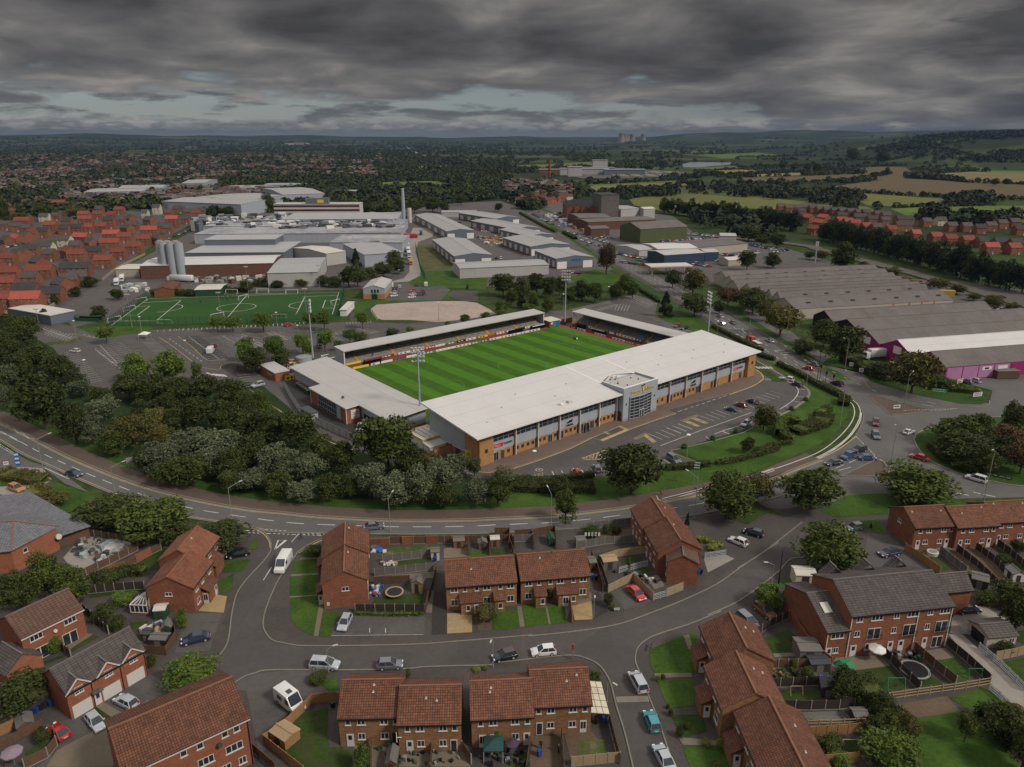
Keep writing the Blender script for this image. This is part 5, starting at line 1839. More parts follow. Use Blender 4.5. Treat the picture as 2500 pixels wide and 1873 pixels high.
leafmat('leaf_dark',(0.014,0.023,0.006),(0.074,0.089,0.019),(0.125,0.14,0.034))
leafmat('leaf_mid',(0.024,0.039,0.008),(0.096,0.120,0.022),(0.155,0.180,0.038))
leafmat('leaf_bright',(0.036,0.066,0.010),(0.125,0.175,0.026),(0.19,0.24,0.045))
leafmat('leaf_silver',(0.045,0.062,0.028),(0.135,0.152,0.082),(0.24,0.25,0.16))
leafmat('leaf_olive',(0.045,0.048,0.012),(0.125,0.112,0.030))
leafmat('leaf_rust',(0.045,0.030,0.014),(0.120,0.075,0.032))
leafmat('leaf_conifer',(0.010,0.020,0.008),(0.026,0.042,0.014))
leafmat('leaf_lime',(0.10,0.12,0.02),(0.20,0.22,0.04))
leafmat('leaf_far',(0.010,0.018,0.010),(0.036,0.046,0.020))
plain('bark',(0.085,0.065,0.05),0.9,0.3,4)
def quadmesh(name,V,mat,extra=None):
 n=len(V)//4
 me=bpy.data.meshes.new(name)
 nt=0
 if extra is not None:
  ev,ef=extra
  V=np.concatenate([V,ev])
  nt=len(ef)
 me.vertices.add(len(V))
 me.vertices.foreach_set('co',V.astype(np.float32).ravel())
 loops=np.arange(n*4)
 starts=np.arange(n)*4
 if nt:
  loops=np.concatenate([loops,ef.ravel()+n*4])
  starts=np.concatenate([starts,n*4+np.arange(nt)*3])
 me.loops.add(len(loops))
 me.loops.foreach_set('vertex_index',loops.astype(np.int32))
 me.polygons.add(n+nt)
 me.polygons.foreach_set('loop_start',starts.astype(np.int32))
 me.materials.append(MATS[mat]if isinstance(mat,str)else mat)
 me.update(calc_edges=True)
 return me
def leaves(c,nrm,size,jit=0.9,asp=0.6):
 """quads centred at c facing roughly along nrm"""
 n=len(c)
 d=nrm+NR.normal(0,jit,(n,3))
 d/=np.linalg.norm(d,axis=1)[:,None]+1e-9
 a=np.cross(d,NR.normal(0,1,(n,3)))
 a/=np.linalg.norm(a,axis=1)[:,None]+1e-9
 b=np.cross(d,a)
 s=size*NR.uniform(0.55,1.25,(n,1))
 a,b=a*s,b*s*asp
 return np.stack([c-a,c-b*0.8,c+a,c+b*0.8],axis=1).reshape(-1,3)
def ico(sub=2):
 bm=bmesh.new()
 bmesh.ops.create_icosphere(bm,subdivisions=sub,radius=1)
 v=np.array([x.co for x in bm.verts])
 f=np.array([[y.index for y in x.verts]for x in bm.faces])
 bm.free()
 return v,f
ICO=ico(2)
def crown_arrays(shape,nclump,per,leaf,seed):
 """unit crown: radius 1, from z=0 to z=2"""
 rg=np.random.default_rng(seed)
 cs,rs=[],[]
 for i in range(nclump):
  th=rg.uniform(0,2*pi)
  if shape=='round':
   z=rg.uniform(-1.0,0.95)
   r=sqrt(max(0.40 if z<0 else 0,1-z*z))*rg.uniform(0.35,0.80)
   z=z*0.80
   q=rg.uniform(0.22,0.40)
  elif shape=='cone':
   z=rg.uniform(-1,0.95)
   r=(1-z)*0.5*rg.uniform(0.5,0.85)
   q=0.14+0.14*(1-z)/2
  elif shape=='column':
   z=rg.uniform(-0.95,0.95)
   r=0.72*rg.uniform(0.5,0.95)*(1 if z<0.5 else 1-(z-0.5))
   q=rg.uniform(0.2,0.34)
  else:
   z=rg.uniform(-0.85,0.85)
   r=sqrt(max(0.45 if z<0 else 0,1-z*z))*rg.uniform(0.40,0.90)
   z=z*0.8
   q=rg.uniform(0.20,0.34)
  cs.append((r*cos(th),r*sin(th),z+1))
  rs.append(q)
 cs,rs=np.array(cs),np.array(rs)
 C_,N_=[],[]
 for c,r in zip(cs,rs):
  d=rg.normal(0,1,(per,3))
  d/=np.linalg.norm(d,axis=1)[:,None]
  d[:,2]=np.where(d[:,2]<-0.3,-d[:,2],d[:,2])
  k=r*rg.uniform(0.72,1.12,(per,1))
  C_.append(c+d*k)
  N_.append(d)
 sc=0.56 if shape in('round','spread')else 0.36
 d=rg.normal(0,1,(700,3))
 d/=np.linalg.norm(d,axis=1)[:,None]
 d[:,2]=np.abs(d[:,2])*np.where(rg.random(700)<.25,-1,1)
 C_.append(d*np.array([sc,sc,sc])*rg.uniform(1.0,1.22,(700,1))*np.array([1,1,1.05])+np.array([0,0,1])if shape!='cone' else cs[rg.integers(0,nclump,700)])
 N_.append(d)
 V=leaves(np.concatenate(C_),np.concatenate(N_),leaf)
 core,cf=ICO
 ev=core*np.array([sc,sc,0.5 if shape!='cone' else 0.6])
 ev=ev*(1+0.18*np.sin(ev[:,[1]]*9+seed)*np.cos(ev[:,[0]]*8))
 if shape=='cone':
  ev[:,:2]*=(1.15-ev[:,[2]])*0.9
 ev[:,2]+=1
 return V,(ev,cf)
CROWN={}
for shp,nc,per,lf,nv in(('round',34,95,0.075,4),('spread',38,70,0.075,4),('cone',34,70,0.085,2),('column',30,80,0.075,2)):
 for v_ in range(nv):
  CROWN[shp,v_]=crown_arrays(shp,nc,per,lf,11+v_*7+nc)
CM={}
trunk_mb=MB()
trunk_mb.tube((0,0,0),(0.02,0,0.55),0.055,0.038,8)
for a in range(4):
 trunk_mb.tube((0.02,0,0.40+0.04*a),(0.28*cos(a*1.6),0.28*sin(a*1.6),0.75+0.03*a),0.022,0.008,5)
TRUNK=trunk_mb.mesh('trunk',['bark'])
def crown_mesh(shape,var,mat):
 k=(shape,var,mat)
 if k not in CM:
  V,ex=CROWN[shape,var]
  CM[k]=quadmesh('crown',V,mat,ex)
 return CM[k]
KIND={'dark':('round','leaf_dark','dark green tree'),'mid':('round','leaf_mid','mid green tree'),'bright':('round','leaf_bright','bright green tree'),'silver':('spread','leaf_silver','silvery willow'),'olive':('spread','leaf_olive','olive brown tree'),'rust':('spread','leaf_rust','rusty brown tree'),'conifer':('cone','leaf_conifer','dark conifer'),'young':('spread','leaf_bright','young light green tree'),'poplar':('column','leaf_mid','narrow upright tree'),'shrub':('round','leaf_mid','green shrub'),'dshrub':('round','leaf_dark','dark green shrub'),'oshrub':('round','leaf_olive','olive shrub'),'lime':('round','leaf_lime','yellow green shrub'),'cblock':('column','leaf_conifer','dark conifer'),'bshrub':('round','leaf_bright','bright green shrub'),'thin':('spread','leaf_mid','thin young tree')}
TN=[0]
def plant(pos,r,h,kind,label,group=None,rz=None,low=None):
 """tree or shrub at pos: crown radius r, total height h"""
 shape,mat,_=KIND[kind]
 TN[0]+=1
 i=TN[0]
 nv=4 if shape in('round','spread')else 2
 shrub='shrub' in kind or kind=='lime'
 low=low if low is not None else(0.02 if shrub or kind in('conifer','cblock')else(0.22 if kind in('young','thin')else 0.10))
 t=thing('shrub' if shrub else('conifer' if kind in('conifer','cblock')else('willow_tree' if kind=='silver' else 'tree')),label,'shrub' if shrub else 'tree',pos,i*2.4 if rz is None else rz,group)
 c=link('crown',crown_mesh(shape,i%nv,mat),t,(0,0,low*h))
 c.scale=(r,r,(1-low)*h/2)
 if not shrub:
  k=link('trunk',TRUNK,t)
  k.scale=(min(r*2,h*0.5),min(r*2,h*0.5),h)
 return t
def fit(fr,cx,cy,rx,ry,zmul=1.0):
 """ground point, radius and height of the crown whose outline is this ellipse"""
 x,y=px(fr,cx,cy)
 s=FR[fr][2]
 rx,ry=rx/s,ry/s
 z=4.0
 for _ in range(12):
  p=G(x,y,z)
  d=(p-Vector((0,0,CH)))
  dep=cos(PIT)*d.y-sin(PIT)*d.z
  th=atan2(CH-z,hypot(p.x,p.y))
  r=rx*dep/F
  q=ry*dep/F
  rz=sqrt(max((q*q-(r*sin(th))**2),(0.35*r)**2))/cos(th)
  rz=min(rz,r*2.6)
  z=rz*1.12+0.1
 return Vector((p.x,p.y,0)),r,rz*2.12
def grove(where,fr,data,group,extra=0.0):
 """a list of crowns seen in the photo; labels count each kind from the left"""
 items=[]
 for d in data.split(';'):
  v=d.split()
  if not v:
   continue
  items.append((float(v[0]),float(v[1]),float(v[2]),float(v[3]),v[4]))
 cnt={}
 for it in items:
  cnt[it[4]]=cnt.get(it[4],0)+1
 seen={}
 for it in sorted(items):
  k=it[4]
  i=seen.get(k,0)
  seen[k]=i+1
  p,r,h=fit(fr,*it[:4])
  nm=KIND[k][2]
  if cnt[k]==1:
   lab='the only '+nm+' '+where
  else:
   lab=nm+' '+where+', '+(ORD[i]if i<cnt[k]-1 else 'last')+' from left'
  plant(p,r,h,k,lab,group)
grove('high in the belt left of the stadium','m1','''170 300 100 95 dark;60 345 90 80 dark;50 430 100 80 dark;250 480 130 90 dark;400 550 120 100 dark;490 630 90 75 dark;130 540 120 90 dark;
920 545 115 95 bright;1150 535 130 105 bright;1320 575 50 65 poplar;860 665 120 90 dark;1020 690 130 100 dark;1200 700 130 105 dark;1370 690 120 95 dark;1540 720 120 105 dark;
1760 800 75 95 mid;1660 820 90 100 dark;40 590 90 80 silver;540 680 85 65 silver;660 730 80 60 dark;-60 480 110 120 dark;-80 650 120 110 dark''','trees in the belt left of the stadium')
grove('low in the belt left of the stadium','m1','''270 770 200 185 dark;30 740 60 95 silver;490 910 120 140 dark;700 810 110 85 silver;620 960 100 100 silver;880 960 140 120 olive;1050 890 110 85 olive;
1080 990 90 70 olive;760 1050 110 85 dark;1100 800 120 90 dark;1300 850 130 110 dark;1480 860 120 100 dark;1640 930 110 110 dark;1790 930 110 100 dark;960 830 90 70 dark;1180 900 90 80 dark''','trees in the belt left of the stadium')
grove('in the left row above the main road','m1','''1080 1150 150 110 silver;1270 1060 150 110 silver;1450 1050 160 110 silver;1420 1180 130 110 silver;1280 1240 140 105 dark;1120 1240 110 90 mid;
1560 1200 110 115 dark;1690 1120 120 120 dark;1850 1170 130 115 silver;1700 1300 120 85 silver;1880 1330 110 90 dark;960 1180 70 80 dark;1560 1310 100 80 dshrub''','willows along the main road')
grove('in the row below the stadium corner','m2','''240 1190 130 110 silver;430 1210 120 100 silver;380 1375 110 80 silver;560 1350 110 90 dark;150 950 140 120 dark;350 960 170 130 dark;60 1080 100 100 dark;
500 1100 120 100 dark;650 1150 110 110 dark;950 1050 235 195 mid;830 1300 150 120 silver;1000 1360 150 125 silver;1180 1330 130 130 silver;1330 1260 140 130 silver;1340 1400 100 90 dark;1540 1210 60 75 silver;
1550 1380 100 100 silver;1700 1380 100 100 dark;1740 1265 90 60 silver;1100 1180 120 110 dark;1230 1180 90 80 olive;700 1340 90 80 dshrub;1450 1180 70 60 silver''','willows along the main road')
grove('on the lawns before the main stand','m3','''950 1210 230 190 dark;450 1340 90 70 dshrub;1590 1410 215 165 mid;1800 1350 120 110 olive;1730 1065 56 55 dshrub;500 1480 95 110 poplar''','trees on the stadium lawns')
grove('round the roundabout at right','m4','''510 1350 225 165 mid;1220 1320 275 150 mid;1490 960 180 110 mid;1530 1080 200 110 dark;1840 1030 130 120 rust;1700 1170 100 100 dark;1870 880 95 105 dark;
1440 1120 120 60 dshrub;1200 560 170 150 olive;740 385 145 125 dark;590 315 110 90 dark;300 215 135 110 olive;110 95 110 85 dark;1620 950 120 100 mid;185 880 100 90 olive;1760 1080 120 90 dark;1560 1190 110 55 dshrub;
1380 640 110 45 dshrub;1000 560 120 60 dshrub;450 400 90 50 dshrub;1930 1150 110 110 rust''','trees round the roundabout')
grove('in the gardens at lower left','b1','''890 160 230 150 mid;650 120 200 110 dark;1300 265 200 95 dark;80 600 135 115 dark;270 490 120 130 mid;420 570 120 120 mid;1150 1100 190 130 bright;130 1210 190 140 dark;
620 730 80 60 dshrub;325 915 50 50 bshrub;1090 760 40 60 bshrub;230 110 90 60 oshrub;300 40 110 55 oshrub;280 180 110 50 dshrub;660 510 90 40 dshrub;740 640 80 35 bshrub;900 1010 50 40 dshrub;700 780 60 50 dshrub;
250 1460 50 50 dshrub;1020 140 100 90 mid;1060 240 110 80 dark''','trees in the left gardens')
grove('in the gardens of the middle block','b2','1440 725 80 62 olive;430 1115 68 48 dshrub;690 1590 60 80 bright;1385 1065 28 16 lime;1440 1055 18 16 lime;975 1090 22 26 shrub;420 350 70 30 shrub;1510 1480 20 50 bshrub','shrubs in the middle gardens')
grove('in the gardens right of centre','b3','''1660 620 85 62 bshrub;1180 165 22 40 conifer;700 650 35 40 dshrub;740 690 25 20 lime;750 225 36 34 dshrub;600 235 65 40 shrub;690 225 30 30 shrub;350 620 24 40 dshrub;
620 1115 45 40 shrub;1000 1120 22 20 bshrub;1030 1110 20 18 dshrub;1080 1325 22 22 dshrub;1180 1405 30 26 dshrub;1130 1445 30 30 dshrub;1290 1505 36 24 lime;1375 1510 30 30 lime;825 430 16 45 bshrub;1330 330 40 24 lime;1060 1290 14 14 dshrub;1350 1640 40 16 shrub''','shrubs in the gardens right of centre')
grove('in the gardens at lower right','b4','''555 345 218 165 mid;640 1160 100 110 dark;200 630 95 78 bright;1385 1415 75 90 thin;930 1560 200 105 bshrub;1600 1390 150 120 dark;1750 1530 120 150 dark;
1700 700 120 140 dark;1640 610 110 80 dark;1490 630 75 50 dshrub;1620 935 55 42 dshrub;420 1080 45 45 shrub;350 1035 20 34 lime;800 1160 70 50 dshrub;860 1280 90 80 dshrub;930 1390 100 80 shrub;1040 1420 70 80 oshrub;
830 1390 80 70 dshrub;620 1610 80 60 bshrub;1400 505 36 22 shrub;760 1240 70 60 dshrub;1650 1310 90 60 oshrub;1110 370 20 16 bshrub;570 1510 90 22 dshrub;805 200 10 14 conifer;1690 330 50 40 dshrub;1600 400 50 30 dshrub''','trees in the lower right gardens')
grove('in the left car park','m1','1460 245 55 55 young;1565 245 60 55 young;1770 235 65 65 young;710 315 65 62 young;1640 455 62 90 young;1730 500 75 60 dark;1850 415 72 92 young;505 40 30 20 dshrub','car park trees')
grove('near the left floodlight','m2','''115 235 62 66 young;430 225 52 58 young;525 225 55 62 young;785 218 52 58 young;190 400 62 80 young;240 465 72 55 mid;380 380 72 74 young;430 425 40 50 young;530 355 72 76 young;
620 392 32 36 young;700 330 52 52 young;770 345 60 42 mid;985 308 55 32 mid;1105 290 30 24 young;1475 218 40 32 mid;1620 203 46 32 mid;1722 140 50 46 bright;1362 250 26 18 young;1725 182 40 30 young;60 490 90 80 dark;10 420 60 80 young''','car park trees')
grove('behind the far corner of the ground','t3','''90 1245 110 85 dark;240 1275 90 80 dark;350 1235 90 80 dark;450 1265 80 80 dark;530 1255 60 70 dark;330 1375 60 60 mid;430 1405 60 50 mid;290 1435 60 40 bright;700 1295 90 75 dark;
800 1305 75 70 dark;1030 1240 80 70 mid;1090 1290 60 60 dark;890 1040 80 115 rust;1345 1395 75 92 conifer;1560 1220 110 100 olive;1400 1200 70 65 dark;1570 1400 135 85 mid;1830 1335 90 75 rust;1985 1350 100 80 olive;
2130 1440 85 85 olive;150 1340 60 60 mid;230 1340 40 80 conifer;600 1330 60 60 dark;1760 1420 60 50 dark;960 1300 60 60 dshrub''','trees behind the ground')
grove('round the factory yard','t2','''850 1070 65 95 conifer;860 1180 90 80 dark;790 1180 75 75 dark;1145 1060 80 70 dark;1060 1130 90 55 dark;1180 1110 60 50 dark;960 1160 60 45 dshrub;600 1215 60 40 dshrub;430 1230 60 30 dshrub;
680 1225 70 40 dshrub;250 1240 60 28 dshrub;100 1230 60 25 dshrub;930 640 55 50 dark;1070 650 80 40 mid;1300 640 80 50 dark;1440 630 80 50 dark;1180 630 50 40 dark;170 620 60 60 dark;640 580 50 40 dark;1530 650 50 40 dark;
1710 1260 14 20 conifer;1660 590 50 40 dark;1810 550 30 40 dark;1950 650 40 30 dark''','trees round the factory')
grove('by the left estate','t1','580 1300 50 36 dshrub;760 1460 70 50 dshrub;330 1480 50 50 dshrub;60 1520 90 50 dark;200 1530 80 40 dark;420 1360 35 40 dshrub;1900 1260 60 40 dshrub;900 1320 60 40 dshrub;700 1220 70 40 dshrub;1340 1300 50 24 dshrub;1480 1310 60 20 dshrub;330 680 90 60 dark;580 690 90 40 olive;140 730 90 40 olive;1300 640 80 40 dark;1600 670 50 30 dark;1760 680 60 35 dark;2060 610 60 60 dark;20 690 60 90 dark','trees by the left estate')
grove('by the dealer yards and railway','t4','''830 1030 115 100 dark;80 1060 80 70 dark;280 1060 80 55 dark;90 850 90 60 dark;310 905 80 50 dark;1560 1240 90 50 olive;1700 1280 70 40 olive;1990 1380 90 55 olive;660 1020 50 40 olive;1180 1150 90 45 olive;
1830 1340 60 30 olive;190 900 60 40 dark;560 1020 50 30 dark;980 1100 50 30 dark;2120 1420 60 40 olive;1430 550 26 24 dark;1155 375 25 30 dark;1740 225 40 30 dark;890 245 60 50 dark;1130 265 60 50 dark;1990 455 40 28 dark;
2130 205 40 30 dark;350 330 36 30 dark;440 340 32 24 dark;540 340 36 26 dark;610 345 40 30 dark''','trees by the railway')
def hedge(label,pts,w,h,mat,dens=22,name='hedge',leaf=0.26,cat='hedge',group=None,seed=3,tops=0.0):
 """clipped or shaggy hedge along a line of world points"""
 P=resample(smooth(pts,4),0.6)
 Lh=len(P)
 n=int(Lh*0.6*(w+2*h)*dens)
 i=NR.integers(0,max(1,Lh-1),n)
 A=np.array([(p.x,p.y)for p in P])
 nx=np.gradient(A,axis=0)
 nx/=np.linalg.norm(nx,axis=1)[:,None]+1e-9
 perp=np.stack([-nx[:,1],nx[:,0]],axis=1)
 s=NR.uniform(-(w/2+h),w/2+h,n)
 side=np.abs(s)>w/2
 off=np.clip(s,-w/2,w/2)
 bump=1+tops*np.sin(i*0.35+seed)+tops*0.7*np.sin(i*0.93)
 z=np.where(side,h-(np.abs(s)-w/2),h)*bump
 c=np.concatenate([A[i]+perp[i]*off[:,None]+nx[i]*NR.uniform(-0.3,0.3,(n,1)),z[:,None]],axis=1)+NR.normal(0,0.07+0.05*h*(tops>0),(n,3))
 nm=np.concatenate([perp[i]*(np.sign(s)*side)[:,None],(~side)[:,None].astype(float)],axis=1)
 V=leaves(c,nm,leaf,0.7)
 o=link(name,quadmesh(name,V,mat))
 core=MB()
 Q=P[::3]+[P[-1]]
 ribbon(core,Q,w*0.8,0.05,0,h*0.86)
 me=core.mesh('inner_growth',[mat])
 link('inner_growth',me,o)
 tag(o,label,cat,group)
 return o
hedge('clipped dark hedge along the footway east of the stadium drive',gl('m4',275,530,400,590,560,680,700,745),1.8,1.5,'leaf_dark')
hedge('rounded clipped hedge block at the bend of the stadium lawn',gl('m4',720,770,712,810),3.2,2.0,'leaf_dark')
hedge('clipped hedge beside the right end of the main stand',gl('s7',1290,470,1400,520,1540,560),1.8,1.5,'leaf_dark')
hedge('long clipped hedge following the road behind the main stand',gl('m3',1490,275,1600,330,1750,410,1830,440),1.6,1.4,'leaf_dark')
hedge('low dark hedge behind the lawn facing the main road',gl('m3',1515,1200,1650,1180,1800,1140,1933,1100)+gl('m4',120,1120,300,1070,370,1060),1.2,1.2,'leaf_dark')
hedge('dark hedge right of the big lawn tree',gl('m3',1180,1235,1330,1225,1475,1205),1.6,1.4,'leaf_dark')
hedge('broad dark hedge between the car park and the verge',gl('m3',140,1360,400,1370,700,1370),4.5,1.7,'leaf_dark')
hedge('hedge behind the cross hatched bay',gl('m2',1780,1310,1933,1310)+gl('m3',150,1320,360,1320,700,1280),1.5,1.3,'leaf_dark')
hedge('high clipped bright hedge curling round the planted bed',gl('m4',275,1010,290,940,360,925,410,950),2.2,2.4,'leaf_bright')
hedge('clipped bright hedge lower end of the planted bed',gl('m4',300,960,320,1030,380,1050),2.4,2.0,'leaf_mid')
hedge('dark shrub bed inside the curved lawn',gl('m4',380,990,480,960,560,930,590,880),5.0,1.4,'leaf_dark',tops=0.25)
hedge('bright shrub row at the top of the planted bed',gl('m4',540,880,620,830),2.5,1.6,'leaf_mid',tops=0.2)
hedge('hedge along the grass corner behind the far car park',gl('t3',1130,1290,1220,1340,1290,1390),1.5,1.5,'leaf_dark')
hedge('shaggy hedge under the advertising boards by the pink warehouse',gl('m4',700,500,800,540,900,600,1010,640),2.5,2.2,'leaf_dark',tops=0.2)
hedge('low mixed hedge in front of the pink warehouse yard',gl('m4',1310,690,1450,700,1650,720),4.0,1.5,'leaf_mid',tops=0.2)
hedge('shrub bed on the roundabout',gl('m4',1340,1090,1450,1180,1580,1220,1700,1230),5.0,1.8,'leaf_dark',tops=0.3)
hedge('mounded golden juniper bed by the forecourt',gl('m1',10,1270,120,1290,230,1310,320,1310),5.0,1.3,'leaf_olive',tops=0.25)
hedge('mounded juniper bed above the slate roof',gl('m1',170,1460,230,1410,330,1370),5.0,1.6,'leaf_olive',tops=0.25)
hedge('ivy covered fence top behind the middle parking bays',gl('b2',655,738,850,745,1075,742),0.7,0.5,'leaf_mid')
hedge('tall overgrown hedge between the diagonal row and the green',gl('b4',730,1180,830,1280,900,1400,1000,1480),3.2,2.4,'leaf_dark',tops=0.2)
hedge('tall dark hedge on the right edge of the green',gl('b4',1480,1400,1560,1400,1640,1480,1723,1600),3.5,2.2,'leaf_dark',tops=0.2)
hedge('small clipped hedge behind the white cars',gl('b3',1240,290,1330,320,1400,345),1.2,0.8,'leaf_lime')
hedge('shaggy hedge along the left garden fence',gl('b1',560,540,700,500,880,500),2.0,1.4,'leaf_dark',tops=0.2)
hedge('hedge along the fence of the artificial pitch',gl('t1',1180,1320,1500,1330,1900,1290)+gl('t2',0,1260,300,1270),4.0,2.2,'leaf_dark',tops=0.3,dens=10,leaf=0.4)
hedge('roadside hedge opposite the trade units',gl('t3',220,700,380,790,500,850),2.5,2.0,'leaf_mid',dens=8,leaf=0.4)
hedge('roadside hedge by the dealer forecourt',gl('t3',560,850,650,900),3.5,2.0,'leaf_mid',dens=8,leaf=0.4)
# -- cars
def paint(name,col,rough=0.28,metal=0.0):
 m,t,bs=newmat(name)
 bs.inputs['Base Color'].default_value=(*col,1)
 bs.inputs['Roughness'].default_value=rough
 bs.inputs['Metallic'].default_value=metal
 bs.inputs['Coat Weight'].default_value=0.4
PAINTS={'white':(0.66,0.66,0.65),'silver':(0.40,0.42,0.46),'grey':(0.13,0.14,0.16),'black':(0.012,0.013,0.016),'red':(0.42,0.015,0.02),'blue':(0.03,0.07,0.20),'navy':(0.02,0.03,0.07),'teal':(0.02,0.25,0.30),'orange':(0.42,0.17,0.04),'brown':(0.20,0.085,0.04),'maroon':(0.16,0.02,0.035),'green':(0.06,0.10,0.07)}
for k_,v_ in PAINTS.items():
 paint('paint_'+k_,v_)
plain('tyre',(0.015,0.015,0.016),0.8,0.1,3)
plain('alloy',(0.35,0.36,0.38),0.35,0.05,3)
plain('lamp_glass',(0.7,0.72,0.75),0.15,0.02,3)
plain('tail_glass',(0.45,0.02,0.02),0.2,0.02,3)
glassmat('car_glass',(0.035,0.045,0.055),0.06,0.5)
CT={'hatch':(4.1,1.75,1.47,[(0,.38),(.02,.70),(.10,.92),(2.9,.92),(3.75,.78),(4.05,.60),(4.1,.38)],(.08,.50,2.15,3.0)),'saloon':(4.6,1.8,1.43,[(0,.4),(.02,.72),(.12,.92),(.8,.95),(3.3,.92),(4.25,.76),(4.55,.6),(4.6,.38)],(.45,1.25,2.65,3.45)),'mpv':(4.7,1.85,1.68,[(0,.38),(.02,.8),(.08,1.0),(3.5,1.0),(4.35,.82),(4.65,.62),(4.7,.38)],(.06,.35,2.6,3.7)),'suv':(4.5,1.85,1.68,[(0,.45),(.02,.85),(.08,1.02),(3.3,1.02),(4.2,.92),(4.45,.75),(4.5,.45)],(.08,.45,2.4,3.3)),'coupe':(4.2,1.75,1.3,[(0,.38),(.03,.7),(.25,.85),(2.8,.82),(3.8,.68),(4.15,.52),(4.2,.36)],(.3,1.2,2.0,2.9))}
CMESH={}
def bevelled(mb,off,seg,mats):
 me=mb.mesh('tmp',mats)
 bm=bmesh.new()
 bm.from_mesh(me)
 bmesh.ops.remove_doubles(bm,verts=bm.verts,dist=1e-4)
 bmesh.ops.bevel(bm,geom=bm.edges[:],offset=off,segments=seg,affect='EDGES',profile=0.6)
 bm.to_mesh(me)
 bm.free()
 for p in me.polygons:
  p.use_smooth=True
 return me
def car_meshes(tp):
 if tp in CMESH:
  return CMESH[tp]
 Lc,Wc,Hc,prof,gh=CT[tp]
 b=MB().ext([(x-Lc/2,-Wc/2,z-.08)for x,z in prof]+[(Lc/2-.15,-Wc/2,.2),(-Lc/2+.1,-Wc/2,.2)],(0,Wc,0))
 body=bevelled(b,0.075,2,['paint_white'])
 belt=prof[2][1]-.10
 xs=[x-Lc/2 for x in gh]
 wb,wt,zt=Wc/2-.07,Wc/2-.27,Hc-.05
 g8=[(xs[0],-wb,belt),(xs[3],-wb,belt),(xs[3],wb,belt),(xs[0],wb,belt),(xs[1],-wt,zt),(xs[2],-wt,zt),(xs[2],wt,zt),(xs[1],wt,zt)]
 gm=MB()
 for q in((0,1,5,4),(1,2,6,5),(2,3,7,6),(3,0,4,7),(4,5,6,7)):
  gm.face([g8[i]for i in q])
 glass=gm.mesh('glass',['car_glass'])
 r=MB()
 r.box(xs[1]-.04,xs[2]+.04,-wt-.03,wt+.03,zt,zt+.05)
 for i,j in((0,4),(1,5),(2,6),(3,7)):
  r.bar(g8[i],g8[j],.09)
 for s in(-1,1):
  xm=(xs[1]+xs[2])/2+.1
  r.bar((xm,s*wb,belt),(xm-.08,s*wt,zt),.07)
  r.bar((xs[0],s*wb,belt+.02),(xs[3],s*wb,belt+.02),.06)
 for s in(-1,1):
  r.box(xs[3]-.35,xs[3]-.18,s*(Wc/2+.06)-.09,s*(Wc/2+.06)+.09,belt,belt+.14)
 roof=r.mesh('roof',['paint_white'])
 wh_=MB().tube((0,-.1,0),(0,.1,0),.32,.32,14,0)
 wh_.tube((0,-.115,0),(0,.115,0),.20,.20,10,1)
 wheel=wh_.mesh('wheel',['tyre','alloy'])
 hl=MB().box(-.16,.02,-.2,.2,0,.14).mesh('headlight',['lamp_glass'])
 tl=MB().box(-.02,.1,-.14,.14,0,.26).mesh('tail_light',['tail_glass'])
 np_=MB().box(-.02,.02,-.26,.26,0,.12).mesh('number_plate',['off_white'])
 one=MB()
 tmp=MB().ext([(x-Lc/2,-Wc/2,z-.08)for x,z in prof]+[(Lc/2-.15,-Wc/2,.2),(-Lc/2+.1,-Wc/2,.2)],(0,Wc,0))
 for src,mi in((tmp,0),(gm,1),(MB().box(xs[1],xs[2],-wt,wt,zt+.01,zt+.06),0)):
  k=len(one.v)
  one.v+=src.v
  one.f+=[tuple(i+k for i in f_)for f_ in src.f]
  one.m+=[mi]*len(src.f)
 for sx in(-1,1):
  for sy in(-1,1):
   one.tube((sx*(Lc/2-.8),sy*Wc/2-.1,.31),(sx*(Lc/2-.8),sy*Wc/2+.05,.31),.31,.31,8,2)
 far=one.mesh('car_body',['paint_white','car_glass','tyre'])
 CMESH[tp]=dict(body=body,glass=glass,roof=roof,wheel=wheel,hl=hl,tl=tl,np=np_,far=far,L=Lc,W=Wc,prof=prof)
 return CMESH[tp]
def repaint(o,col):
 o.material_slots[0].link='OBJECT'
 o.material_slots[0].material=MATS['paint_'+col]
def car(pos,head,tp,col,label,group=None,detail=True):
 M_=car_meshes(tp)
 pos=Vector((pos.x,pos.y,0.03))
 if not detail:
  o=link('car',M_['far'],None,pos,head)
  repaint(o,col)
  return tag(o,label,'car',group)
 t=thing('car',label,'car',pos,head,group)
 Lc,Wc=M_['L'],M_['W']
 repaint(link('body',M_['body'],t),col)
 repaint(link('roof',M_['roof'],t),col)
 link('windows',M_['glass'],t)
 for sx in(-1,1):
  for sy in(-1,1):
   link('wheel',M_['wheel'],t,(sx*(Lc/2-.82),sy*(Wc/2-.07),.32))
 for sy in(-1,1):
  link('headlight',M_['hl'],t,(Lc/2-.05,sy*(Wc/2-.32),.50))
  link('tail_light',M_['tl'],t,(-Lc/2-.02,sy*(Wc/2-.24),.60))
 link('number_plate',M_['np'],t,(-Lc/2-.01,0,.48))
 return t
def cars(fr,data,group,detail=True):
 for ln in data.strip().split('\n'):
  v=ln.split(None,6)
  x,y,fx,fy=map(float,v[:4])
  a,b=g(fr,x,y,0.65),g(fr,fx,fy,0.65)
  car(a,atan2(b.y-a.y,b.x-a.x),v[4],v[5],v[6],group,detail)
cars('b2','''475 1035 560 1040 mpv silver silver people carrier by the kerb at the lower left junction
868 1035 950 1030 hatch grey grey hatchback by the kerb above the bottom left buff roofs
1555 982 1480 1000 hatch black black hatchback facing left by the kerb near the white hatchback
595 785 568 840 hatch silver silver hatchback nose down at the left end of the parking bays''','cars parked on the estate')
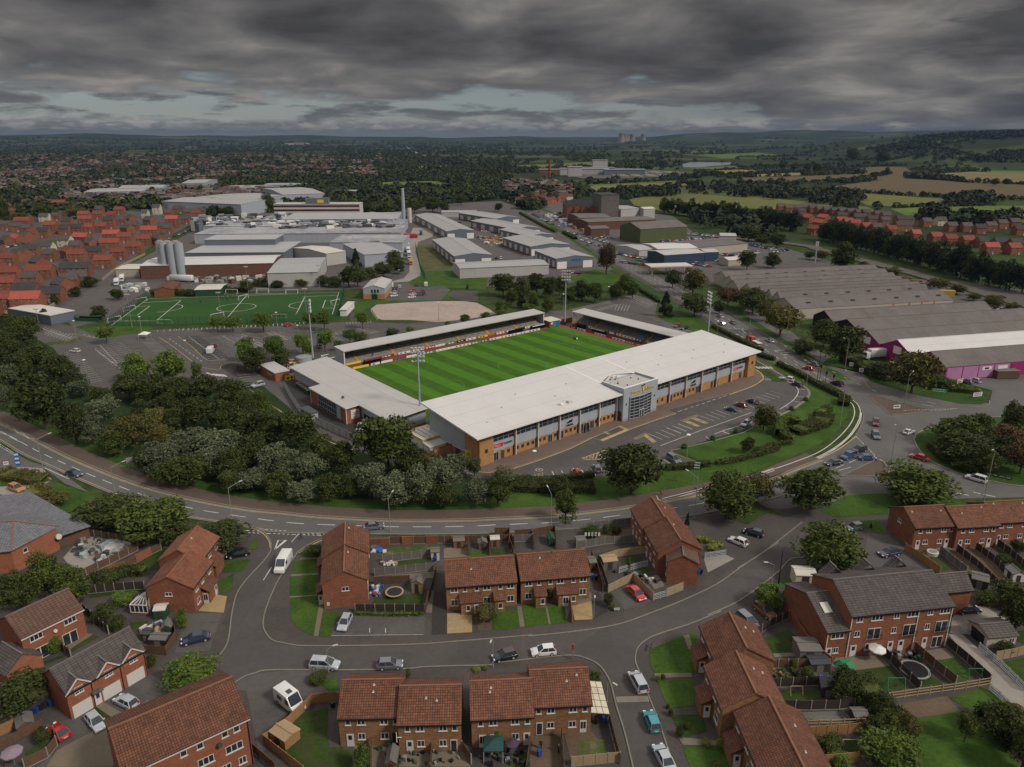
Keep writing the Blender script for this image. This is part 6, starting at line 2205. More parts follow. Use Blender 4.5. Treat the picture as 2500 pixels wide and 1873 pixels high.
cars('b3','''312 955 240 962 hatch white white hatchback facing left by the corner of the south street
880 1140 850 1085 mpv silver silver people carrier nearest the junction on the south street
965 1375 935 1305 hatch teal teal hatchback on the south street below the cobbled strip
1035 1592 1000 1525 saloon silver silver saloon lowest on the south street, cut by the edge
870 608 915 652 saloon red red saloon on the drive inside the timber fence corner
1482 296 1425 272 hatch white white hatchback in the bay under the big green tree
1575 245 1512 228 hatch black black hatchback in the bay behind the white hatchback''','cars parked on the estate')
cars('b4','''915 365 845 378 saloon navy dark blue saloon in the court right of the round green tree
703 212 672 218 hatch green dark green car half hidden behind the round green tree
165 715 225 760 suv brown brown car in the bay beside the caravan hedge
65 778 120 825 mpv grey pale grey people carrier in the bay beside the brown car
1382 705 1450 700 saloon black black saloon on the pale yard right of the town houses''','cars parked on the estate')
cars('b1','''1175 880 1090 900 saloon navy dark saloon on the drive below the conservatory house
1430 370 1355 385 saloon black black saloon under the shrubs by the junction
755 1258 695 1228 hatch silver silver hatchback before the middle garage door
575 1382 625 1440 hatch silver silver hatchback with dark sunroof before the left garage door
348 1437 288 1392 coupe red red coupe left of the coach house garages''','cars parked on the estate')
cars('m1','''110 1358 165 1378 suv orange orange off-roader on the forecourt at the left edge
-5 1430 40 1450 hatch blue blue car cut by the left edge on the forecourt
500 1257 550 1272 saloon navy dark blue saloon driving on the main road at left
1738 660 1690 672 suv silver silver estate car left of the stadium service yard
1440 398 1470 385 hatch maroon dark red car beside the white caravan in the left car park
505 430 480 428 hatch white lone white car near the left car park trees''','cars round the stadium')
cars('m2','''290 256 310 252 hatch red red car by the near touchline of the artificial pitch
467 300 430 306 hatch green dark car beside the car park tree island
495 398 470 380 hatch grey grey car half hidden by the young trees near the tank
862 1612 920 1605 saloon grey grey saloon driving on the main road behind the gabled semi''','cars round the stadium')
cars('m3','''1230 1160 1278 1190 mpv grey dark grey people carrier beside the triangular lawn
580 1248 560 1215 hatch red red hatchback with pale roof in the bay by the hedge
712 1222 700 1190 hatch grey grey hatchback half under the big lawn tree
1615 824 1560 808 coupe navy dark blue coupe in the front parking row
1682 795 1640 782 hatch maroon maroon hatchback second in the front parking row
1760 770 1725 755 hatch black black hatchback third in the front parking row
1716 920 1688 935 hatch silver silver hatchback beside the lone lawn tree
1255 262 1228 268 hatch maroon maroon car behind the right hand terrace
1302 277 1270 285 saloon black black car behind the right hand terrace
1545 198 1520 185 saloon silver silver saloon topmost in the queue behind the stand
1552 247 1525 235 hatch silver silver hatchback in the middle of the queue behind the stand
1628 240 1605 225 saloon grey grey saloon on the outer lane behind the stand
1880 362 1848 345 saloon silver silver saloon leading down the road towards the lights''','cars round the stadium')
cars('m4','''342 620 305 612 hatch white white hatchback in the end bay by the clipped hedge
402 656 370 645 hatch black black hatchback behind the white one by the clipped hedge
935 915 935 945 suv maroon dark red car on the junction above the grey one
935 1002 950 1030 suv grey grey car in the middle of the junction
1155 975 1190 960 coupe white white car entering the junction from the roundabout
820 1098 770 1110 suv black black off-roader waiting at the give way line
745 1140 705 1155 suv blue bright blue small off-roader waiting behind the line
875 1150 930 1150 saloon blue blue saloon in the outer lane at the give way line
650 1186 620 1190 saloon black black saloon half under the tree before the junction
1230 1147 1180 1132 saloon red red saloon rounding the roundabout
1612 1290 1545 1270 mpv white white estate car rounding the bottom of the roundabout
672 652 635 640 suv black black off-roader passing the traffic lights
480 548 450 540 hatch red red hatchback on the road left of the lights
515 520 480 510 hatch grey grey hatchback on the road beside the red one
222 360 195 345 saloon silver silver saloon on the road beside the red pickup
1548 636 1520 628 hatch grey grey car before the pale pink doors
1602 630 1575 622 hatch silver silver car before the pale pink doors
1032 526 990 520 suv white white off-roader beside the white lorry trailer''','cars round the roundabout')
cars('t2','''1133 1285 1105 1288 suv black black car highest in the left club bays
1138 1308 1110 1312 hatch silver silver car second in the left club bays
1142 1331 1112 1335 hatch white white car lowest in the left club bays
1282 1293 1252 1296 hatch red red car highest in the middle club bays
1285 1320 1255 1323 hatch silver silver car second in the middle club bays
1280 1342 1250 1345 hatch white white car lowest in the middle club bays
1350 1303 1320 1306 suv maroon dark red car highest in the right club bays
1352 1322 1322 1325 suv black black car lowest in the right club bays
1186 1262 1186 1250 hatch white white car by the hedge behind the club bays
1322 1250 1322 1238 suv black black car by the hedge behind the club bays''','cars at the clubhouse')
def boxvan(name,label,fr,x,y,fx,fy,Lv,Wv,Hv,col='paint_white',cab=1.6,cat='van',group=None,detail='van',capcol=None):
 a,b=g(fr,x,y,Hv/2),g(fr,fx,fy,Hv/2)
 t=thing(name,label,cat,Vector((a.x,a.y,.03)),atan2(b.y-a.y,b.x-a.x),group)
 h=Lv/2
 if detail=='van':
  prof=[(-h,.4),(-h,Hv-.1),(-h+.15,Hv),(h-cab,Hv),(h-cab*.45,1.25),(h-.1,1.0),(h,.5),(h,.3),(-h,.3)]
  me=bevelled(MB().ext([(x_,-Wv/2,z_)for x_,z_ in prof],(0,Wv,0)),.07,2,[col])
  link('body',me,t)
  w=MB()
  c0,c1=Vector((h-cab+.02,0,Hv-.06)),Vector((h-cab*.47,0,1.3))
  w.face([(c0 .x,-Wv/2+.2,c0 .z),(c1 .x,-Wv/2+.12,c1 .z),(c1 .x,Wv/2-.12,c1 .z),(c0 .x,Wv/2-.2,c0 .z)][::-1])
  w.v=[(a_+.04,b_,c_+.04)for a_,b_,c_ in w.v]
  part('windscreen',w,'car_glass',t)
  w=MB()
  for s in(-1,1):
   y0=s*Wv/2
   w.box(h-cab-.5,h-cab*.75,min(y0,y0+s*.02),max(y0,y0+s*.02),1.25,Hv-.35)
  part('side_window',w,'car_glass',t)
 else:
  link('body',bevelled(MB().box(-h,h-cab-.1,-Wv/2,Wv/2,.9,Hv,bottom=True),.04,1,[col]),t)
  link('cab',bevelled(MB().box(h-cab,h,-Wv/2+.05,Wv/2-.05,.5,min(Hv,2.9),bottom=True),.1,2,[capcol or col]),t)
  part('windscreen',MB().box(h-.02,h+.03,-Wv/2+.2,Wv/2-.2,1.6,2.4),'car_glass',t)
  part('chassis',MB().box(-h+.3,h-.4,-.5,.5,.5,.88),'steel_dark',t)
 wm=car_meshes('hatch')['wheel']
 for sx in((-h+1.0),(h-.9))if detail=='van' else((-h+1.0),(-h+2.1),(h-1.0)):
  for s in(-1,1):
   o=link('wheel',wm,t,(sx,s*(Wv/2-.1),.36))
   o.scale=(1.15,1.1,1.15)if detail=='van' else(1.4,1.2,1.4)
 return t
boxvan('van','long white high roofed van heading for the give way line','b2',225,420,185,490,5.9,2.0,2.4,cab=1.9)
t=boxvan('campervan','white coachbuilt campervan behind the orange timber fence','b2',262,1245,325,1295,5.2,2.1,2.6,cab=1.7,cat='campervan')
part('roof_light',MB().box(-.3,.5,-.35,.35,2.6,2.72),'steel_dark',t)
part('side_window',MB().box(-1.5,-.4,-1.09,-1.05,1.3,2.0),'car_glass',t)
t=boxvan('minibus','cream minibus half hidden by the big green tree near the end stand','m2',790,938,745,975,5.6,2.0,2.3,col='off_white',cab=1.6,cat='minibus')
part('roof_light',MB().box(-.2,.6,-.35,.35,2.3,2.4),'steel_dark',t)
t=boxvan('caravan','white touring caravan with two dark roof lights beside the town houses','b4',355,640,275,640,6.0,2.2,2.5,cab=1.1,cat='caravan')
part('roof_light',MB().box(.6,1.2,-.3,.3,2.5,2.58),'steel_dark',t)
part('roof_light',MB().box(-1.0,-.4,-.3,.3,2.5,2.58),'steel_dark',t)
boxvan('caravan','white caravan on the left car park beside a dark red car','m1',1418,425,1440,400,5.0,2.1,2.4,cab=.8,cat='caravan')
boxvan('lorry','white box lorry trailer beside the pink warehouse','m4',955,450,875,455,12,2.5,3.9,cat='lorry',detail='truck')
t=boxvan('pickup','red van towing a flatbed trailer behind the main stand','m3',1745,345,1715,330,4.8,1.9,2.0,col='paint_red',cat='pickup')
part('trailer_bed',MB().box(-8.2,-2.9,-1.0,1.0,.55,.75,bottom=True),'off_white',t)
part('tow_bar',MB().box(-2.9,-2.4,-.05,.05,.5,.6),'steel_dark',t)
for lab,x,y,fx,fy,col in(('white panel van in the row behind the club bays',1125,1250,1125,1225,'paint_white'),('cream van right in the row behind the club bays',1390,1245,1390,1222,'off_white')):
 boxvan('van',lab,'t2',x,y,fx,fy,5.2,1.95,2.3,col=col)
for i,(x,y)in enumerate(((1247,940),(1252,975),(1258,1005),(1262,1035),(1272,1072))):
 boxvan('lorry',('topmost','second','middle','fourth','lowest and brownest')[i]+' lorry queued on the factory access road','t2',x,y,x+2,y+30,8.5,2.5,3.4,cab=2.0,cat='lorry',group='lorries queued at the factory',detail='truck',col=('paint_white','paint_white','paint_white','paint_blue','ochre')[i],capcol='paint_white' if i<4 else 'ochre')
boxvan('lorry','red curtain sided trailer at the factory dock','t2',1262,872,1320,872,14,2.5,3.8,col='paint_red',cat='lorry',detail='truck')
boxvan('lorry','blue lorry by the factory gate','t2',1352,848,1352,870,9,2.5,3.6,col='paint_blue',cat='lorry',detail='truck')
boxvan('lorry','white and black articulated lorry before the silos','t1',1390,1200,1260,1195,16,2.5,4.0,cat='lorry',detail='truck')
boxvan('lorry','white tipper lorry parked by the estate wall','t1',900,1225,880,1260,9,2.5,3.6,cat='lorry',detail='truck')
boxvan('lorry','second white lorry parked by the estate wall','t1',940,1195,925,1235,10,2.5,3.6,cat='lorry',detail='truck')
# -- lamps and poles
def hpx(base,top):
 """height of a vertical pole from its foot and top in pixels"""
 b=G(*base)
 lo,hi=0.0,60.0
 for _ in range(40):
  m=(lo+hi)/2
  if G(top[0],top[1],m).y>b.y:
   lo=m
  else:
   hi=m
 return lo
def lamp(kind,label,fr,bx,by,tx,ty,ax=None,ay=None,mat='lamp_grey',group=None):
 b=g(fr,bx,by)
 h=hpx(px(fr,bx,by),px(fr,tx,ty))
 t=thing({'post':'post_lamp','pole':'pole'}.get(kind,'street_lamp'),label,'pole' if kind=='pole' else 'street lamp',b,0,group)
 w=MB().tube((0,0,0),(0,0,h),.11 if h>7 else .07,.06 if h>7 else .05,8)
 w.tube((0,0,0),(0,0,1.2),.15 if h>7 else .1,.14 if h>7 else .1,8)
 part('column',w,mat,t)
 if kind=='arm':
  e=g(fr,ax,ay,h+.7)
  d=Vector((e.x-b.x,e.y-b.y,0))
  d=d.normalized()*min(max(d.length,1.0),2.6)if d.length>.01 else Vector((1,0,0))
  part('arm',MB().tube((0,0,h),(d.x,d.y,h+.7),.05,.045,6),mat,t)
  w=MB()
  n=d.normalized()
  w.bar((d.x,d.y,h+.68),(d.x+n.x*.8,d.y+n.y*.8,h+.78),.24,0,.12)
  part('lantern',w,'off_white',t)
 elif kind=='post':
  w=MB().tube((0,0,h-.35),(0,0,h),.12,.2,10).tube((0,0,h),(0,0,h+.12),.55,.45,12)
  part('lantern',w,'white',t)
 return t
for i,d in enumerate(((1,300,1270,241,1030,330,990,'leftmost over the main road'),(1,775,1385,748,1220,825,1180,'second from left over the main road'),(1,1570,1600,1540,1360,1610,1315,'third from left over the main road'),(2,974,1655,965,1430,985,1385,'behind the gabled semi'),(3,399,1650,401,1400,382,1352,'beside the narrow upright tree'),(3,1368,1565,1380,1290,1322,1240,'beside the big mid green tree'),(4,330,358,350,165,325,158,'by the olive tree across the road'),(4,722,578,750,352,712,348,'by the advertising boards'),(4,1122,820,1158,600,1190,568,'on the upper traffic island'),(4,688,960,750,570,735,562,'tallest on the curved verge'),(4,1037,1175,1075,940,1078,925,'on the lower traffic island'),(4,1660,1450,1730,1110,1728,1098,'at the bottom of the roundabout'),(4,465,668,482,515,478,500,'in the stadium hedge gap'),(4,72,385,90,188,125,180,'beside the red van and trailer'))):
 lamp('arm','tall grey street lamp '+d[7],'m%d'%d[0],*d[1:7],group='street lamps')
for d in(('b2',498,1092,487,955,500,930,'beside the silver people carrier'),('b3',10,1060,5,890,2,885,'beside the black hatchback'),('b3',613,762,611,625,620,612,'at the end of the red car drive'),('b3',692,1292,695,1150,725,1145,'on the south street corner'),('b3',1683,552,1688,442,1662,425,'opposite the pale gates'),('b4',206,556,212,442,185,425,'beside the black pole')):
 lamp('arm','short street lamp '+d[7],*d[:7],group='estate street lamps')
lamp('pole','tall thin black pole on the verge by the estate road','b4',248,552,264,352,mat='black')
for i,d in enumerate((('m1',956,312,932,203,'by the grass before the artificial pitch'),('m1',520,362,490,230,'on the raised bed at left'),('m1',262,252,236,150,'by the estate fence at far left'),('m1',597,662,566,494,'in the left bays above the belt'),('m1',1256,442,1244,362,'on the central drive of the car park'),('m2',216,292,199,174,'before the right part of the artificial pitch'),('m2',716,236,708,152,'at the foot of the path'),('m2',351,312,345,260,'beside the left floodlight mast'),('m2',1302,236,1300,106,'on the gravel lot'),('m3',288,1275,285,1108,'at the cross hatched bay'),('m3',1312,1202,1322,998,'by the planter and dark people carrier'),('m3',484,156,486,50,'behind the far floodlight'),('m3',1160,200,1167,86,'beside the dark conifer'),('m3',788,92,790,0,'at the back of the far car park'),('m3',1518,335,1526,232,'behind the end of the main stand'),('t2',1184,1195,1188,1135,'on the factory access bend'))):
 lamp('post','white disc topped lamp '+d[5],*d[:5],group='car park lamps')
for i,d in enumerate((('t1',1020,1580,968,1325),('t1',1705,1490,1676,1312),('t1',1918,1312,1886,1112),('t2',478,1560,440,1282),('t2',570,1270,556,1100),('t1',300,1560,268,1440))):
 t=lamp('pole',('leftmost','second','third','fourth','fifth','estate side')[i]+' slim training pitch floodlight mast',*d,group='training pitch masts')
 h=t.children[0].dimensions.z if False else hpx(px(d[0],d[1],d[2]),px(d[0],d[3],d[4]))
 part('lamp_head',MB().box(-1.1,1.1,-.15,.15,h-.1,h+.35),'off_white',t)
for i,(x,y,tx,ty)in enumerate(((538,636,562,440),(553,640,562,545),(594,640,600,590),(648,640,652,612))):
 b=g('m4',x,y)
 h=hpx(px('m4',x,y),px('m4',tx,ty))
 t=thing('traffic_light',('tall black signal mast','second signal pole from left','third signal pole from left','rightmost signal pole')[i]+' at the crossing','traffic light',b,0,'traffic lights')
 part('pole',MB().tube((0,0,0),(0,0,h),.08,.07,6),'black',t)
 part('signal_head',MB().box(-.28,.28,-.2,.2,h-.1,h+1.1,bottom=True),'black',t)
def signpost(label,fr,a,b,ztop,hpan,mat,lines=0,linemat='white',name='road_sign',legs=True,zb=None,back=False):
 A,B=g(fr,*a),g(fr,*b)
 t=thing(name,label,'sign',A,atan2(B.y-A.y,B.x-A.x))
 w_=(B-A).length
 if legs:
  lg=MB().box(-.05,.05,0,.1,0,ztop).mesh('post',['lamp_grey'])
  link('post',lg,t,(w_*.2,0,0))
  link('post',lg,t,(w_*.8,0,0))
 bd=part('panel',MB().box(0,w_,-.06,-.005,ztop-hpan,ztop,bottom=True),mat,t)
 if lines:
  w=MB()
  rg=random.Random(int(A.x*10))
  for k in range(lines):
   z=ztop-hpan*(k+.75)/(lines+.3)
   x=w_*.1
   while x<w_*.85:
    l_=rg.uniform(.08,.2)*w_
    w.box(x,min(x+l_,w_*.9),-.08,-.06,z,z+hpan*.45/(lines+.3))
    x+=l_+.04*w_
  part('lettering',w,linemat,bd)
 return t
signpost('green direction sign seen from behind by the footway at left','m1',(862,1245),(925,1232),3.6,1.9,'lamp_grey')
signpost('green direction sign on tall post by the triangular lawn','m3',(1352,1340),(1400,1345),6.5,2.2,'dark_green',3)
signpost('direction sign under the trees across the road','m4',(472,452),(508,448),3.4,1.6,'lamp_grey')
signpost('white chevron sign on the upper traffic island','m4',(1050,832),(1095,828),1.6,1.1,'white',1,'black')
for k in range(4):
 signpost(('first','second','third','fourth')[k]+' black and white chevron board on the roundabout','m4',(1672+k*45,1272+k*10),(1712+k*45,1280+k*10),.9,.7,'black',1,'white',legs=False)
for k,(a,b,m_)in enumerate((((752,545),(780,548),'white'),((818,585),(848,588),'white'),((888,605),(925,608),'white'),((975,635),(1022,640),'white'),((1300,720),(1412,732),'green'),((1585,755),(1645,748),'white'),((1415,700),(1460,700),'off_white'),((1478,665),(1515,655),'white'))):
 signpost(('small white board','square white board','white board with large letters','low wide white board','long pale green banner','white board at the gate','cream twin board','tilted white board by the pink doors')[k]+' along the fence of the pink warehouse','m4',a,b,2.0,1.4,m_,2,'black' if m_=='white' else 'white')
signpost('blue and white totem sign by the forecourt','m1',(115,1242),(150,1238),5.0,3.6,'blue',3,name='totem_sign')
signpost('small red and white flag sign by the forecourt','m1',(35,1245),(70,1240),2.6,.9,'white',1,'red')
signpost('small white street name plate by the round shrubs','b3',(735,725),(768,722),.8,.35,'white',1,'black')
signpost('black street name plate by the grass corner plot','b3',(950,968),(962,930),.9,.35,'black')
signpost('red and white estate agent board behind the bottom roofs','b3',(480,1010),(492,1012),3.0,1.0,'red')
for k,(a,b)in enumerate((((450,205),(520,205)),((600,212),(700,213)))):
 pass
FM={}
def fence(fr,pts,style,label,h=1.75,step=None,cat='fence'):
 P=[g(fr,pts[i],pts[i+1])for i in range(0,len(pts),2)]
 st={'panel':('timber_dark','concrete_post',1.85),'timber':('timber','timber',1.8),'pale':('timber_pale','concrete_post',1.85),'brown':('timber_brown','concrete_post',1.85),'grey':('timber_grey','concrete_post',1.85),'rail':('timber_pale','timber_pale',1.9),'brick':('red_brick','red_brick',4.0),'palisade':('lamp_grey','lamp_grey',2.75),'mesh':('dark_green','dark_green',3.0),'gate':('steel','steel',1.6),'board':('timber_brown','timber_brown',1.8)}[style]
 step=step or st[2]
 t=thing({'brick':'garden_wall','gate':'gate'}.get(style,'fence'),label,{'brick':'wall','gate':'gate'}.get(style,cat),P[0])
 for a,b in zip(P,P[1:]):
  d=b-a
  Ls=d.length
  n=max(1,round(Ls/step))
  s=Ls/n
  rz=atan2(d.y,d.x)
  key=(style,round(s,2),h)
  if key not in FM:
   m=MB()
   if style in('rail','gate'):
    for z in((.25,.8,1.3)if style=='rail' else(.15,.5,.9,1.2)):
     m.box(.06,s-.06,-.03,.03,z,z+.14,bottom=True)
   elif style=='palisade':
    x=.1
    while x<s-.05:
     m.box(x,x+.07,-.02,.02,0,h)
     x+=.15
    m.box(0,s,-.03,.03,.3,.36).box(0,s,-.03,.03,h-.4,h-.34)
   elif style=='mesh':
    for z in[k*h/9 for k in range(1,10)]:
     m.box(0,s,-.012,.012,z-.02,z+.01)
    x=.25
    while x<s:
     m.box(x,x+.02,-.01,.01,0,h)
     x+=.3
   elif style=='brick':
    m.box(0,s,-.11,.11,0,h)
   else:
    m.box(.05,s-.05,-.03,.03,.16,h-.02)
    x=.3
    while x<s-.1:
     m.box(x,x+.04,-.045,.045,.18,h-.05)
     x+=.3
    if style not in('board',):
     m.box(.05,s-.05,-.035,.035,0,.155,1)
   pm_=m.mesh('panel',[st[0]]+([st[1]]if 1 in m.m else[]))
   q=.11 if style=='brick' else .06
   FM[key]=(pm_,MB().box(-q,q,-q-.02,q+.02,0,h+.06).mesh('post',[st[1]]))
  pm_,po=FM[key]
  for i in range(n):
   p=a+d*(i/n)-P[0]
   link('panel',pm_,t,p,rz)
   link('post',po,t,p,rz)
  if b is P[-1]:
   link('post',po,t,b-P[0],rz)
 return t
FD='''b2|660 728 1075 728|panel|dark panel fence with pale posts behind the middle parking bays
b2|775 512 1145 470|grey|weathered fence between the two narrow back gardens, lower
b2|825 428 1112 392|grey|weathered fence between the two narrow back gardens, upper
b2|750 332 860 328 860 320|brick|short brick wall behind the gabled semi
b2|865 318 940 316|brown|first dark timber bay in the wall along the main road
b2|942 318 1005 316|brick|second brick bay of the wall along the main road
b2|1008 316 1085 314|brown|second dark timber bay in the wall along the main road
b2|1087 314 1150 312|brick|third brick bay of the wall along the main road
b2|1152 312 1235 312|brown|third dark timber bay in the wall along the main road
b2|1237 312 1310 310|brick|fourth brick bay of the wall along the main road
b2|1312 310 1600 300|board|long brown board fence along the main road
b2|1605 305 1723 298|grey|grey panel fence along the main road by the buff pairs
b2|1338 390 1340 325|board|low divider left of the red shed
b2|1465 385 1470 320|board|low divider between the two red sheds
b2|1610 395 1585 320|board|low divider right of the red sheds
b2|1080 730 1130 560 1145 480|board|fence along the passage behind the trampoline garden
b2|770 560 985 550|board|low fence behind the trampoline
b2|565 1262 490 1262 400 1275 250 1420 110 1520 350 1710|timber|long new orange timber fence angling round the corner lawn
b2|755 1700 755 1540|board|divider fence in the gardens below the buff pair, left
b2|905 1660 905 1575|board|divider fence in the gardens below the buff pair, middle
b2|1112 1700 1120 1560|board|divider fence in the gardens below the buff pair, right
b2|1300 1560 1355 1640|brown|fence between the two bottom pairs
b3|210 1700 240 1460|board|divider fence left of the two people
b3|435 1700 420 1480|board|divider fence right of the two people
b3|690 1330 770 1640|board|dark fence beside the south street footway
b3|480 1655 770 1625|pale|low pale fence at the bottom of the patchy lawn
b3|700 608 850 535 970 655|pale|timber fence round the red saloon drive
b3|972 655 1048 632|gate|white double gate beside the red saloon drive
b3|1050 632 1150 592|pale|timber fence bay right of the white gate
b3|645 430 760 392 935 372|pale|pale timber fence across the gardens behind the extension
b3|765 492 935 450|gate|blue grey painted rail fence by the patio
b3|510 348 680 318 850 305|grey|grey fence behind the washing line garden
b3|565 230 700 215 850 198|grey|grey fence along the main road behind the washing line
b3|600 400 635 480 668 605|board|brown side fence by the passage with bins
b3|640 420 700 600|board|brown fence at the left of the blue grey rail
b3|135 350 140 275 240 268|board|fence corner behind the second buff pair
b3|255 350 248 268 380 245 388 345|board|dark fence round the green shed garden
b3|105 345 108 260 20 262|board|fence of the small square lawn garden
b3|470 660 485 790|timber|short orange rail beside the gold gravel rockery
b3|1280 405 1345 395 1405 385|gate|pale grey double gates at the concrete drive
b4|1005 355 1110 425 1215 500|timber|orange fence beside the hot tub garden
b4|1215 370 1300 440 1375 500|grey|grey fence right of the hot tub lawn
b4|1315 360 1440 460 1560 575|panel|dark fence with white posts between terrace gardens, left
b4|1430 350 1540 430 1640 540|panel|dark fence with white posts between terrace gardens, right
b4|1560 330 1640 390 1740 480|panel|dark fence with white posts at the right edge
b4|100 880 190 820 305 765|panel|dark fence with pale posts beside the two parked cars
b4|315 765 390 880 450 965 560 1050|brick|brick garden wall left of the town houses
b4|865 975 980 1090 1095 1200|panel|dark fence between trampoline garden and climbing frame garden
b4|1060 955 1180 1060 1310 1165|brown|brown fence with pale posts right of the trampoline
b4|1255 925 1380 1030 1515 1155|panel|dark fence beside the dirt track
b4|845 1265 1080 1230 1300 1200 1515 1165|rail|pale post and rail fence across the foot of the town house gardens
b4|185 1065 360 1060 550 1060|brown|brown fence above the potted plants
b4|180 1180 330 1175 490 1165|panel|dark fence below the potted plants
b4|250 1310 440 1315 610 1310 700 1300|panel|dark fence with pale posts above the decking
b4|345 1425 560 1420 790 1410|rail|pale rail fence below the decking
b4|405 1475 600 1460 790 1445|timber|orange fence below the decking
b4|510 1645 720 1625|timber|orange fence at the bottom by the swing frame
b4|1510 1195 1570 1245 1620 1295|gate|pale metal gate at the foot of the dirt track
b4|1450 950 1580 1060 1720 1200|gate|grey metal rail beside the dirt track
b4|1550 1015 1640 1000 1723 980|pale|pale fence below the concrete garage
b4|1335 850 1420 870|gate|grey bin enclosure left of the concrete garage
b4|1570 690 1660 740|board|dark fence behind the pale yard
b1|525 618 690 600 870 588|panel|dark panels with pale posts left of the conservatory
b1|470 660 525 612|grey|short fence meeting the dark panels
b1|500 725 580 790 655 860|panel|dark fence between the patio door house and coach house
b1|360 945 430 1005|brown|short fence between the two patios
b1|655 500 745 470|brick|lower brick bay beside the alley
b1|748 468 820 430|brown|timber bay between the brick bays beside the alley
b1|822 430 905 385|brick|middle brick bay beside the alley
b1|908 382 970 352|brown|upper timber bay beside the alley
b1|520 505 660 440 830 355 835 325|brown|rust red board fence of the scrap yard
b1|525 270 660 290 800 325|brown|rear fence of the scrap yard
b1|845 975 1000 985 1060 890 1050 830|board|dark fence round the sheds by the drive
b1|0 1470 90 1425 185 1385|timber|bright orange fence at the left edge
b1|-10 1575 130 1490 260 1430|board|dark fence behind the parasol garden
b1|150 1670 290 1600 345 1530 330 1470|brown|curved brown fence round the parasol garden
b1|40 1660 50 1610|board|stub of fence by the parasol
b2|30 1560 180 1690|board|dark fence behind the long roof
m1|1600 560 1645 575|board|low timber edge under the trees by the car park
s4|-30 290 30 400 90 500 215 690|palisade|upper run of grey palisade fence left of the service yard
s4|440 835 700 955 1000 1085 1200 1175|palisade|lower run of grey palisade fence below the service yard
m1|745 262 1060 262 1400 255 1933 240|mesh|tall green mesh fence along the near side of the artificial pitch
m1|745 262 880 160 1000 72|mesh|tall green mesh fence at the left end of the artificial pitch
m2|0 240 300 228 620 215|mesh|green mesh fence along the right part of the artificial pitch
t2|715 1500 740 1400 760 1310|mesh|green mesh fence at the right end of the artificial pitch
t2|1310 960 1345 1130 1385 1215|mesh|long green fence beside the factory access road
t1|790 1220 900 1130 1000 1080 1120 1020|pale|high boarded wall between the estate and the lorry yard
t1|370 1440 440 1400 560 1320|pale|boarded wall behind the corner houses'''
for ln in FD.split('\n'):
 fr_,pts,sty,lab=ln.split('|')
 fence(fr_,list(map(float,pts.split())),sty,lab,{'brick':1.8,'palisade':2.4,'mesh':4.0,'rail':1.5,'gate':1.35}.get(sty,1.75))
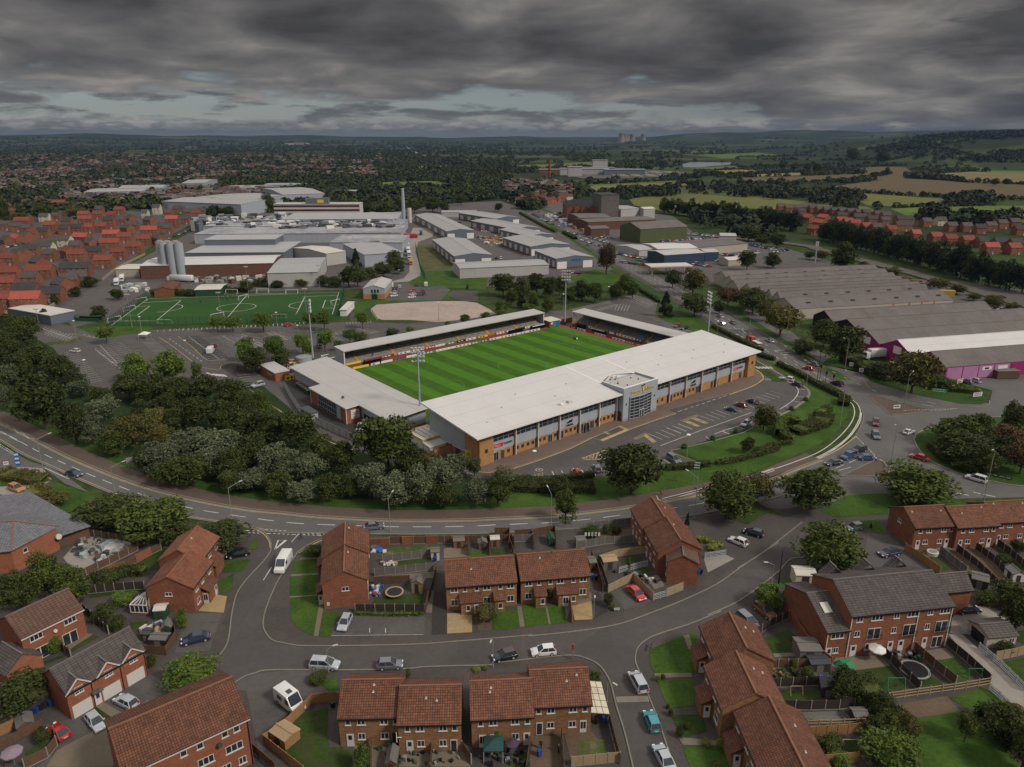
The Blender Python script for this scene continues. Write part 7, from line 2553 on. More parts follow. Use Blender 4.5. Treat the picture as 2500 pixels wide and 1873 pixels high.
GS='''b2|lawn|265 640 430 620 440 680 415 868 370 855 310 820 275 770
b2|lawn|265 520 430 505 432 615 265 632
b2|lawn|295 420 435 408 432 495 272 500
b2|lawn|330 385 380 345 460 320 460 400 345 400
b2|lawn|470 728 560 725 500 872 440 872
b2|slabs|440 685 470 690 435 872 408 872
b2|slabs|270 500 440 492 440 502 268 512
b2|slabs|262 632 430 620 432 628 262 640
b2|slabs|330 400 460 397 460 405 325 412
b2|asphalt|560 765 640 745 1075 748 1075 862 515 868
b2|asphalt_dark|1130 605 1205 600 1207 855 1118 860
b2|slabs|1090 600 1130 600 1118 730 1082 730
b2|lawn_dark|780 640 1075 610 1065 675 760 672
b2|lawn_dry|848 345 1100 320 1150 340 1180 360 1120 378 845 388
b2|lawn_dark|850 430 1130 400 1140 430 830 452
b2|slabs|780 515 1140 480 1140 520 770 545
b2|slabs|1190 345 1335 320 1340 395 1190 410
b2|lawn|1345 365 1460 358 1460 388 1345 393
b2|lawn|1475 350 1580 345 1590 378 1475 385
b2|gravel_gold|1210 735 1360 730 1360 848 1210 856
b2|lawn|1500 715 1640 705 1650 820 1560 832 1480 832
b2|slabs|1630 690 1652 690 1672 815 1648 815
b2|lawn|1662 700 1723 695 1723 812 1680 815
b2|soil|1370 760 1480 760 1480 835 1400 838
b2|lawn_dark|310 1350 490 1300 510 1310 480 1470 640 1580 640 1657 350 1657 230 1560
b2|lawn|440 1150 550 1115 550 1210 520 1220
b2|footway|495 1300 560 1290 565 1540 500 1540
b2|slabs|640 1530 930 1530 900 1657 740 1657
b2|slabs|930 1580 1300 1560 1350 1657 920 1657
b2|lawn|1580 1580 1690 1560 1700 1657 1580 1657
b3|lawn|10 715 160 705 170 815 10 832
b3|lawn|185 690 325 690 345 800 200 810
b3|lawn|335 690 440 690 450 790 355 800
b3|slabs|160 690 182 690 200 812 175 815
b3|slabs|322 690 334 690 356 800 344 800
b3|gravel_gold|480 680 600 650 608 770 500 775
b3|slabs|430 620 600 610 600 660 480 690 450 780
b3|asphalt_dark|620 620 640 600 700 720 610 770
b3|asphalt|710 600 850 560 965 660 800 712
b3|lawn_dark|600 380 780 340 830 345 750 370 610 400
b3|lawn_dark|770 410 900 395 905 430 780 440
b3|lawn_dark|850 470 960 455 930 540 860 500
b3|slabs|930 520 1000 500 1040 570 980 590
b3|soil|580 250 850 225 850 300 600 320
b3|concrete|1275 405 1400 378 1460 405 1300 488
b3|lawn|950 950 1150 870 1160 900 1240 1010 1225 1095 975 1092 948 1020
b3|lawn|1160 860 1230 845 1230 940 1190 930
b3|slabs|1152 868 1185 862 1215 950 1185 950
b3|lawn|1000 1140 1225 1130 1215 1290 1060 1305 1010 1180
b3|slabs|975 1095 1200 1092 1205 1118 985 1122
b3|lawn_dark|1080 1345 1260 1340 1300 1440 1170 1480 1110 1420
b3|lawn|1150 1530 1400 1530 1430 1657 1190 1657
b3|slabs|1120 1480 1260 1490 1360 1500 1380 1530 1150 1525
b3|lawn_dark|620 1080 650 1120 640 1150 580 1150 570 1070
b3|lawn_dry|530 1500 680 1490 700 1600 510 1630
b3|soil|250 1470 430 1470 430 1657 220 1657
b3|soil|435 1450 600 1440 720 1600 480 1640
b3|lawn_dark|1610 900 1723 860 1723 975 1660 975
b3|lawn_dark|0 345 95 340 95 378 0 382
b4|lawn_dark|140 890 310 830 390 905 320 965 180 972
b4|slabs|180 975 360 970 370 990 190 1000
b4|lawn_dark|690 1080 930 1050 1030 1190 860 1215 720 1160
b4|slabs|590 1000 860 985 920 1050 680 1080 560 1050
b4|lawn_dark|1000 1080 1130 1080 1250 1170 1100 1180
b4|timber_brown|920 960 1060 945 1150 1040 1020 1060
b4|lawn|1190 1020 1310 1005 1440 1110 1310 1148
b4|slabs|1130 960 1250 940 1310 1000 1180 1020
b4|lawn|1000 1380 1350 1320 1500 1410 1723 1680 1500 1900 1120 1900 1080 1500
b4|lawn|1270 1240 1440 1190 1500 1185 1640 1290 1600 1320 1400 1320
b4|soil|900 1290 1260 1230 1350 1330 1060 1360 920 1330
b4|concrete|1270 860 1340 850 1520 1010 1723 1200 1723 1330 1540 1190
b4|concrete|1290 760 1350 700 1480 690 1640 780 1560 800 1420 850 1330 860 1280 850
b4|lawn_dark|1590 1030 1723 1000 1723 1180 1640 1110
b4|lawn_dark|240 1200 480 1190 500 1250 250 1250
b4|timber_grey|350 1330 640 1320 700 1370 560 1385 380 1360
b4|lawn|370 1360 460 1358 480 1380 380 1388
b4|lawn_dark|480 1500 720 1480 740 1590 490 1600
b4|soil|190 1070 480 1080 480 1130 190 1130
b4|lawn_dark|1140 400 1200 390 1300 470 1220 480
b4|slabs|1110 370 1240 330 1310 345 1200 395 1140 395
b4|soil|1230 350 1310 350 1500 490 1560 560 1480 550
b4|soil|1330 345 1430 330 1640 510 1560 560
b4|lawn_dark|1560 350 1640 370 1723 450 1723 500 1640 430
b4|lawn|230 570 320 510 345 570 420 600 300 590
b4|lawn_dark|370 480 420 420 500 480 760 500 750 525 480 530
b4|asphalt|780 250 900 260 1010 340 1220 490 760 520 720 460 770 330
b4|lawn|725 180 850 168 900 250 870 260 740 205
b4|lawn_dark|1660 850 1723 830 1723 920 1680 900
b1|lawn_dark|780 790 890 780 850 900 800 860
b1|lawn_dark|500 600 870 560 880 600 540 640
b1|lawn_dark|700 470 900 350 1010 340 960 470 800 480
b1|concrete|380 400 430 340 520 260 800 325 700 400 540 470 420 450
b1|gravel_gold|1190 720 1250 650 1290 620 1365 632 1345 730
b1|lawn|1310 545 1410 490 1390 600 1330 618
b1|lawn|1330 420 1510 405 1460 480 1340 490
b1|lawn|1480 350 1550 270 1540 350
b1|asphalt|1120 735 1335 730 1315 785 1115 795
b1|asphalt|1100 795 1315 790 1260 960 1050 970
b1|lawn_dark|420 970 600 875 560 860 440 930
b1|slabs|380 900 500 850 560 860 420 950
b1|lawn_dark|270 1040 400 990 380 980 250 1030
b1|slabs|570 1290 620 1265 745 1340 700 1380
b1|lawn_dark|150 1570 270 1500 300 1540 180 1640
b1|lawn_dark|0 1500 110 1450 120 1490 0 1560
b1|slabs|340 1560 600 1420 900 1250 700 1540 680 1657 280 1657
b1|lawn_dark|560 1300 600 1290 700 1380 650 1395'''
for n_,ln in enumerate(GS.split('\n')):
 fr_,mt,pts=ln.split('|')
 v=list(map(float,pts.split()))
 nm={'lawn':'lawn','lawn_dark':'lawn','lawn_dry':'lawn','slabs':'paving','soil':'bare_soil','asphalt':'drive','asphalt_dark':'drive','concrete':'concrete_yard','gravel_gold':'gravel','footway':'path','timber_brown':'decking','timber_grey':'decking'}[mt]
 z={'lawn':11,'lawn_dark':11,'lawn_dry':11}.get(mt,8 if mt in('asphalt','concrete')else 15)
 SHN[0]=n_
 sheet(nm,gl(fr_,*v),mt,L(9 if mt=='soil' else z))
wb_=MB()
for i in range(9):
 for j in range(3 if i<8 else 1):
  pass
for r in range(3):
 for c in range(5):
  a=g('b2',1225+c*27-r*3,755+r*38-c*3)
  wb_.obox((a.x,a.y,.07),.5,.35,.03,R(8))
struct('stepping_stones',wb_,'slabs_pale')
mb=MB()
dashes(mb,gl('b2',515,868,1075,862),40,1,.08,L(16))
for x in(745,840):
 ribbon(mb,gl('b2',x,850,x,822),.12,L(16))
struct('bay_marking',mb,'white_paint')
mb=MB()
for i in range(26):
 for j in range(5):
  a=g('b3',752+i*7.3+j*2,1238+j*7-i*.2)
  mb.obox((a.x,a.y,.03),.22,.2,.03,.1)
struct('cobbled_strip',mb,'concrete')
# -- garden things
def shed(label,fr,A,B,dep,h,rise,wall='timber_brown',roof='felt',axis='x',name='garden_shed'):
 a,b=g(fr,*A),g(fr,*B)
 t=thing(name,label,'shed',a,atan2(b.y-a.y,b.x-a.x),'garden sheds')
 w_=(b-a).length
 unit(t,0,w_,0,dep,h,rise,axis,wall,roof,roof,.12,.1,False)
 part('door',MB().box(w_*.3,w_*.65,-.04,-.005,.05,h-.15),'timber_dark' if wall!='timber_dark' else 'timber_grey',t)
 return t
shed('red brown shed by the main road, left of the pair','b2',(1250,345),(1315,340),1.6,1.7,.4,'red_brick')
shed('small pitched brown shed between the two box sheds','b2',(1400,352),(1450,348),1.5,1.5,.5,axis='y')
shed('red brown shed with pale roof, right of the pair','b2',(1472,335),(1525,332),1.6,1.7,.3,'red_brick','off_white')
shed('pale grey shed with flat roof by the narrow gardens','b2',(1115,418),(1165,415),1.8,1.9,.25,'off_white')
shed('tall grey shed beside the trampoline','b2',(998,608),(1062,618),1.9,2.2,.5,'timber_pale','timber_grey','y')
shed('shed with collapsed pale board roof in the orange fence corner','b2',(150,1500),(240,1560),2.6,1.6,.25,'timber','timber_pale')
shed('grey roofed shed below the bottom buff pair','b2',(845,1690),(905,1690),2.6,1.6,.5,'timber_brown','timber_grey','y')
shed('dark green shed with pale roof below the ladder','b1',(930,775),(1000,770),2.0,1.9,.3,'dark_green','off_white','x')
shed('small green glazed shed beside the climbing plant','b1',(975,870),(1035,862),2.0,1.5,.5,'dark_green','timber_grey','y')
shed('long low black roofed shed by the drive','b1',(900,930),(1000,935),1.8,1.3,.3,'timber_dark','felt')
shed('covered black hut left of the low shed','b1',(850,900),(900,905),1.6,1.4,.2,'timber_dark','steel_dark')
shed('brown summer house with folded roof behind the parasol','b1',(115,1480),(215,1440),2.4,1.6,.6,'timber_brown','felt','y')
shed('grey felted shed in the passage right of the buff pair','b3',(590,480),(630,475),2.2,1.8,.3,'timber_brown','felt')
shed('grey box shed in the washing line garden','b3',(512,335),(565,330),1.8,1.4,.2,'timber_grey','felt')
shed('dark green narrow shed under the tall tree','b3',(345,330),(378,328),2.6,1.6,.3,'dark_green','dark_green','y')
shed('grey tarpaulin roofed shed by the blue grey rail','b3',(672,475),(755,465),2.4,1.8,.3,'timber_grey','timber_pale')
shed('pale hip roofed shed on the verge behind the caravan','b4',(345,575),(470,580),3.2,2.5,.35,'stucco','off_white',name='utility_cabin')
shed('wide brown canopied shed left of the patio parasol','b4',(370,1030),(500,1030),3.4,2.2,.3,'timber_grey','felt')
shed('low dark shed below the brown canopied shed','b4',(440,1090),(555,1085),2.2,1.5,.2,'timber_dark','steel_dark')
shed('dark pitched playhouse beside the hedge','b4',(500,1235),(590,1250),2.2,1.6,.6,'timber_dark','steel_dark','y')
shed('dark low shed at the end of the decking','b4',(700,1400),(785,1400),1.8,1.3,.2,'timber_dark','felt')
shed('pale roofed shed at the bottom by the hedge','b4',(800,1500),(890,1495),2.4,1.5,.2,'timber_grey','timber_pale')
shed('grey lean-to roof right of the town houses','b4',(1400,575),(1500,600),3.0,1.8,.3,'timber_dark','timber_grey')
shed('greenhouse like pale shed at the right edge','b4',(1650,545),(1723,545),2.5,1.6,.6,'off_white','glass_curtain','y')
def tramp(label,fr,x,y,r):
 t=thing('trampoline',label,'trampoline',g(fr,x,y))
 w=MB()
 n=20
 for k in range(n):
  a0,a1=2*pi*k/n,2*pi*(k+1)/n
  w.bar((r*cos(a0),r*sin(a0),.8),(r*cos(a1),r*sin(a1),.8),.32,0,.1)
 part('rim',w,'orange' if r<1.7 else 'lamp_grey',t).data.materials[0]=MATS['timber_pale' if r<1.7 else 'lamp_grey']
 w=MB()
 w.face([(r*.92*cos(2*pi*k/n),r*.92*sin(2*pi*k/n),.8)for k in range(n)])
 part('mat',w,'black',t)
 for k in range(4):
  a=pi/4+k*pi/2
  part('leg',MB().bar((r*cos(a),r*sin(a),0),(r*cos(a),r*sin(a),2.2 if r>1.7 else .8),.06),'steel_dark',t)
 return t
tramp('round trampoline with pale rim behind the gabled semi','b2',895,625,1.55)
tramp('large dark round trampoline in the town house garden','b4',1060,1095,2.1)
def parasol(label,fr,x,y,r,h,mat,legs=0,half=False):
 t=thing('gazebo' if legs else 'parasol',label,'gazebo' if legs else 'parasol',g(fr,x,y))
 w=MB()
 n=4 if legs else 8
 o_=pi/4 if legs else 0
 for k in range(n):
  a0,a1=o_+2*pi*k/n,o_+2*pi*(k+1)/n
  w.face([(r*cos(a0),r*sin(a0),h-.1),(r*cos(a1),r*sin(a1),h-.1),(0,0,h+r*.32)])
  w.face([(r*cos(a0),r*sin(a0),h-.3),(r*cos(a1),r*sin(a1),h-.3),(r*cos(a1),r*sin(a1),h-.1),(r*cos(a0),r*sin(a0),h-.1)])
 part('canopy',w,mat,t)
 if legs:
  for k in range(4):
   a=o_+k*pi/2
   part('leg',MB().bar((r*.96*cos(a),r*.96*sin(a),0),(r*.96*cos(a),r*.96*sin(a),h-.1),.06),'off_white',t)
 else:
  part('pole',MB().tube((0,0,0),(0,0,h+r*.3),.035),'lamp_grey',t)
 return t
plain('mauve',(0.25,0.19,0.24),0.9,.1,3)
plain('purple_dark',(0.07,0.05,0.08),0.9,.1,3)
plain('canvas_green',(0.025,0.07,0.065),0.9,.15,3)
plain('green_play',(0.03,0.22,0.10),0.6,.15,3)
parasol('mauve parasol in the lower left corner garden','b1',90,1640,1.35,2.2,'mauve')
parasol('dark green square gazebo behind the bottom buff pair','b2',1490,1590,1.9,2.3,'canvas_green',1)
parasol('half folded dark purple parasol beside the gazebo','b2',1600,1580,.95,2.1,'purple_dark')
parasol('white parasol on the town house patio','b4',830,1010,1.35,2.2,'white')
parasol('white gazebo at the corner of the left car park','m1',978,352,2.6,2.4,'white',1)
t=thing('hot_tub','round pale hot tub behind the stepped terrace','hot tub',g('b4',1172,380))
part('shell',MB().tube((0,0,0),(0,0,.75),1.05,1.1,18),'off_white',t)
part('cover',MB().tube((0,0,.75),(0,0,.82),.75,.7,18),'lamp_grey',t)
t=thing('covered_boat','green covered sandpit boat on the town house patio','cover',g('b4',645,1045))
w=MB()
for k in range(8):
 a0,a1=2*pi*k/8,2*pi*(k+1)/8
 w.face([(1.7*cos(a0),1.1*sin(a0),.1),(1.7*cos(a1),1.1*sin(a1),.1),(.9*cos(a1),.45*sin(a1),.9),(.9*cos(a0),.45*sin(a0),.9)])
w.face([(.9*cos(2*pi*k/8),.45*sin(2*pi*k/8),.9)for k in range(8)])
part('cover',w,'green_play',t)
for lab,fr,x,y,s,mt in(('green climbing frame with slide in the town house garden','b4',945,1185,1.0,'green_play'),('small green swing frame by the track fence','b4',1420,1115,.8,'green_play'),('yellow swing frame on the lower lawn','b4',680,1560,1.0,'timber_pale'),('low pale climbing frame on the dark lawn','b4',350,1215,.7,'timber_pale')):
 t=thing('swing_frame',lab,'play frame',g(fr,x,y))
 for sx in(-1.3*s,1.3*s):
  for sy in(-.8*s,.8*s):
   part('leg',MB().bar((sx,sy,0),(sx,0,2.0*s),.07),mt,t)
 part('top_bar',MB().bar((-1.3*s,0,2.0*s),(1.3*s,0,2.0*s),.08),mt,t)
 part('swing',MB().box(-.25,.25,-.1,.1,.5*s,.55*s,bottom=True).bar((-.2,0,.5*s),(-.2,0,2*s),.03).bar((.2,0,.5*s),(.2,0,2*s),.03),'black',t)
BINM={}
for i,(fr,x,y,c,lab)in enumerate((('b1',220,1330,'blue','blue wheelie bin left of the coach house'),('b1',250,1312,'black','black wheelie bin second from the blue one'),('b1',275,1300,'black','black wheelie bin third from the blue one'),('b1',305,1285,'blue','dark blue wheelie bin nearest the coach house'),('b1',22,945,'blue','blue wheelie bin beside the patio door house'),('b3',602,525,'blue','blue wheelie bin in the passage'),('b3',628,530,'black','black wheelie bin in the passage'),('b3',1240,500,'blue','blue wheelie bin behind the gabled extension'),('b3',1258,495,'black','black wheelie bin behind the gabled extension'),('b3',628,1395,'black','black wheelie bin under the lean-to'),('b3',678,1388,'blue','blue wheelie bin under the lean-to'),('b3',920,368,'blue','blue bin beside the tall red pair'),('b3',288,1590,'blue','blue bin at the feet of the two people'),('b2',525,1300,'black','black bin in the orange fence corner'),('b4',500,1135,'blue','blue bin below the low dark shed'),('b2',1140,420,'blue','blue crate before the pale grey shed'),('b3',290,680,'black','black bin before the second buff pair'),('b3',365,650,'blue','dark blue bin before the second buff pair'))):
 if c not in BINM:
  BINM[c]=(MB().ext([(-.25,-.25,.12),(.25,-.25,.12),(.29,-.3,.95),(-.29,-.3,.95)],(0,.5,0)).mesh('body',['bin_'+c]),MB().box(-.31,.31,-.34,.28,.96,1.04,bottom=True).mesh('lid',['bin_'+c]))
 t=thing('wheelie_bin',lab,'bin',g(fr,x,y),i*.3,'wheelie bins')
 link('body',BINM[c][0],t)
 link('lid',BINM[c][1],t)
for i,(fr,x,y,lab)in enumerate((('m3',1648,985,'round green planter nearest the silver hatchback'),('m3',1490,1035,'round green planter in the middle of the kerb'),('m3',1298,1090,'round green planter by the disc lamp'),('s7',2005,1160,'round green planter at the outer bend'),('s7',1790,1300,'round green planter left of the outer bend'))):
 t=thing('planter',lab,'planter',g(fr,x,y),0,'round planters')
 part('tub',MB().tube((0,0,0),(0,0,.8),.75,.95,14),'dark_green',t)
 c=link('flowers',crown_mesh('round',i%4,'leaf_mid'),t,(0,0,.6))
 c.scale=(.75,.75,.35)
RG=random.Random(3)
def clutter(label,name,cat,fr,poly,n,mats,s=(.3,1.2),hh=(.2,1.0)):
 P=gl(fr,*poly)
 c0=sum(P,Vector())/len(P)
 w=MB()
 xs=[(p.x,p.y)for p in P]
 k=0
 while k<n:
  x,y=RG.uniform(min(a for a,b in xs),max(a for a,b in xs)),RG.uniform(min(b for a,b in xs),max(b for a,b in xs))
  if inside((x,y),xs):
   w.obox((x-c0 .x,y-c0 .y,0.05),RG.uniform(*s),RG.uniform(*s),RG.uniform(*hh),RG.uniform(0,3),RG.randrange(len(mats)))
   k+=1
 o=link(name,w.mesh(name,mats),None,c0)
 tag(o,label,cat,kind='stuff')
clutter('heap of assorted metal scrap and appliances in the fenced yard','scrap_heap','scrap','b1',(430,350,520,270,780,325,700,395,600,440,450,390),95,['lamp_grey','off_white','lamp_grey','steel_dark','steel','timber_brown','steel_dark'],(.3,1.1),(.2,.9))
clutter('long pale poles and offcuts stacked in the scrap yard','pipe_stack','pipes','b1',(600,340,650,310,770,325,700,385),40,['off_white','steel'],(.15,2.6),(.3,.8))
clutter('colourful plastic toys behind the gabled semi','toys','toys','b2',(750,570,800,560,840,580,800,640,755,620),22,['red','yellow','blue','maroon','off_white'],(.2,.8),(.2,.9))
clutter('blue tarpaulins and pallets behind the gabled semi','junk','junk','b2',(750,335,820,330,835,365,760,370),18,['blue','blue','timber_grey','off_white'],(.4,1.2),(.1,.5))
clutter('white bags and odds in the narrow back garden','junk','junk','b2',(800,430,930,420,925,445,820,455),14,['white','off_white','timber_pale'],(.3,.8),(.2,.6))
clutter('garden furniture and pots below the bottom pairs','garden_clutter','clutter','b2',(760,1530,900,1530,1290,1580,1290,1640,900,1640),40,['steel_dark','timber_brown','lamp_grey','black','dark_green'],(.15,.5),(.2,.8))
clutter('pots and furniture by the gazebo','garden_clutter','clutter','b2',(1400,1580,1700,1560,1700,1657,1400,1657),36,['steel_dark','dark_green','lamp_grey','black','timber_brown'],(.15,.5),(.2,.9))
clutter('potted plants on the gravel yard','pots','pots','b4',(200,1075,470,1080,470,1125,200,1125),20,['dark_green','timber_brown','lawn','timber'],(.2,.7),(.2,.8))
clutter('patio furniture of the town house gardens','garden_clutter','clutter','b4',(930,965,1060,960,1120,1030,1030,1050),16,['steel_dark','dark_green','lamp_grey','black'],(.2,.7),(.3,.8))
clutter('patio furniture by the gabled extension','garden_clutter','clutter','b3',(690,480,760,480,1000,530,1000,570,900,540),22,['steel_dark','mauve','off_white','black','timber_brown'],(.3,.8),(.3,.8))
clutter('covered boats and frames beside the drive','garden_clutter','clutter','b1',(860,830,960,790,990,860,870,900),16,['steel_dark','teal' if 'teal' in MATS else 'steel','off_white','timber_pale'],(.4,1.4),(.3,.9))
clutter('bric-a-brac of the stadium brewery corner','crates','crates','s1',(20,900,150,880,200,1000,40,1090),40,['off_white','steel','ochre','red','steel_dark'],(.5,1.6),(.4,1.4))
for i in range(5):
 t=thing('barrel_store',('first','second','third','fourth','fifth')[i]+' dark green skip bin along the end stand wall','bin',ST(-8.6-.1*i,90-i*2.2),SA,'skip bins by the end stand')
 part('body',MB().box(-.6,.6,-.7,.7,.1,1.25),'dark_green',t)
 part('lid',MB().box(-.65,.65,-.75,.75,1.26,1.36),'lamp_grey',t)
for i in range(4):
 a=g('s1',20+55*i,1165-13*i)
 t=thing('yellow_hoarding',('first','second','third','fourth')[i]+' yellow advertising board on the yard fence from left','sign',Vector((a.x,a.y,0)),R(20),'yellow boards on the yard fence')
 part('panel',MB().box(-.95,.95,-.06,0,.2,1.9),'yellow',t)
 part('mark',MB().box(-.45,.45,-.09,-.06,.7,1.3),'black',t)
t=thing('bike_shelter','green roofed shelter by the artificial pitch corner','shelter',g('t1',580,1530),R(-8))
part('roof',MB().box(0,12,0,3,2.3,2.5,bottom=True),'dark_green',t)
part('back',MB().box(.2,11.8,2.6,2.8,0,2.29),'dark_green',t)
part('front',MB().box(.2,11.8,.2,.35,0,1.7),'dark_green',t)
# -- people
def body_mesh(name,J,E_,mats,zs):
 bm=bmesh.new()
 vs=[bm.verts.new(p[:3])for p in J]
 for a,b in E_:
  bm.edges.new((vs[a],vs[b]))
 me=bpy.data.meshes.new(name)
 bm.to_mesh(me)
 bm.free()
 o=bpy.data.objects.new(name,me)
 C.objects.link(o)
 o.modifiers.new('s','SKIN')
 for i,p in enumerate(J):
  me.skin_vertices[0].data[i].radius=(p[3],p[3]*(p[4]if len(p)>4 else 1))
 me.skin_vertices[0].data[0].use_root=True
 sb=o.modifiers.new('d','SUBSURF')
 sb.levels=sb.render_levels=1
 out=bpy.data.meshes.new_from_object(o.evaluated_get(bpy.context.evaluated_depsgraph_get()))
 bpy.data.objects.remove(o)
 for m_ in mats:
  out.materials.append(MATS[m_])
 for p in out.polygons:
  c=p.center
  p.material_index=2 if(c.z>1.47 or abs(c.y)>.36 and c.z<.86 or abs(c.y)>.33 and c.z<.80)else(1 if c.z<.92 else 0)
  p.use_smooth=True
 uvmap(out)
 return out
def person_mesh(stride,mats):
 J=[(0,0,.95,.13,.9),(0,0,1.15,.12,1.0),(0,0,1.36,.15,.85),(0,0,1.48,.055),(0.01,0,1.58,.085),(0.02,0,1.68,.08)]
 E_=[(0,1),(1,2),(2,3),(3,4),(4,5)]
 for s in(-1,1):
  k=len(J)
  f=stride*s
  J+=[(0,s*.10,.88,.09),(f*.20,s*.10,.48,.062),(f*.36-.04,s*.10,.09,.045),(f*.36+.12,s*.11,.04,.04)]
  E_+=[(0,k),(k,k+1),(k+1,k+2),(k+2,k+3)]
  k=len(J)
  J+=[(0,s*.20,1.38,.058),(-f*.12,s*.27,1.12,.042),(-f*.30+.03,s*.30,.88,.032),(-f*.33+.04,s*.31,.82,.034)]
  E_+=[(2,k),(k,k+1),(k+1,k+2),(k+2,k+3)]
  w=k+3
  x0=-f*.33+.04
  for i in range(4):
   q=len(J)
   yy=s*.31
   J+=[(x0+(i-1.5)*.02,yy,.78,.009),(x0+(i-1.5)*.021+.004,yy-s*.01,.735-(.008 if i in(1,2)else 0),.008)]
   E_+=[(w,q),(q,q+1)]
  q=len(J)
  J+=[(x0+.045,s*.30,.80,.010),(x0+.06,s*.29,.765,.008)]
  E_+=[(w,q),(q,q+1)]
 return body_mesh('body',J,E_,mats,None)
plain('skin',(0.42,0.25,0.17),.6,.05,5)
plain('hair',(0.04,0.025,0.015),.8,.1,5)
plain('jeans',(0.03,0.04,0.07),.9,.1,5)
plain('navy',(0.02,0.03,0.08),.9,.1,5)
PM_={}
HAIRM=MB()
hv_,hf_=ICO
HAIRM.v=[(float(a)*.098-.01,float(b)*.092,float(c)*.095+1.665)for a,b,c in hv_]
HAIRM.f=[tuple(int(i)for i in f_)for f_ in hf_ if np.mean(hv_[f_][:,2])>-.1 or np.mean(hv_[f_][:,0])<-.35]
HAIRM.m=[0]*len(HAIRM.f)
HAIR=HAIRM.mesh('hair',['hair'])
def person(label,pos,rz,top,legs_,walk=0.0,group=None):
 k=(top,legs_,walk)
 if k not in PM_:
  PM_[k]=person_mesh(walk,[top,legs_,'skin'])
 t=thing('person',label,'person',pos,rz,group)
 link('body',PM_[k],t)
 link('hair',HAIR,t)
 return t
person('person in dark clothes walking across the side street by the give way line',g('b2',332,290),R(200),'navy','jeans',1.0)
person('person in a dark top walking on the footway beside the main road',g('m3',1140,1410),R(10),'maroon','black',1.0)
person('person in black standing by the divider fence, left of the pair',g('b3',296,1548),R(-80),'black','black')
person('person in a grey top standing right of the pair in the garden',g('b3',402,1572),R(200),'purple_dark','black')
person('person in white standing beside the black hatchback',g('s7',1228,1215),R(180),'off_white','off_white')
person('person in black standing on the terrace steps near the left aisle',ST(26,100.8,1.55),SA,'black','black')
person('groundsman in black and yellow walking behind the pitch mower',g('s3',240,560),SA,'black','ochre',1.0)
person('person in a high visibility top on the left car park',g('m1',1712,378),0,'yellow','black')
t=thing('mower','small black and white pitch mower on the grass','mower',g('s3',285,548),SA)
part('body',MB().box(-.6,.6,-.4,.4,.2,.7,bottom=True),'white',t)
part('engine',MB().box(-.9,-.3,-.5,.5,.3,.95,bottom=True),'black',t)
part('handle',MB().bar((-.9,0,.5),(-1.6,0,1.1),.06),'black',t)
for i,(x,y)in enumerate(((1635,1348),(1705,1362),(1720,1368),(1740,1352),(1750,1366),(1762,1370),(1775,1352),(1790,1350),(1803,1364),(1815,1354),(1830,1362),(1548,1390))):
 person('player in dark kit on the artificial pitch, '+ORD[sorted((1635,1705,1720,1740,1750,1762,1775,1790,1803,1815,1830,1548)).index(x)]+' from left',g('t1',x,y),i*1.3,'black','navy',1.0 if i%2 else 0.0,'players training')
for i,(x,y)in enumerate(((627,985),(652,975))):
 t=thing('statue_figure',('left','right')[i]+' tall black figure stand at the supporters entrance','statue',g('m3',x,y))
 part('figure',MB().tube((0,0,0),(0,0,1.2),.28,.16,8).tube((0,0,1.2),(0,0,2.0),.34,.2,8).tube((0,0,2.0),(0,0,2.5),.2,.12,8),'black',t)
t=thing('goalpost','white line of washing on a rotary dryer in the long garden','clothes line',g('b3',605,290))
part('pole',MB().tube((0,0,0),(0,0,1.8),.03),'steel',t)
w=MB()
for k in range(5):
 w.box(-1.6+k*.7,-1.2+k*.7,-.02,.02,.9,1.7)
part('washing',w,'white',t)
t.name='clothes_line'
def goal(label,fr,x,y,rz,w_=6.5,h=2.2):
 t=thing('goal',label,'goal',g(fr,x,y),rz,'training goals')
 part('frame',MB().bar((-w_/2,0,0),(-w_/2,0,h),.14).bar((w_/2,0,0),(w_/2,0,h),.14).bar((-w_/2,0,h),(w_/2,0,h),.14).bar((-w_/2,1.6,0),(w_/2,1.6,0),.1).bar((-w_/2,0,h),(-w_/2,1.6,0),.08).bar((w_/2,0,h),(w_/2,1.6,0),.08),'white',t)
for d in(('left end goal nearest the camera','t1',885,1535,1.1),('left end goal in the middle','t1',1000,1450,1.1),('left end goal farthest away','t1',1090,1385,1.1),('goal by the near fence at left','t1',1268,1555,0),('goal on the far side at left','t1',1790,1318,3.1),('second goal on the far side','t1',2030,1312,3.1),('third goal on the far side','t2',358,1318,3.1),('goal by the near fence at right','t2',258,1512,0),('right end goal','t2',692,1400,4.2),('goal on the halfway line','t1',1880,1362,1.1),('small goal near the fence','t1',1680,1505,.9)):
 goal('white '+d[0]+' of the artificial pitch',d[1],d[2],d[3],d[4])
mb=MB()
def tl_(fr,*a):
 ribbon(mb,gl(fr,*a),.35,.06)
tl_('t1',860,1562,1145,1358,2212,1322)
tl_('t2',-10,1322,718,1310,668,1478)
tl_('t1',905,1530,1215,1528)
tl_('t1',1395,1372,1215,1520)
tl_('t1',1105,1388,1395,1372)
tl_('t1',1155,1415,1060,1485,985,1485)
tl_('t1',1040,1418,1155,1415)
tl_('t1',1900,1335,1740,1520)
tl_('t2',455,1345,388,1478)
tl_('t2',440,1342,710,1332)
tl_('t2',690,1430,592,1430,614,1370,698,1368)
ring(mb,g('t1',1825,1425),9.15,.3,.065)
a_=g('t2',480,1405)
ring(mb,a_,9.15,.3,.065,18,1.6,4.4)
a_=g('t1',1255,1430)
ring(mb,a_,9.15,.3,.065,18,-1.4,1.2)
struct('pitch_marking',mb,'white_paint')
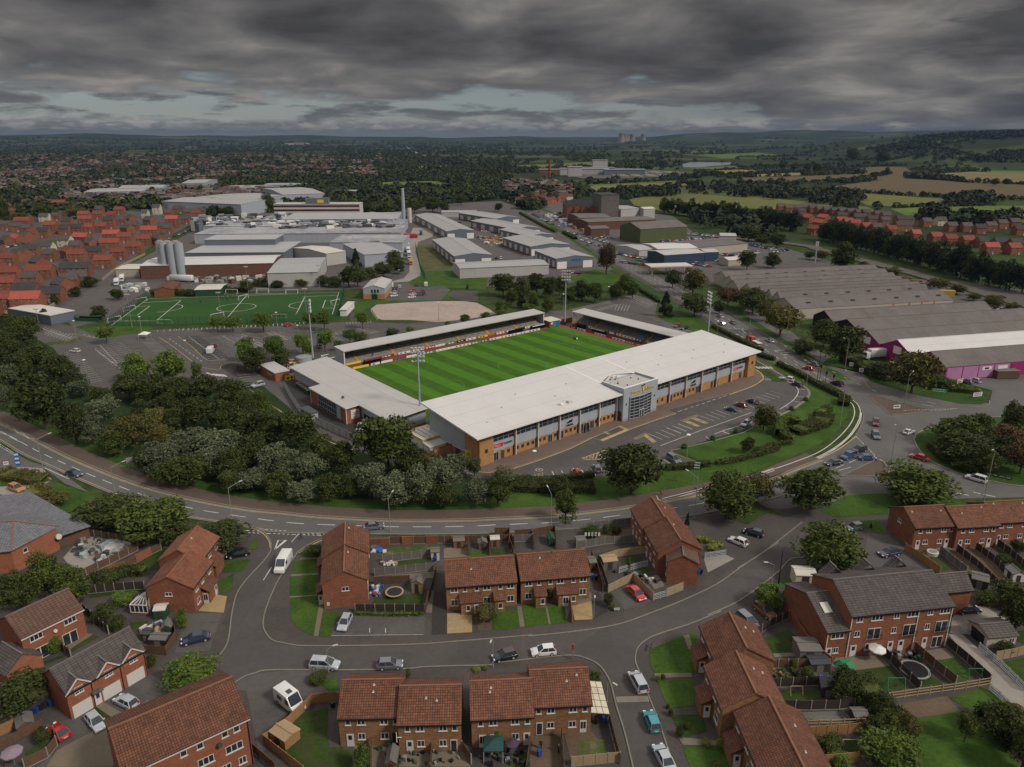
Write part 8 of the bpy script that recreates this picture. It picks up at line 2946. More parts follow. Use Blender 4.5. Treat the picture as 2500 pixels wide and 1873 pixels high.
# -- trade and industry
FR['e']=(0,480,2.542)
ribbed('hangar_green',(0.085,0.10,0.04),1.5,0.15,0.7,'u',0.2,30)
ribbed('blue_cladding',(0.035,0.055,0.10),1.0,0.08,0.5,'u',0.08,30)
ribbed('cement_sheet',(0.135,0.118,0.112),1.1,0.10,0.85,'u',0.28,3.2,stain=0.0)
ribbed('unit_roof',(0.33,0.325,0.32),1.0,0.05,0.5,'u',0.08,12)
plain('magenta',(0.30,0.02,0.14),0.7,0.12,0.6)
plain('pale_pink',(0.42,0.20,0.36),0.7,0.12,0.6)
plain('steam_roof',(0.30,0.30,0.315),0.8,0.75,0.30)
plain('yard',(0.095,0.085,0.082),0.9,0.3,0.3)
def bld(label,fr,A,B,Cc,h,rise,axis,wall,roof,base=0.0,cat='warehouse',name='warehouse',group=None,ov=.3):
 """A, B: front eave corners, Cc: back left eave corner, all at height h"""
 a,b,c=g(fr,*A,h),g(fr,*B,h),g(fr,*Cc,h)
 d=b-a
 rz=atan2(d.y,d.x)
 dep=max(4.0,-(c-a).x*sin(rz)+(c-a).y*cos(rz))
 t=thing(name,label,cat,Vector((a.x,a.y,0)),rz,group)
 w_=d.length
 t['w'],t['d']=w_,dep
 if rise:
  unit(t,0,w_,0,dep,h,rise,axis,wall,roof,roof,ov,.2,False)
 else:
  w=MB()
  w.box(0,w_,0,dep,0,h)
  part('wall',w,wall,t)
  part('roof',MB().box(-ov,w_+ov,-ov,dep+ov,h+.01,h+.35,bottom=True),roof,t)
 if base:
  part('base_wall',MB().box(-.08,w_+.08,-.08,dep+.08,0,base),'brown_brick',t)
 return t,w_,dep
def doors(t,w_,n,dw,dh,mat,y=-.1,x0=None,s=None):
 s=s or w_/n
 for i in range(n):
  x=(x0 if x0 is not None else s/2-dw/2)+i*s
  part('loading_door',MB().box(x,x+dw,y,y+.08,0,dh),mat,t)
sheet('yard',gl('f',180,800,60,690,330,640,480,560,560,520,950,520,1050,500,1230,490,1300,510,1400,565,1480,615,1520,650,1400,690,1200,700,870,705,840,708,600,712,350,722,300,770),'yard',.005)
sheet('yard',gl('t3',200,690,480,600,900,640,1400,720,1560,850,2250,960,2900,1160,2500,1200,1900,1240,1500,1260,1150,1130,950,1010,700,880,450,780),'yard',.01)
sheet('yard',gl('m4',120,100,500,200,900,380,1300,560,1933,560,2600,480,2600,60,1933,20,1500,-40,900,-60,100,0),'yard',.016)
sheet('estate_street',gl('e',-300,760,300,740,520,600,700,470,900,330,1260,130,700,80,0,160,-300,300),'estate_road',.008)
sheet('green',gl('e',60,330,200,290,400,250,390,285,230,330,130,345),'lawn',.05)
sheet('grass_patch',gl('t2',1320,950,1470,930,1580,1080,1590,1130,1370,1145),'rough_grass',.05)
sheet('grass_patch',gl('t2',1240,1225,1350,1185,1375,1148,1590,1135,1870,1205,1850,1290,1500,1270,1300,1262),'lawn',.056)
sheet('access_road',gl('t2',1090,1235,1220,1200,1262,1150,1262,1050,1240,930,1290,810,1460,810,1440,880,1330,920,1308,1000,1350,1120,1345,1180,1260,1225),'concrete',.07)
sheet('club_car_park',gl('t2',1075,1262,1530,1262,1580,1290,1500,1372,1075,1372),'asphalt',.06)
sheet('grass_patch',gl('t3',600,1195,790,1130,900,1140,1000,1190,960,1240,650,1240),'lawn',.05)
sheet('footway',gl('m2',1360,60,1390,30,1440,25,1560,30,1570,100,1480,100,1400,80),'footway',.07)
k,w_,d_=bld('factory hall with silver flat roof and brown brick wall behind the silos','t1',(1078,1105),(2105,1082),(1142,1042),8,1.0,'x','brown_brick','white_sheet')
bld('wide dark grey flat roofed factory hall behind the silver roof','t1',(1430,1006),(2190,1000),(1580,925),9,0,'x','slate_cladding','grey_sheet')
bld('long dark blue grey plant room above the dark factory hall','t1',(1575,905),(2120,900),(1580,868),13,0,'x','slate_cladding','grey_sheet')
for d in(('pale steaming factory roof, nearest strip at right','t2',(645,925),(1205,925),(640,868),8,'steam_roof'),('middle strip of the pale cluttered factory roof','t2',(-400,862),(1195,850),(-372,806),7.5,'steam_roof'),('long upper strip of the pale factory roof','t2',(-330,800),(1185,800),(-300,748),8,'steam_roof'),('grey shed with rows of rooflights at the back of the factory','t2',(270,748),(1168,742),(330,698),10,'grey_sheet'),('low grey factory shed before the conifers','t2',(915,1020),(1212,1000),(790,932),8,'grey_sheet')):
 bld(d[0],d[1],d[2],d[3],d[4],d[5],0,'x','grey_cladding',d[6])
t,w_,d_=bld('corrugated grey shed with blank pale wall beside the training pitch','t2',(165,1162),(555,1152),(235,1048),8,.8,'x','pale_sheet','grey_sheet')
bld('small white gabled shed in the middle of the factory','t2',(620,1010),(770,990),(640,932),8,1.2,'x','pale_sheet','off_white')
bld('pale green canopy roof beside the lorry yard','t1',(890,1130),(1070,1128),(960,1092),5,.6,'x','cream_cladding','off_white',cat='canopy')
t,w_,d_=bld('white monopitch shelter in the corner beside the estate','t1',(385,1490),(570,1452),(530,1348),4.5,0,'x','slate_cladding','off_white',cat='shelter')
bld('small brick hut behind the training pitch','t1',(1185,1290),(1330,1285),(1165,1240),4,1.2,'y','red_brick','tile_red',cat='hut',name='hut')
bld('small green roofed hut behind the training pitch','t1',(1500,1290),(1700,1285),(1490,1250),3.5,.6,'x','dark_green','off_white',cat='hut',name='hut')
t,w_,d_=bld('two storey clubhouse of grey cladding and buff brick by the club car park','t2',(905,1278),(1070,1278),(900,1212),5.6,1.6,'y','grey_cladding','pale_sheet',cat='clubhouse',name='clubhouse')
part('base_wall',MB().box(-.1,w_+.1,-.1,d_+.1,0,2.6),'orange_brick',t)
part('entrance',MB().box(w_*.38,w_*.66,-.16,-.11,0,2.6),'glass',t)
for x in(.36,.5,.64):
 part('window',MB().box(w_*x,w_*x+1.0,-.08,-.01,3.3,5.0),'glass',t)
part('sign',MB().box(w_*.4,w_*.6,-.14,-.01,2.7,3.1),'green',t)
part('trailer_hut',MB().box(0,0.01,0,0.01,0,0.01),'white',t)if False else None
bld('white ticket cabin at the corner of the artificial pitch','m2',(635,160),(678,160),(640,105),2.8,0,'x','white','off_white',cat='cabin',name='cabin')
for i,(x,y)in enumerate(((1292,1196),(1350,1199),(1410,1199),(1270,1182),(1328,1184),(1388,1184))):
 b=g('t1',x,y)
 h=hpx(px('t1',1292,1196),px('t1',1262,928))
 t=thing('silo',('left','middle','right')[i%3]+' tall grey steel silo in the '+('front' if i<3 else 'back')+' trio','silo',b,0,'silos')
 part('shell',MB().tube((0,0,0),(0,0,h),2.6,2.6,20),'steel',t)
 part('top_rail',MB().tube((0,0,h),(0,0,h+.9),2.0,1.7,12),'lamp_grey',t)
b=g('t2',1222,790)
h=hpx(px('t2',1222,790),px('t2',1207,505))
t=thing('chimney','tall pale factory chimney standing alone','chimney',b)
part('stack',MB().tube((0,0,0),(0,0,h),2.0,1.3,16),'steel',t)
part('flue',MB().tube((2.6,0,0),(2.6,0,h*.27),1.0,1.0,10),'steel_dark',t)
t=thing('storage_cylinder','short pale upright cylinder right of the chimney','tank',g('t2',1266,770))
part('shell',MB().tube((0,0,0),(0,0,14),2.2,2.0,14),'off_white',t)
t,w_,d_=bld('long three storey white office block with dark window bands and a yellow sign','t2',(213,630),(876,628),(222,616),15,0,'x','off_white','pale_sheet',cat='office',name='office_block')
for z in(4.4,8.6,12.6):
 part('window_band',MB().box(0,w_,-.12,-.01,z,z+1.5),'glass',t)
 part('spandrel',MB().box(0,w_,-.2,-.121,z-.35,z-.05),'maroon',t)
part('roof_plant',MB().box(w_*.37,w_*.64,1,8,15.4,21),'slate_cladding',t)
part('sign',MB().box(w_*.51,w_*.585,.8,.99,16.5,19.5),'yellow',t)
for d in(('vast pale roofed warehouse beyond the left estate','t1',(1246,606),(1858,630),(1330,562),12),('second vast pale warehouse joined behind the first','t2',(-30,598),(285,560),(-310,565),12),('pale warehouse with small sign behind the office block','t2',(285,556),(612,545),(140,506),12),('long low grey warehouse in the far trees at left','t1',(645,535),(1100,527),(700,508),8),('grey gabled warehouse in the far trees at left','t1',(910,506),(1255,500),(950,484),9),('far grey warehouse with a block on its roof','t1',(1400,466),(1582,464),(1430,438),9),('thin far white roof','t1',(1705,500),(2020,500),(1720,482),6),('thin far pale roof beside it','t2',(140,478),(482,478),(190,466),7),('row of low pale units behind the office','t2',(580,528),(850,528),(600,518),6),('long brown roofed far terrace of units','t2',(1120,538),(1440,540),(1130,526),5),('second long brown far terrace of units','t2',(1445,540),(1780,545),(1450,528),5),('dark pyramid roofed far office court','t2',(850,612),(1150,612),(870,590),5)):
 bld(d[0],d[1],d[2],d[3],d[4],d[5],2 if d[5]>8 else 1,'x','grey_cladding','unit_roof' if 'brown' not in d[0]and 'dark' not in d[0]else 'tile_brown')
UN=(('t2',(1550,838),(1765,830),(1463,706),'largest unit at the left of the trade park'),('t2',(1608,1030),(1900,1018),(1528,898),'middle unit on the left side of the trade park'),('t3',(35,741),(215,728),(-35,682),'farthest unit on the right side of the trade park'),('t3',(180,822),(375,808),(60,742),'second farthest unit on the right side of the trade park'),('t3',(290,876),(480,863),(180,816),'third farthest unit on the right side of the trade park'),('t3',(302,956),(608,938),(215,880),'fourth unit on the right side of the trade park'),('t3',(500,1050),(785,1034),(405,982),'corner unit nearest the main road with blue sign'))
for fr,A,B,Cc,lab in UN:
 t,w_,d_=bld('grey gabled '+lab,fr,A,B,Cc,6.5,1.6,'y','slate_cladding','unit_roof',.9,'trade unit','trade_unit','grey trade units')
 part('white_panel',MB().box(.6,w_*.28,-.2,-.11,0,4.5),'white',t)
 part('white_panel',MB().box(w_*.72,w_-.6,-.2,-.11,0,4.5),'white',t)
 for i in range(5):
  y=d_*(i+.3)/5
  part('side_panel',MB().box(-.2,-.11,y,y+d_*.09,.9,4.8),'off_white',t)
part('sign',MB().box(w_*.42,w_*.66,-.2,-.1,5.0,6.2),'blue',t)
t,w_,d_=bld('long low grey unit with blank white wall facing the stadium','t3',(-245,1125),(442,1095),(-262,1078),6,1.0,'x','pale_sheet','unit_roof',0,'trade unit','trade_unit')
bld('low flat shed closing the trade park at the back','t2',(1510,692),(1785,690),(1518,676),5,.5,'x','pale_sheet','unit_roof',0,'trade unit','trade_unit')
bld('tall square brown brick mill tower','t3',(850,558),(986,556),(860,540),26,0,'x','cement_sheet','tile_dull',cat='mill',name='mill_tower')
for i in range(5):
 x=585+i*54
 bld('brick gable %s from left of the sawtooth roofed mill'%ORD[i],'t3',(x,655+i*2),(x+53,655+i*2),(x-5,610),12,3,'y','red_brick','tile_dull',cat='mill',name='mill_bay',group='mill bays')
for d in(('pale gabled grey shed beside the mill tower',(865,662),(985,668),(870,640),11,'y','pale_sheet','unit_roof'),('grey shed right of the pale gabled shed',(1000,668),(1142,660),(985,635),12,'x','pale_sheet','unit_roof'),('white block right of the mill',(1175,665),(1262,662),(1180,655),12,'x','pale_sheet','off_white'),('pale brown roofed brick shed before the mill',(680,735),(925,730),(650,700),8,'x','brown_brick','cement_sheet'),('long flat brick shed with pale rooflights',(745,768),(1270,745),(735,738),7,'x','brown_brick','cement_sheet'),('tall ribbed olive green hangar',(1150,822),(1512,800),(1075,788),11,'x','hangar_green','cement_sheet'),('two storey brown office with white bands',(770,818),(912,815),(715,795),7,'x','brown_brick','cement_sheet'),('dark blue showroom with grey roof',(1335,1022),(1645,1002),(1255,985),7,'x','blue_cladding','pale_sheet'),('small dark blue annex right of the showroom',(1650,1000),(1755,995),(1620,978),6,'x','blue_cladding','grey_sheet'),('low flat glass fronted showroom',(1140,985),(1260,975),(1055,938),5,'x','pale_sheet','grey_sheet'),('long grey workshop with pale walls and dark door',(1590,962),(1978,930),(1560,905),6,'x','cream_cladding','cement_sheet'),('workshop roof with white and black stripes',(1285,975),(1590,965),(1260,930),6,'x','pale_sheet','white_sheet'),('pale flat shed by the dark hedge',(1765,872),(1890,875),(1760,852),5,'x','pale_sheet','grey_sheet'),('small pale flat hut beside the white van rows',(1830,1062),(1930,1055),(1790,1042),4,'x','cream_cladding','off_white')):
 bld(d[0],'t3',d[1],d[2],d[3],d[4],1.2 if 'hangar' not in d[0]else 4,d[5],d[6],d[7],cat='industrial building',name='industrial_building')
t=thing('petrol_station','petrol station canopy with red and white edge','canopy',g('t3',1225,1180),R(9))
part('canopy',MB().box(0,27,0,12,4.6,5.5,bottom=True),'off_white',t)
part('red_band',MB().box(-.05,27.05,-.05,12.05,4.5,4.85),'red',t)
for x in(2,13,25):
 for y in(3,9):
  part('column',MB().box(x,x+.5,y,y+.5,0,4.5),'white',t)
so_,sr=g('t4',480,1438,5),R(13.5)
for i in range(8):
 y0=[0,19.5,27,34,41,51,62,74][i]
 y1=[19.5,27,34,41,51,62,74,90][i]
 x0,x1=[-2,3,3,2,0,-2,2,5][i],[84,88,90,90,92,96,100,104][i]
 nm=ORD[i]+' ridge of the long grey sawtooth warehouse, counted from its front'
 t=thing('warehouse_bay',nm,'warehouse',so_+Vector((-y0*sin(sr)-0,y0*cos(sr),-5))+Vector((0,0,0)),sr,'sawtooth warehouse ridges')
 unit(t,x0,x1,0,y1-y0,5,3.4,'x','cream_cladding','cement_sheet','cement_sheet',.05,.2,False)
 for j in range(7):
  part('roof_vent',MB().ext([(0,.2*(y1-y0),5+1.5),(2.2,.2*(y1-y0),6.5),(2.2,.2*(y1-y0)+.5,6.9),(0,.2*(y1-y0)+.5,6.9)],(0,0,.35)),'timber_dark',t,(x0+8+j*12+(i%2)*5,0,0))
 if i==0:
  for x in(12,26,34,40,46,56,62,70,78):
   part('window',MB().box(x,x+1.2,-.08,-.01,2.2,3.6),'steel_dark',t)
  for x in(50,59,66,73):
   part('pilaster',MB().box(x,x+.6,-.1,-.01,0,4.9),'red',t)
  part('loading_door',MB().box(17,22,-.1,-.01,0,3.6),'steel_dark',t)
  part('loading_door',MB().box(42.5,47,-.12,-.02,0,3.4),'blue',t)
bo,br_=g('m4',870,285,5),R(13.4)
def bb(label,x0,x1,y0,y1,h,rise,wall,roof):
 p=Vector((bo.x-y0*sin(br_),bo.y+y0*cos(br_),0))
 t=thing('warehouse_bay',label,'warehouse',p,br_,'warehouses beside the roundabout')
 unit(t,x0,x1,0,y1-y0,h,rise,'x',wall,roof,roof,.05,.2,False)
 return t
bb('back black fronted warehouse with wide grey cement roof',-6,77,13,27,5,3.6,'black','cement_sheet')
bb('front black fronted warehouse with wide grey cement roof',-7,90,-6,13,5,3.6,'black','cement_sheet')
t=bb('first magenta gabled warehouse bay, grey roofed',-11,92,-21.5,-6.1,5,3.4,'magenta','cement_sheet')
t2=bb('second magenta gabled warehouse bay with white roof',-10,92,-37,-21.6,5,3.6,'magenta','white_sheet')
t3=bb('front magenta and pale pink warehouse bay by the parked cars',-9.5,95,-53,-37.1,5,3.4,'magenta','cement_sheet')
for q in(t,t2):
 part('sign',MB().box(-11.1 if q is t else-10.1,-11.01 if q is t else-10.01,5,9,3.4,6.2),'white',q)
for i in range(4):
 part('pink_panel',MB().box(-9+i*6.6,-2.8+i*6.6,-.1,-.01,.3,4.7),'pale_pink',t3)
for i in range(2):
 part('sign',MB().box(5.5+i*6.6,9.5+i*6.6,-.16,-.11,3.0,4.2),'white',t3)
for i in range(10):
 part('door_rib',MB().box(18+i*7,18.4+i*7,-.12,-.01,0,4.6),'maroon',t3)
part('mark',MB().box(6.5,8.2,-.2,-.165,3.3,3.9),'black',t3)
t=thing('generator_box','brown plant container behind grey railings','container',g('m4',1750,625),R(4))
part('body',MB().box(0,8,0,3,.2,2.8),'timber_brown',t)
part('roof',MB().box(-.1,8.1,-.1,3.1,2.81,2.95),'felt',t)
for i,(x,y)in enumerate(((1205,1195),(1290,1215),(1370,1240),(1440,1262))):
 t=thing('open_skip',ORD[i]+' rusty open skip from left behind the sawtooth warehouse','skip',g('t4',x,y),R(-15),'rusty skips')
 part('body',MB().ext([(-3,-1.2,0),(3,-1.2,0),(3.5,-1.2,2),(-3.5,-1.2,2)],(0,2.4,0)),'timber_brown',t)
t=thing('open_skip','large yellow skip behind the sawtooth warehouse','skip',g('t4',1600,1335),R(-10))
part('body',MB().ext([(-4,-1.5,0),(4,-1.5,0),(4.6,-1.5,3),(-4.6,-1.5,3)],(0,3,0)),'ochre',t)
t=thing('phone_mast','tall phone mast with antennas beside the railway','mast',g('t4',598,1085))
h=hpx(px('t4',598,1085),px('t4',620,915))
part('pole',MB().tube((0,0,0),(0,0,h),.45,.3,8),'steel',t)
part('antennas',MB().box(-.9,-.5,-.4,.4,h-3,h).box(.5,.9,-.4,.4,h-3,h),'off_white',t)
# -- cars in far lots
CP=['white','silver','grey','black','white','blue','red','white','silver','navy']
RC=random.Random(9)
LOTS='''t3|700 905 860 960|16|front row of the dealer forecourt
t3|760 885 900 925|13|second row of the dealer forecourt
t3|790 870 930 895|10|third row of the dealer forecourt
t3|960 1010 1230 1060|17|front row of the used car lot
t3|985 990 1240 1035|14|second row of the used car lot
t3|990 960 1150 1000|10|third row of the used car lot
t3|1000 1080 1200 1105|9|kerb row of the used car lot
t3|1300 920 1520 900|12|row before the green hangar
t3|1520 860 1760 880|14|upper row right of the hangar
t3|1540 900 1720 895|10|lower row right of the hangar
t3|1690 1050 1850 1105|12|long row before the small pale hut
t3|1780 1020 1930 1035|8|row behind the small pale hut
t3|1560 1090 1690 1115|7|row right of the petrol canopy
t3|2010 950 2200 985|9|row by the railway hedge
t3|640 855 740 900|6|yard row of the brick works
t3|280 690 480 790|12|van park by the hedge
t2|1640 770 1700 850|6|left aisle of the trade park
t2|1780 740 1860 770|8|top corner of the trade park
t2|1860 820 2000 850|11|middle of the trade park
t2|1760 870 1870 900|8|builders yard row
t3|-140 820 -10 850|9|right aisle of the trade park
t3|-60 1050 90 1050|4|lower yard of the trade park
t3|590 1160 690 1165|4|row before the corner unit
t1|1300 900 1560 790|16|line along the factory wall
t2|1180 740 1380 745|10|park behind the chimney
t4|20 990 160 1010|7|left yard by the railway
t4|250 1000 390 985|5|middle yard by the railway
t4|90 940 180 955|4|top yard by the railway
f|1255 478 1450 610|12|line driving on the town road
e|30 320 180 290|6|kerb by the estate green
t4|1980 1440 2150 1470|4|yard end by the railway'''
for ln in LOTS.split('\n'):
 fr,p_,n,lab=ln.split('|')
 p_=list(map(float,p_.split()))
 n=int(n)
 for i in range(n):
  f=(i+.5)/n
  a,b=g(fr,p_[0],p_[1]),g(fr,p_[2],p_[3])
  q=a.lerp(b,f)
  c=RC.choice(CP)
  d=b-a
  rz=atan2(d.y,d.x)+(pi/2*RC.choice((1,-1))if 'line' not in lab and 'kerb' not in lab else 0)+RC.uniform(-.06,.06)
  car(q+Vector((RC.uniform(-.3,.3),RC.uniform(-.3,.3),0)),rz,RC.choice(('hatch','saloon','mpv','suv','hatch')),c,c+' car, '+(ORD[i]if i<n-1 else 'last')+' from left in the '+lab,'cars in the trade yards',False)
clutter('mixed pallets and building materials in the builders yard','building_materials','materials','t2',(1780,880,2100,880,2130,950,1870,950),110,['timber_pale','timber','white','lamp_grey','ochre','track_red'],(1,4),(.5,2.2))
clutter('vans, pallets and stock crowding the mill yards','yard_stock','stock','t3',(380,720,560,690,760,800,700,860),70,['white','off_white','timber','blue','lamp_grey','steel'],(1.5,5),(.8,2.6))
clutter('ducts, fans and vents crowding the pale factory roof','roof_plant','plant','t1',(1430,790,2150,770,3050,760,3080,880,2150,890,1560,870),300,['white','steel','steel_dark','slate_cladding','steel_dark','lamp_grey'],(1.5,8),(8.5,10.2))
clutter('tanks and gas bottles in the yard below the silos','yard_stock','stock','t1',(940,1260,1120,1250,1150,1300,960,1310),40,['white','off_white','lamp_grey','steel'],(1,3),(.8,2.4))
clutter('pallets and cages on the factory apron','yard_stock','stock','t1',(1480,1210,2050,1180,2060,1230,1500,1250),60,['steel_dark','lamp_grey','timber_brown','off_white'],(1,4),(.8,2.6))
# -- housing estates further off
sw=MB().box(0,1.2,-.06,0,0,1.1,0,bottom=True).box(.1,.56,-.08,-.06,.1,1.0,1).box(.64,1.1,-.08,-.06,.1,1.0,1).mesh('window',['upvc','glass'])
sdr=MB().box(0,1.0,-.06,0,0,2.0,0).box(.2,.8,-.08,-.06,1.1,1.8,1).mesh('door',['upvc','glass'])
EM={}
RCOL={'r':('tile_clay','red roofed'),'s':('tile_scarlet','scarlet roofed'),'g':('tile_grey','grey roofed'),'k':('tile_dull','dark roofed'),'b':('tile_brown','brown roofed')}
def ehouse(pos,w_,rz,roof,st,wall,label,group,win=True):
 h=2.6*st
 key=(w_,roof,st,wall)
 if key not in EM:
  a,b=MB(),MB()
  wall_poly(a,-w_/2,w_/2,0,8,h,3,'x')
  roof_poly(b,-w_/2,w_/2,0,8,h,3,'x')
  EM[key]=(a.mesh('wall',[wall]),b.mesh('roof',[RCOL[roof][0],'ridge_grey']))
 t=thing('brick_house' if wall!='stucco' else 'rendered_house',label,'house',pos,rz,group)
 link('wall',EM[key][0],t)
 link('roof',EM[key][1],t)
 if win:
  n=max(2,int(w_/3.2))
  for s in range(st):
   for i in range(n):
    x=-w_/2+(i+.5)*w_/n-.6
    link('door' if s==0 and i==n//2 else 'window',sdr if s==0 and i==n//2 else sw,t,(x,0,0 if s==0 and i==n//2 else 1.0+2.55*s))
 return t
def estate(fr,data,where,group,rz0,rzj=4):
 its=[]
 for it in data.split(';'):
  v=it.split()
  its.append((float(v[0]),float(v[1]),float(v[2]),v[3],v[4:]))
 cnt,seen={},{}
 desc=lambda it:('cream ' if 'c' in it[4]else '')+('three storey ' if '3' in it[4]else '')+RCOL[it[3]][1]
 for it in its:
  cnt[desc(it)]=cnt.get(desc(it),0)+1
 for it in sorted(its):
  k_=desc(it)
  i=seen.get(k_,0)
  seen[k_]=i+1
  rz=rz0+RC.uniform(-rzj,rzj)
  for v in it[4]:
   if v.startswith('z'):
    rz=float(v[1:])
  ehouse(g(fr,it[0],it[1]),it[2],R(rz),it[3],3 if '3' in it[4]else 2,'stucco' if 'c' in it[4]else 'red_brick',k_+' house '+where+', '+(ORD[i]+' of its kind from left' if cnt[k_]>1 else 'the only one of its kind'),group)
estate('e','''165 735 13 s 3;10 735 9 r 3;310 665 11 k;150 640 12 k;40 625 9 r 3;185 560 8 g;45 525 12 r;350 600 9 g z-30;430 575 9 g z20;490 555 9 g z20;240 512 15 r;465 498 17 k;640 445 11 r;475 405 10 r;730 392 9 r;575 385 13 k;210 455 10 g z-35;
300 405 8 g;45 432 8 r;75 412 8 g z-30;120 398 8 g z-30;190 372 9 k;282 356 9 g c;395 385 9 r z-35;465 348 8 g;540 330 7 g z-30;680 330 14 r;830 355 10 r;395 312 9 g c;490 292 13 s z-12;690 272 13 s;770 290 10 r;890 305 10 r;925 245 13 s;965 300 7 g z-30;
80 300 10 s z-30;140 282 8 g z-30;15 312 7 g z-30;262 256 10 k;195 268 6 r;312 232 10 r 3;395 237 8 k;475 232 9 k;548 228 7 r;625 222 9 r;530 192 12 r 3;412 187 9 k;515 142 11 r;605 142 10 r;690 145 8 r;675 202 9 k 3;748 178 7 g;792 168 7 g z-30;815 212 9 g;
770 232 10 g z-30;738 112 10 r;612 106 8 g;898 132 6 g c;972 112 8 g c 3;912 178 9 g z-20;1068 192 11 s 3;1148 172 7 g;1003 222 7 g;1040 232 7 g;1112 106 13 g;1045 132 7 r;1215 132 8 r;1190 162 7 g;1245 120 9 g;1160 128 8 g;272 157 9 g c;342 152 8 g;
395 142 8 g;135 185 14 r;165 168 7 g;30 210 8 g;98 222 9 g;158 232 7 g;365 80 14 r 3;480 80 9 b z-40;530 66 9 b z-40;450 36 10 g;112 92 8 b;230 100 9 b;30 86 9 b;60 120 9 b;-40 480 9 r;-30 380 9 g;590 55 8 b;300 60 9 b;160 60 9 b;240 40 9 b;650 50 9 g;700 60 8 b''','in the left estate','houses of the left estate',6)
estate('t4','''1385 905 7 s;1545 928 9 r;1655 945 9 r;1790 958 9 r;1910 968 9 k;2040 975 9 k;2165 985 9 k;1970 1015 10 s;2150 1020 9 r;560 862 8 r z-60;610 812 10 s z-60;640 770 10 s z-60;525 770 8 s z-60;810 795 9 r;865 805 9 r;915 820 9 r;1010 845 9 r;1085 850 9 g;
815 755 10 k;950 768 12 k;1045 785 9 k;1145 795 8 g;1300 785 17 k;1290 838 15 k;1200 870 8 r;1580 795 9 g c;1470 805 9 g;1665 840 9 g;1780 845 9 g;1885 858 9 k;1965 838 9 g;2055 820 9 g;2150 808 9 g;2190 870 9 k;345 682 9 g;405 692 9 g;470 690 9 g;530 686 9 g;
590 692 9 g;645 702 9 g;702 708 9 g;762 714 9 g;822 718 9 g;885 722 9 g;950 728 9 g;1005 730 9 g;500 722 9 k;1095 742 9 g;1155 752 9 g''','in the right estate','houses of the right estate',4)
# -- fields, railway, horizon
for i,(mt,pts)in enumerate((('field_olive',(1060,590,1150,575,1500,548,2100,580,2900,650,3000,700,2500,680,1900,660,1600,740,1100,640)),('field_straw',(720,495,900,480,1530,455,1560,480,1000,520,780,545)),('field_green',(590,470,1000,455,1400,440,1450,455,800,488)),('field_gold',(1650,395,1950,365,2400,385,2470,400,2300,410,1900,418)),('field_straw',(1600,372,1850,352,2050,358,1700,388)),('field_brown',(1900,425,2300,415,2720,400,3200,390,3200,430,2900,445,2350,470,2000,462)),('field_green',(1460,350,1900,335,2100,330,2250,345,1700,368)),('field_green',(200,330,350,322,600,320,300,352)),('field_olive',(350,325,700,305,1040,300,960,322,620,345,380,350)),('field_green',(1560,250,2100,230,2500,240,1800,275)),('field_green',(-150,500,-600,505,-500,470,-100,468)),('field_green',(-900,340,-300,330,-150,342,-600,352)),('field_green',(-400,395,-50,388,100,400,-300,412)),('field_bright',(2950,940,4400,980,4400,1160,3300,1040))if False else('field_bright',(3080,670,4200,700,4200,780,3600,745,3200,720)))):
 SHN[0]=i
 sheet('field',gl('t3',*pts),mt,.35)
for i,(mt,pts)in enumerate((('field_brown',(620,510,900,470,1200,430,1700,450,2400,490,2400,590,1700,575,1200,560,800,530)),('field_olive',(480,530,900,540,1600,590,1560,625,1250,650,1000,640,850,560)),('field_bright',(1180,665,1600,645,2400,640,2400,760,1700,735,1300,700)),('field_straw',(1330,405,1800,378,2400,395,2400,470,1900,460)),('field_brown',(850,360,1100,338,1300,345,1350,390,1000,400)),('field_straw',(660,355,870,335,1040,335,760,362)),('field_bright',(1840,365,2400,362,2400,395,1950,385)))):
 SHN[0]=15+i
 sheet('field',gl('t4',*pts),mt,.40)
sheet('pond',gl('t3',1470,322,1540,305,1890,308,1860,322,1600,345,1480,345),'pond_water',.6)
sheet('pond',gl('t2',1650,285,1840,278,1830,292,1700,294),'pond_water',.6)
sheet('town_green',gl('t2',1010,460,1500,450,1530,490,1060,505),'field_bright',.4)
sheet('sewage_works',gl('t3',970,430,1560,410,1600,385,1000,350,780,350,540,400,700,430),'yard',.42)
RL=smooth([g('t4',*p)for p in((-700,830),(400,935),(650,985),(950,1062),(1300,1150),(1800,1290),(2400,1460),(3000,1640))])
for nm,o_,w_,mt,z in(('railway_bed',0,11,'ballast',.5),('rail',-3.6,.2,'rail',.6),('rail',-2.1,.2,'rail',.6),('rail',2.1,.2,'rail',.6),('rail',3.6,.2,'rail',.6)):
 mb=MB()
 ribbon(mb,offset(RL,o_),w_,z)
 struct(nm,mb,mt)
CL=resample(smooth([g('t4',*p)for p in((-560,700),(0,760),(250,800),(480,850))]),9.5)
CL2=resample(smooth([g('t4',*p)for p in((660,905),(1000,990),(1300,1070),(1650,1170),(2000,1270),(2300,1330))]),7.5)
for j,(pp,wh_)in enumerate(((CL,'in the far dark screen beside the railway'),(CL2,'in the near dark screen beside the railway'))):
 for i,p in enumerate(pp):
  plant(p+Vector((RC.uniform(-1.5,1.5),RC.uniform(-1.5,1.5),0)),RC.uniform(6.0,7.8),RC.uniform(13,18),'cblock' if i%3 else 'dark','dark tree '+wh_+', '+(ORD[i]if i<40 else ORD[i-40]+' beyond the fortieth')+' from left','railway screen trees',low=.01)
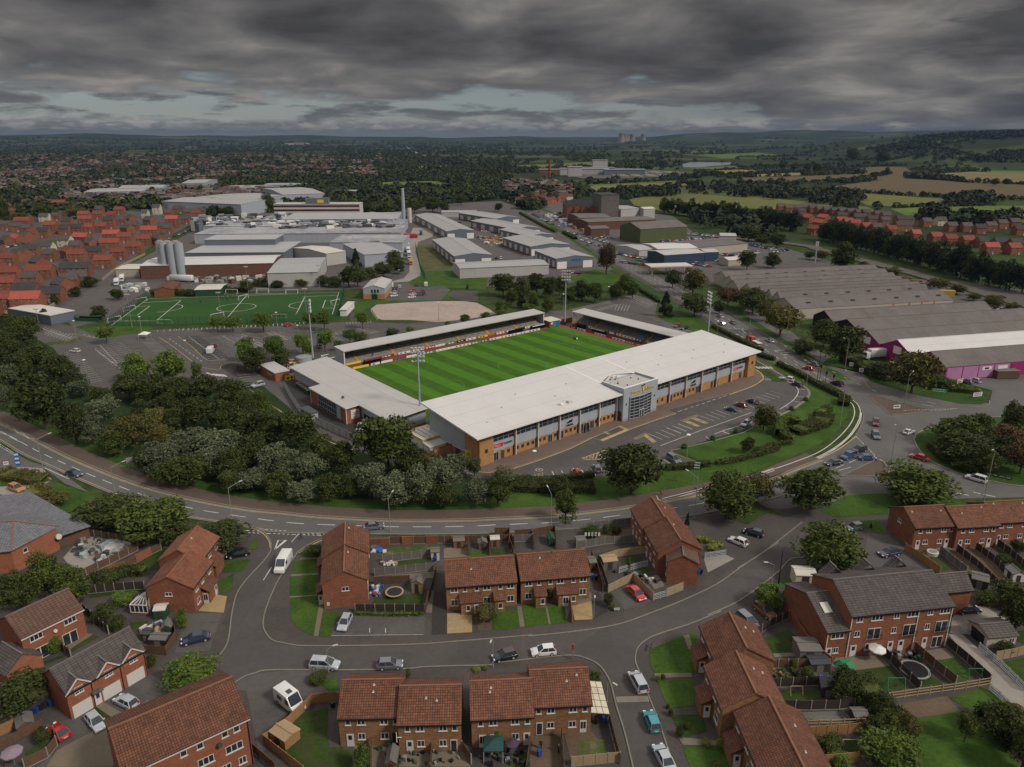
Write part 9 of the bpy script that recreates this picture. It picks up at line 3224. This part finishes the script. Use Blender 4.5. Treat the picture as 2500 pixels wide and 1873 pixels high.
def mass(name,label,pts,mat,per=34,cat='woodland'):
 """far woodland: one object of thousands of leafy crowns (x, y, radius, height)"""
 A=np.array(pts)
 n=len(A)
 d=NR.normal(0,1,(n,per,3))
 d/=np.linalg.norm(d,axis=2)[:,:,None]
 d[:,:,2]=np.abs(d[:,:,2])
 c=d*np.stack([A[:,2],A[:,2],A[:,3]*.75],axis=1)[:,None,:]
 c[:,:,0]+=A[:,None,0]
 c[:,:,1]+=A[:,None,1]
 c[:,:,2]+=(A[:,3]*.22+A[:,4])[:,None]
 V=leaves(c.reshape(-1,3),d.reshape(-1,3),np.repeat(A[:,2]*.5,per)[:,None],.45,.8)
 o=link(name,quadmesh(name,V,mat))
 tag(o,label,cat,kind='stuff')
 return o
def blocked(x,y):
 return any(inside((x,y),q)for q in KEEP)
KEEP=[[(p.x,p.y)for p in gl(*a)]for a in(('f',330,640,560,520,950,520,1050,500,1230,485,1400,560,1520,650,1600,800,100,820,60,690),('e',-300,760,300,740,520,600,1290,130,1240,60,700,90,0,160,-300,300),('t3',300,690,480,620,900,540,1150,640,1560,850,2250,940,2900,1160,4500,1500,3000,1700,2000,1300,1150,1130,950,1010),('t4',-700,640,300,640,1200,700,2400,790,3200,900,3200,1700,2400,1460,0,900,-600,800))]
KEEP+=[[(v.co.x,v.co.y)for v in o.data.vertices]for o in C.objects if o.name.split('.')[0]in('field','pond','town_green','sewage_works')]
P1_,P2_,P3_,H1,H2=[],[],[],[],[]
rs=random.Random(21)
road_pts=[(p.x,p.y)for p in RN]
for _ in range(60000):
 X,Yp=rs.uniform(-150,2650),338+(rs.random()**1.7)*190
 p=G(X,Yp)
 if p.y>9000 or blocked(p.x,p.y):
  continue
 town=(X<930 and 378<Yp<470 and noise.noise(Vector((p.x*.006,p.y*.006,1)))>-.12 and not(X>500 and Yp>440))or(150<X<700 and 465<Yp<500)or(1230<X<1400 and 445<Yp<500)
 nz=noise.noise(Vector((p.x*.0022,p.y*.0014,0)))+(0.30 if X<1250 else-0.06)
 if town and rs.random()<.55:
  (H1 if X<560 else H2).append((p.x,p.y))
  continue
 if p.y<480 and X>1000:
  continue
 if town and rs.random()<.55:
  continue
 if nz>.10+.45*noise.noise(Vector((p.x*.009,p.y*.004,7)))or rs.random()<(.08 if X<1500 else .03):
  r=rs.uniform(3.2,6.2)*(1+p.y/7000)
  (P1_ if rs.random()<.6 else P2_).append((p.x,p.y,r,r*rs.uniform(1.0,1.7),terrain(p.x,p.y)))
 if len(P1_)+len(P2_)>9500:
  break
for _ in range(9000):
 x,y=rs.uniform(900,3600),rs.uniform(1650,3700)
 h=terrain(x,y)
 if h>8 and(h>72+18*noise.noise(Vector((x*.003,y*.003,3)))or noise.noise(Vector((x*.004,y*.004,0)))>.28)and not blocked(x,y):
  r=rs.uniform(7,12)
  P3_.append((x,y,r,r*1.5,h))
mass('woodland','dark mixed woodland and hedgerow trees filling the far valley',P1_,'leaf_far')
mass('woodland','mid green trees scattered through the far valley',P2_,'leaf_dark')
mass('woodland','dense dark wood covering the hill at the right horizon',P3_,'leaf_far')
HG=[]
for a in(('t4',0,395,560,375),('t4',0,470,500,465,860,455,1040,420,1180,395),('t4',1350,420,1800,465,2250,480),('t4',620,520,1000,545,1200,560,1600,575,2250,600),('t4',0,520,450,520),('t4',600,375,900,345,1300,330),('t3',580,480,1000,468,1500,440),('t3',1560,375,2200,350),('t3',1650,410,2400,385),('t4',760,290,1200,300,1500,280,1950,320,2300,330),('t3',0,355,600,352,1000,330),('t2',1000,430,1500,425),('t2',1000,380,2100,370),('t2',1000,320,2200,318),('t4',0,345,700,330),('t4',0,215,500,205),('t4',0,265,560,255),('t4',1200,655,1600,650,1980,640),('t4',1400,740,1600,720)):
 v=a[1:]
 for p in resample([g(a[0],v[i],v[i+1])for i in range(0,len(v),2)],6):
  for _ in range(1+(rs.random()<.3)):
   r=rs.uniform(2.0,4.5)*(1.6 if rs.random()<.12 else 1)
   HG.append((p.x+rs.uniform(-3,3),p.y+rs.uniform(-3,3),r,r*1.5,terrain(p.x,p.y)))
for a in(('t3',950,540,1420,520,1420,575,960,580),('t3',1420,480,2200,520,2200,600,1500,540),('t4',0,490,480,530,480,590,0,560),('t4',480,560,860,540,1000,620,850,700,600,630),('t4',1600,590,1950,570,1960,640,1620,640),('t3',1150,250,1480,250,1460,350,1200,330),('t4',520,170,760,190,780,290,560,270),('t4',850,130,1110,150,1110,200,830,200),('t4',1450,700,1580,690,1600,780,1430,760),('t4',1640,750,2150,740,2160,800,1650,800),('t3',1520,730,1700,690,2000,790,2150,900,1900,885,1600,810),('t3',100,560,450,520,560,590,300,680,120,640),('t2',900,560,1180,590,1150,640,880,620)):
 Q=[(p.x,p.y)for p in gl(*a)]
 xs,ys=[q[0]for q in Q],[q[1]for q in Q]
 n=0
 for _ in range(900):
  x,y=rs.uniform(min(xs),max(xs)),rs.uniform(min(ys),max(ys))
  if inside((x,y),Q)and n<(110 if y<620 else 50):
   n+=1
   r=rs.uniform(4.5,7.5)
   HG.append((x,y,r,r*1.7,terrain(x,y)))
mass('hedgerows','hedgerows and copses dividing the fields at right',HG,'leaf_far',cat='hedgerow')
HM={}
far=sorted(H1+H2,key=lambda q:q[0]**2+q[1]**2)
big=MB()
for i,(x,y)in enumerate(far[:3600]):
 cr=RC.choice(('tile_brown','tile_dull','tile_red','tile_grey'))if(x,y)not in H2 else RC.choice(('tile_red','tile_brown'))
 ang=RC.choice((0,.3,1.57,-.4))+noise.noise(Vector((x*.004,y*.004,5)))*2
 if i<110:
  wl=RC.choice(('bright_brick','stucco','bright_brick'))
  k_=(cr,wl)
  if k_ not in HM:
   m_=MB()
   wall_poly(m_,-5,5,-4,4,5,3,'x')
   n0=len(m_.f)
   roof_poly(m_,-5,5,-4,4,5,3,'x',m=1,mr=1)
   HM[k_]=m_.mesh('house',[wl,cr])
  o=link('far_house',HM[k_],None,(x,y,0),ang)
  tag(o,'small distant house in the sprawl beyond the woods','house','distant houses beyond the woods')
 else:
  n0=len(big.v)
  big.obox((x,y,0),10,8,5,ang,0)
  ca,sa=cos(ang),sin(ang)
  q=[(x+a_*ca-b_*sa,y+a_*sa+b_*ca,z_)for a_,b_,z_ in((-5.3,-4.4,4.9),(5.3,-4.4,4.9),(5.3,0,8),(-5.3,0,8),(5.3,4.4,4.9),(-5.3,4.4,4.9))]
  mi=1+i%3
  big.face([q[0],q[1],q[2],q[3]],mi)
  big.face([q[3],q[2],q[4],q[5]],mi)
o=link('far_housing',big.mesh('far_housing',['brown_brick','tile_brown','tile_dull','ridge_grey']))
tag(o,'sprawl of tiny distant roofs in the valley at left','housing',kind='stuff')
for i,(x,y,s)in enumerate(((1000,160,1.0),(1025,158,.97),(1047,156,.97),(1085,156,.97),(1168,152,1.0))):
 b=g('t3',x,y+8)
 t=thing('cooling_tower',ORD[i]+' far off cooling tower from left on the horizon','cooling tower',b,0,'cooling towers')
 w=MB()
 zs=[0,.2,.4,.6,.75,.9,1]
 rr=[52,44,37,31,29,30,31.5]
 for k in range(6):
  w.tube((0,0,zs[k]*118*s),(0,0,zs[k+1]*118*s),rr[k],rr[k+1],18,0,False)
 part('shell',w,'concrete',t)
t=thing('brick_chimney','thin red brick chimney among the far trees','chimney',g('t3',447,425))
part('stack',MB().tube((0,0,0),(0,0,hpx(px('t3',447,425),px('t3',446,285))),3,2,10),'red_brick',t)
for i,(x,y,w_,h,mt)in enumerate(((370,392,70,9,'red_brick'),(530,405,40,14,'pale_sheet'),(590,415,30,20,'pale_sheet'),(700,400,60,12,'grey_sheet'),(780,355,40,22,'pale_sheet'),(870,405,90,12,'slate_cladding'),(660,380,90,10,'steel_dark'))):
 t=thing('treatment_building',ORD[i]+' building from left at the far treatment works' if i<6 else 'wide dark building at the far treatment works','industrial building',g('t3',x,y),0,'treatment works buildings')
 part('wall',MB().box(0,w_,0,25,0,h),mt,t)
 part('roof',MB().box(-1,w_+1,-1,26,h,h+.8,bottom=True),'grey_sheet',t)
for i in range(9):
 x,y=1000+(i%5)*110+(i//5)*40,412-(i//5)*24
 t=thing('settling_tank',ORD[i]+' round settling tank of the far works','tank',g('t3',x,y),0,'settling tanks')
 part('rim',MB().tube((0,0,0),(0,0,2.5),22,22,24),'concrete',t)
mb=MB()
ribbon(mb,smooth(gl('f',1055,388,1010,370,985,354)),16,.5)
struct('road',mb,'concrete')
for i,(x,y,n)in enumerate(((305,168,6),(450,160,10),(680,158,24),(340,163,3))):
 for j in range(n):
  o=link('distant_shed',MB().box(0,150,0,40,0,22).mesh('distant_shed',['white'])if False else bpy.data.meshes.get('distant_shed')or MB().box(0,150,0,40,0,22).mesh('distant_shed',['off_white']),None,g('t2',x+j*13,y+6+(j%3)))
  tag(o,'pale speck of a distant warehouse near the left horizon','warehouse','pale distant sheds near the horizon')
m=bpy.data.materials.new('haze')
m.use_nodes=True
t=NT(m.node_tree)
v_=t.n('ShaderNodeVolumePrincipled')
v_.inputs['Color'].default_value=(0.13,0.20,0.33,1)
v_.inputs['Density'].default_value=0.00007
v_.inputs['Anisotropy'].default_value=0.0
t.n('ShaderNodeOutputMaterial',i_Volume=v_.outputs[0])
MATS['haze']=m
o=link('haze',MB().box(-24000,24000,-24000,24000,-60,260,bottom=True).mesh('haze',['haze']))
o['kind']='stuff'
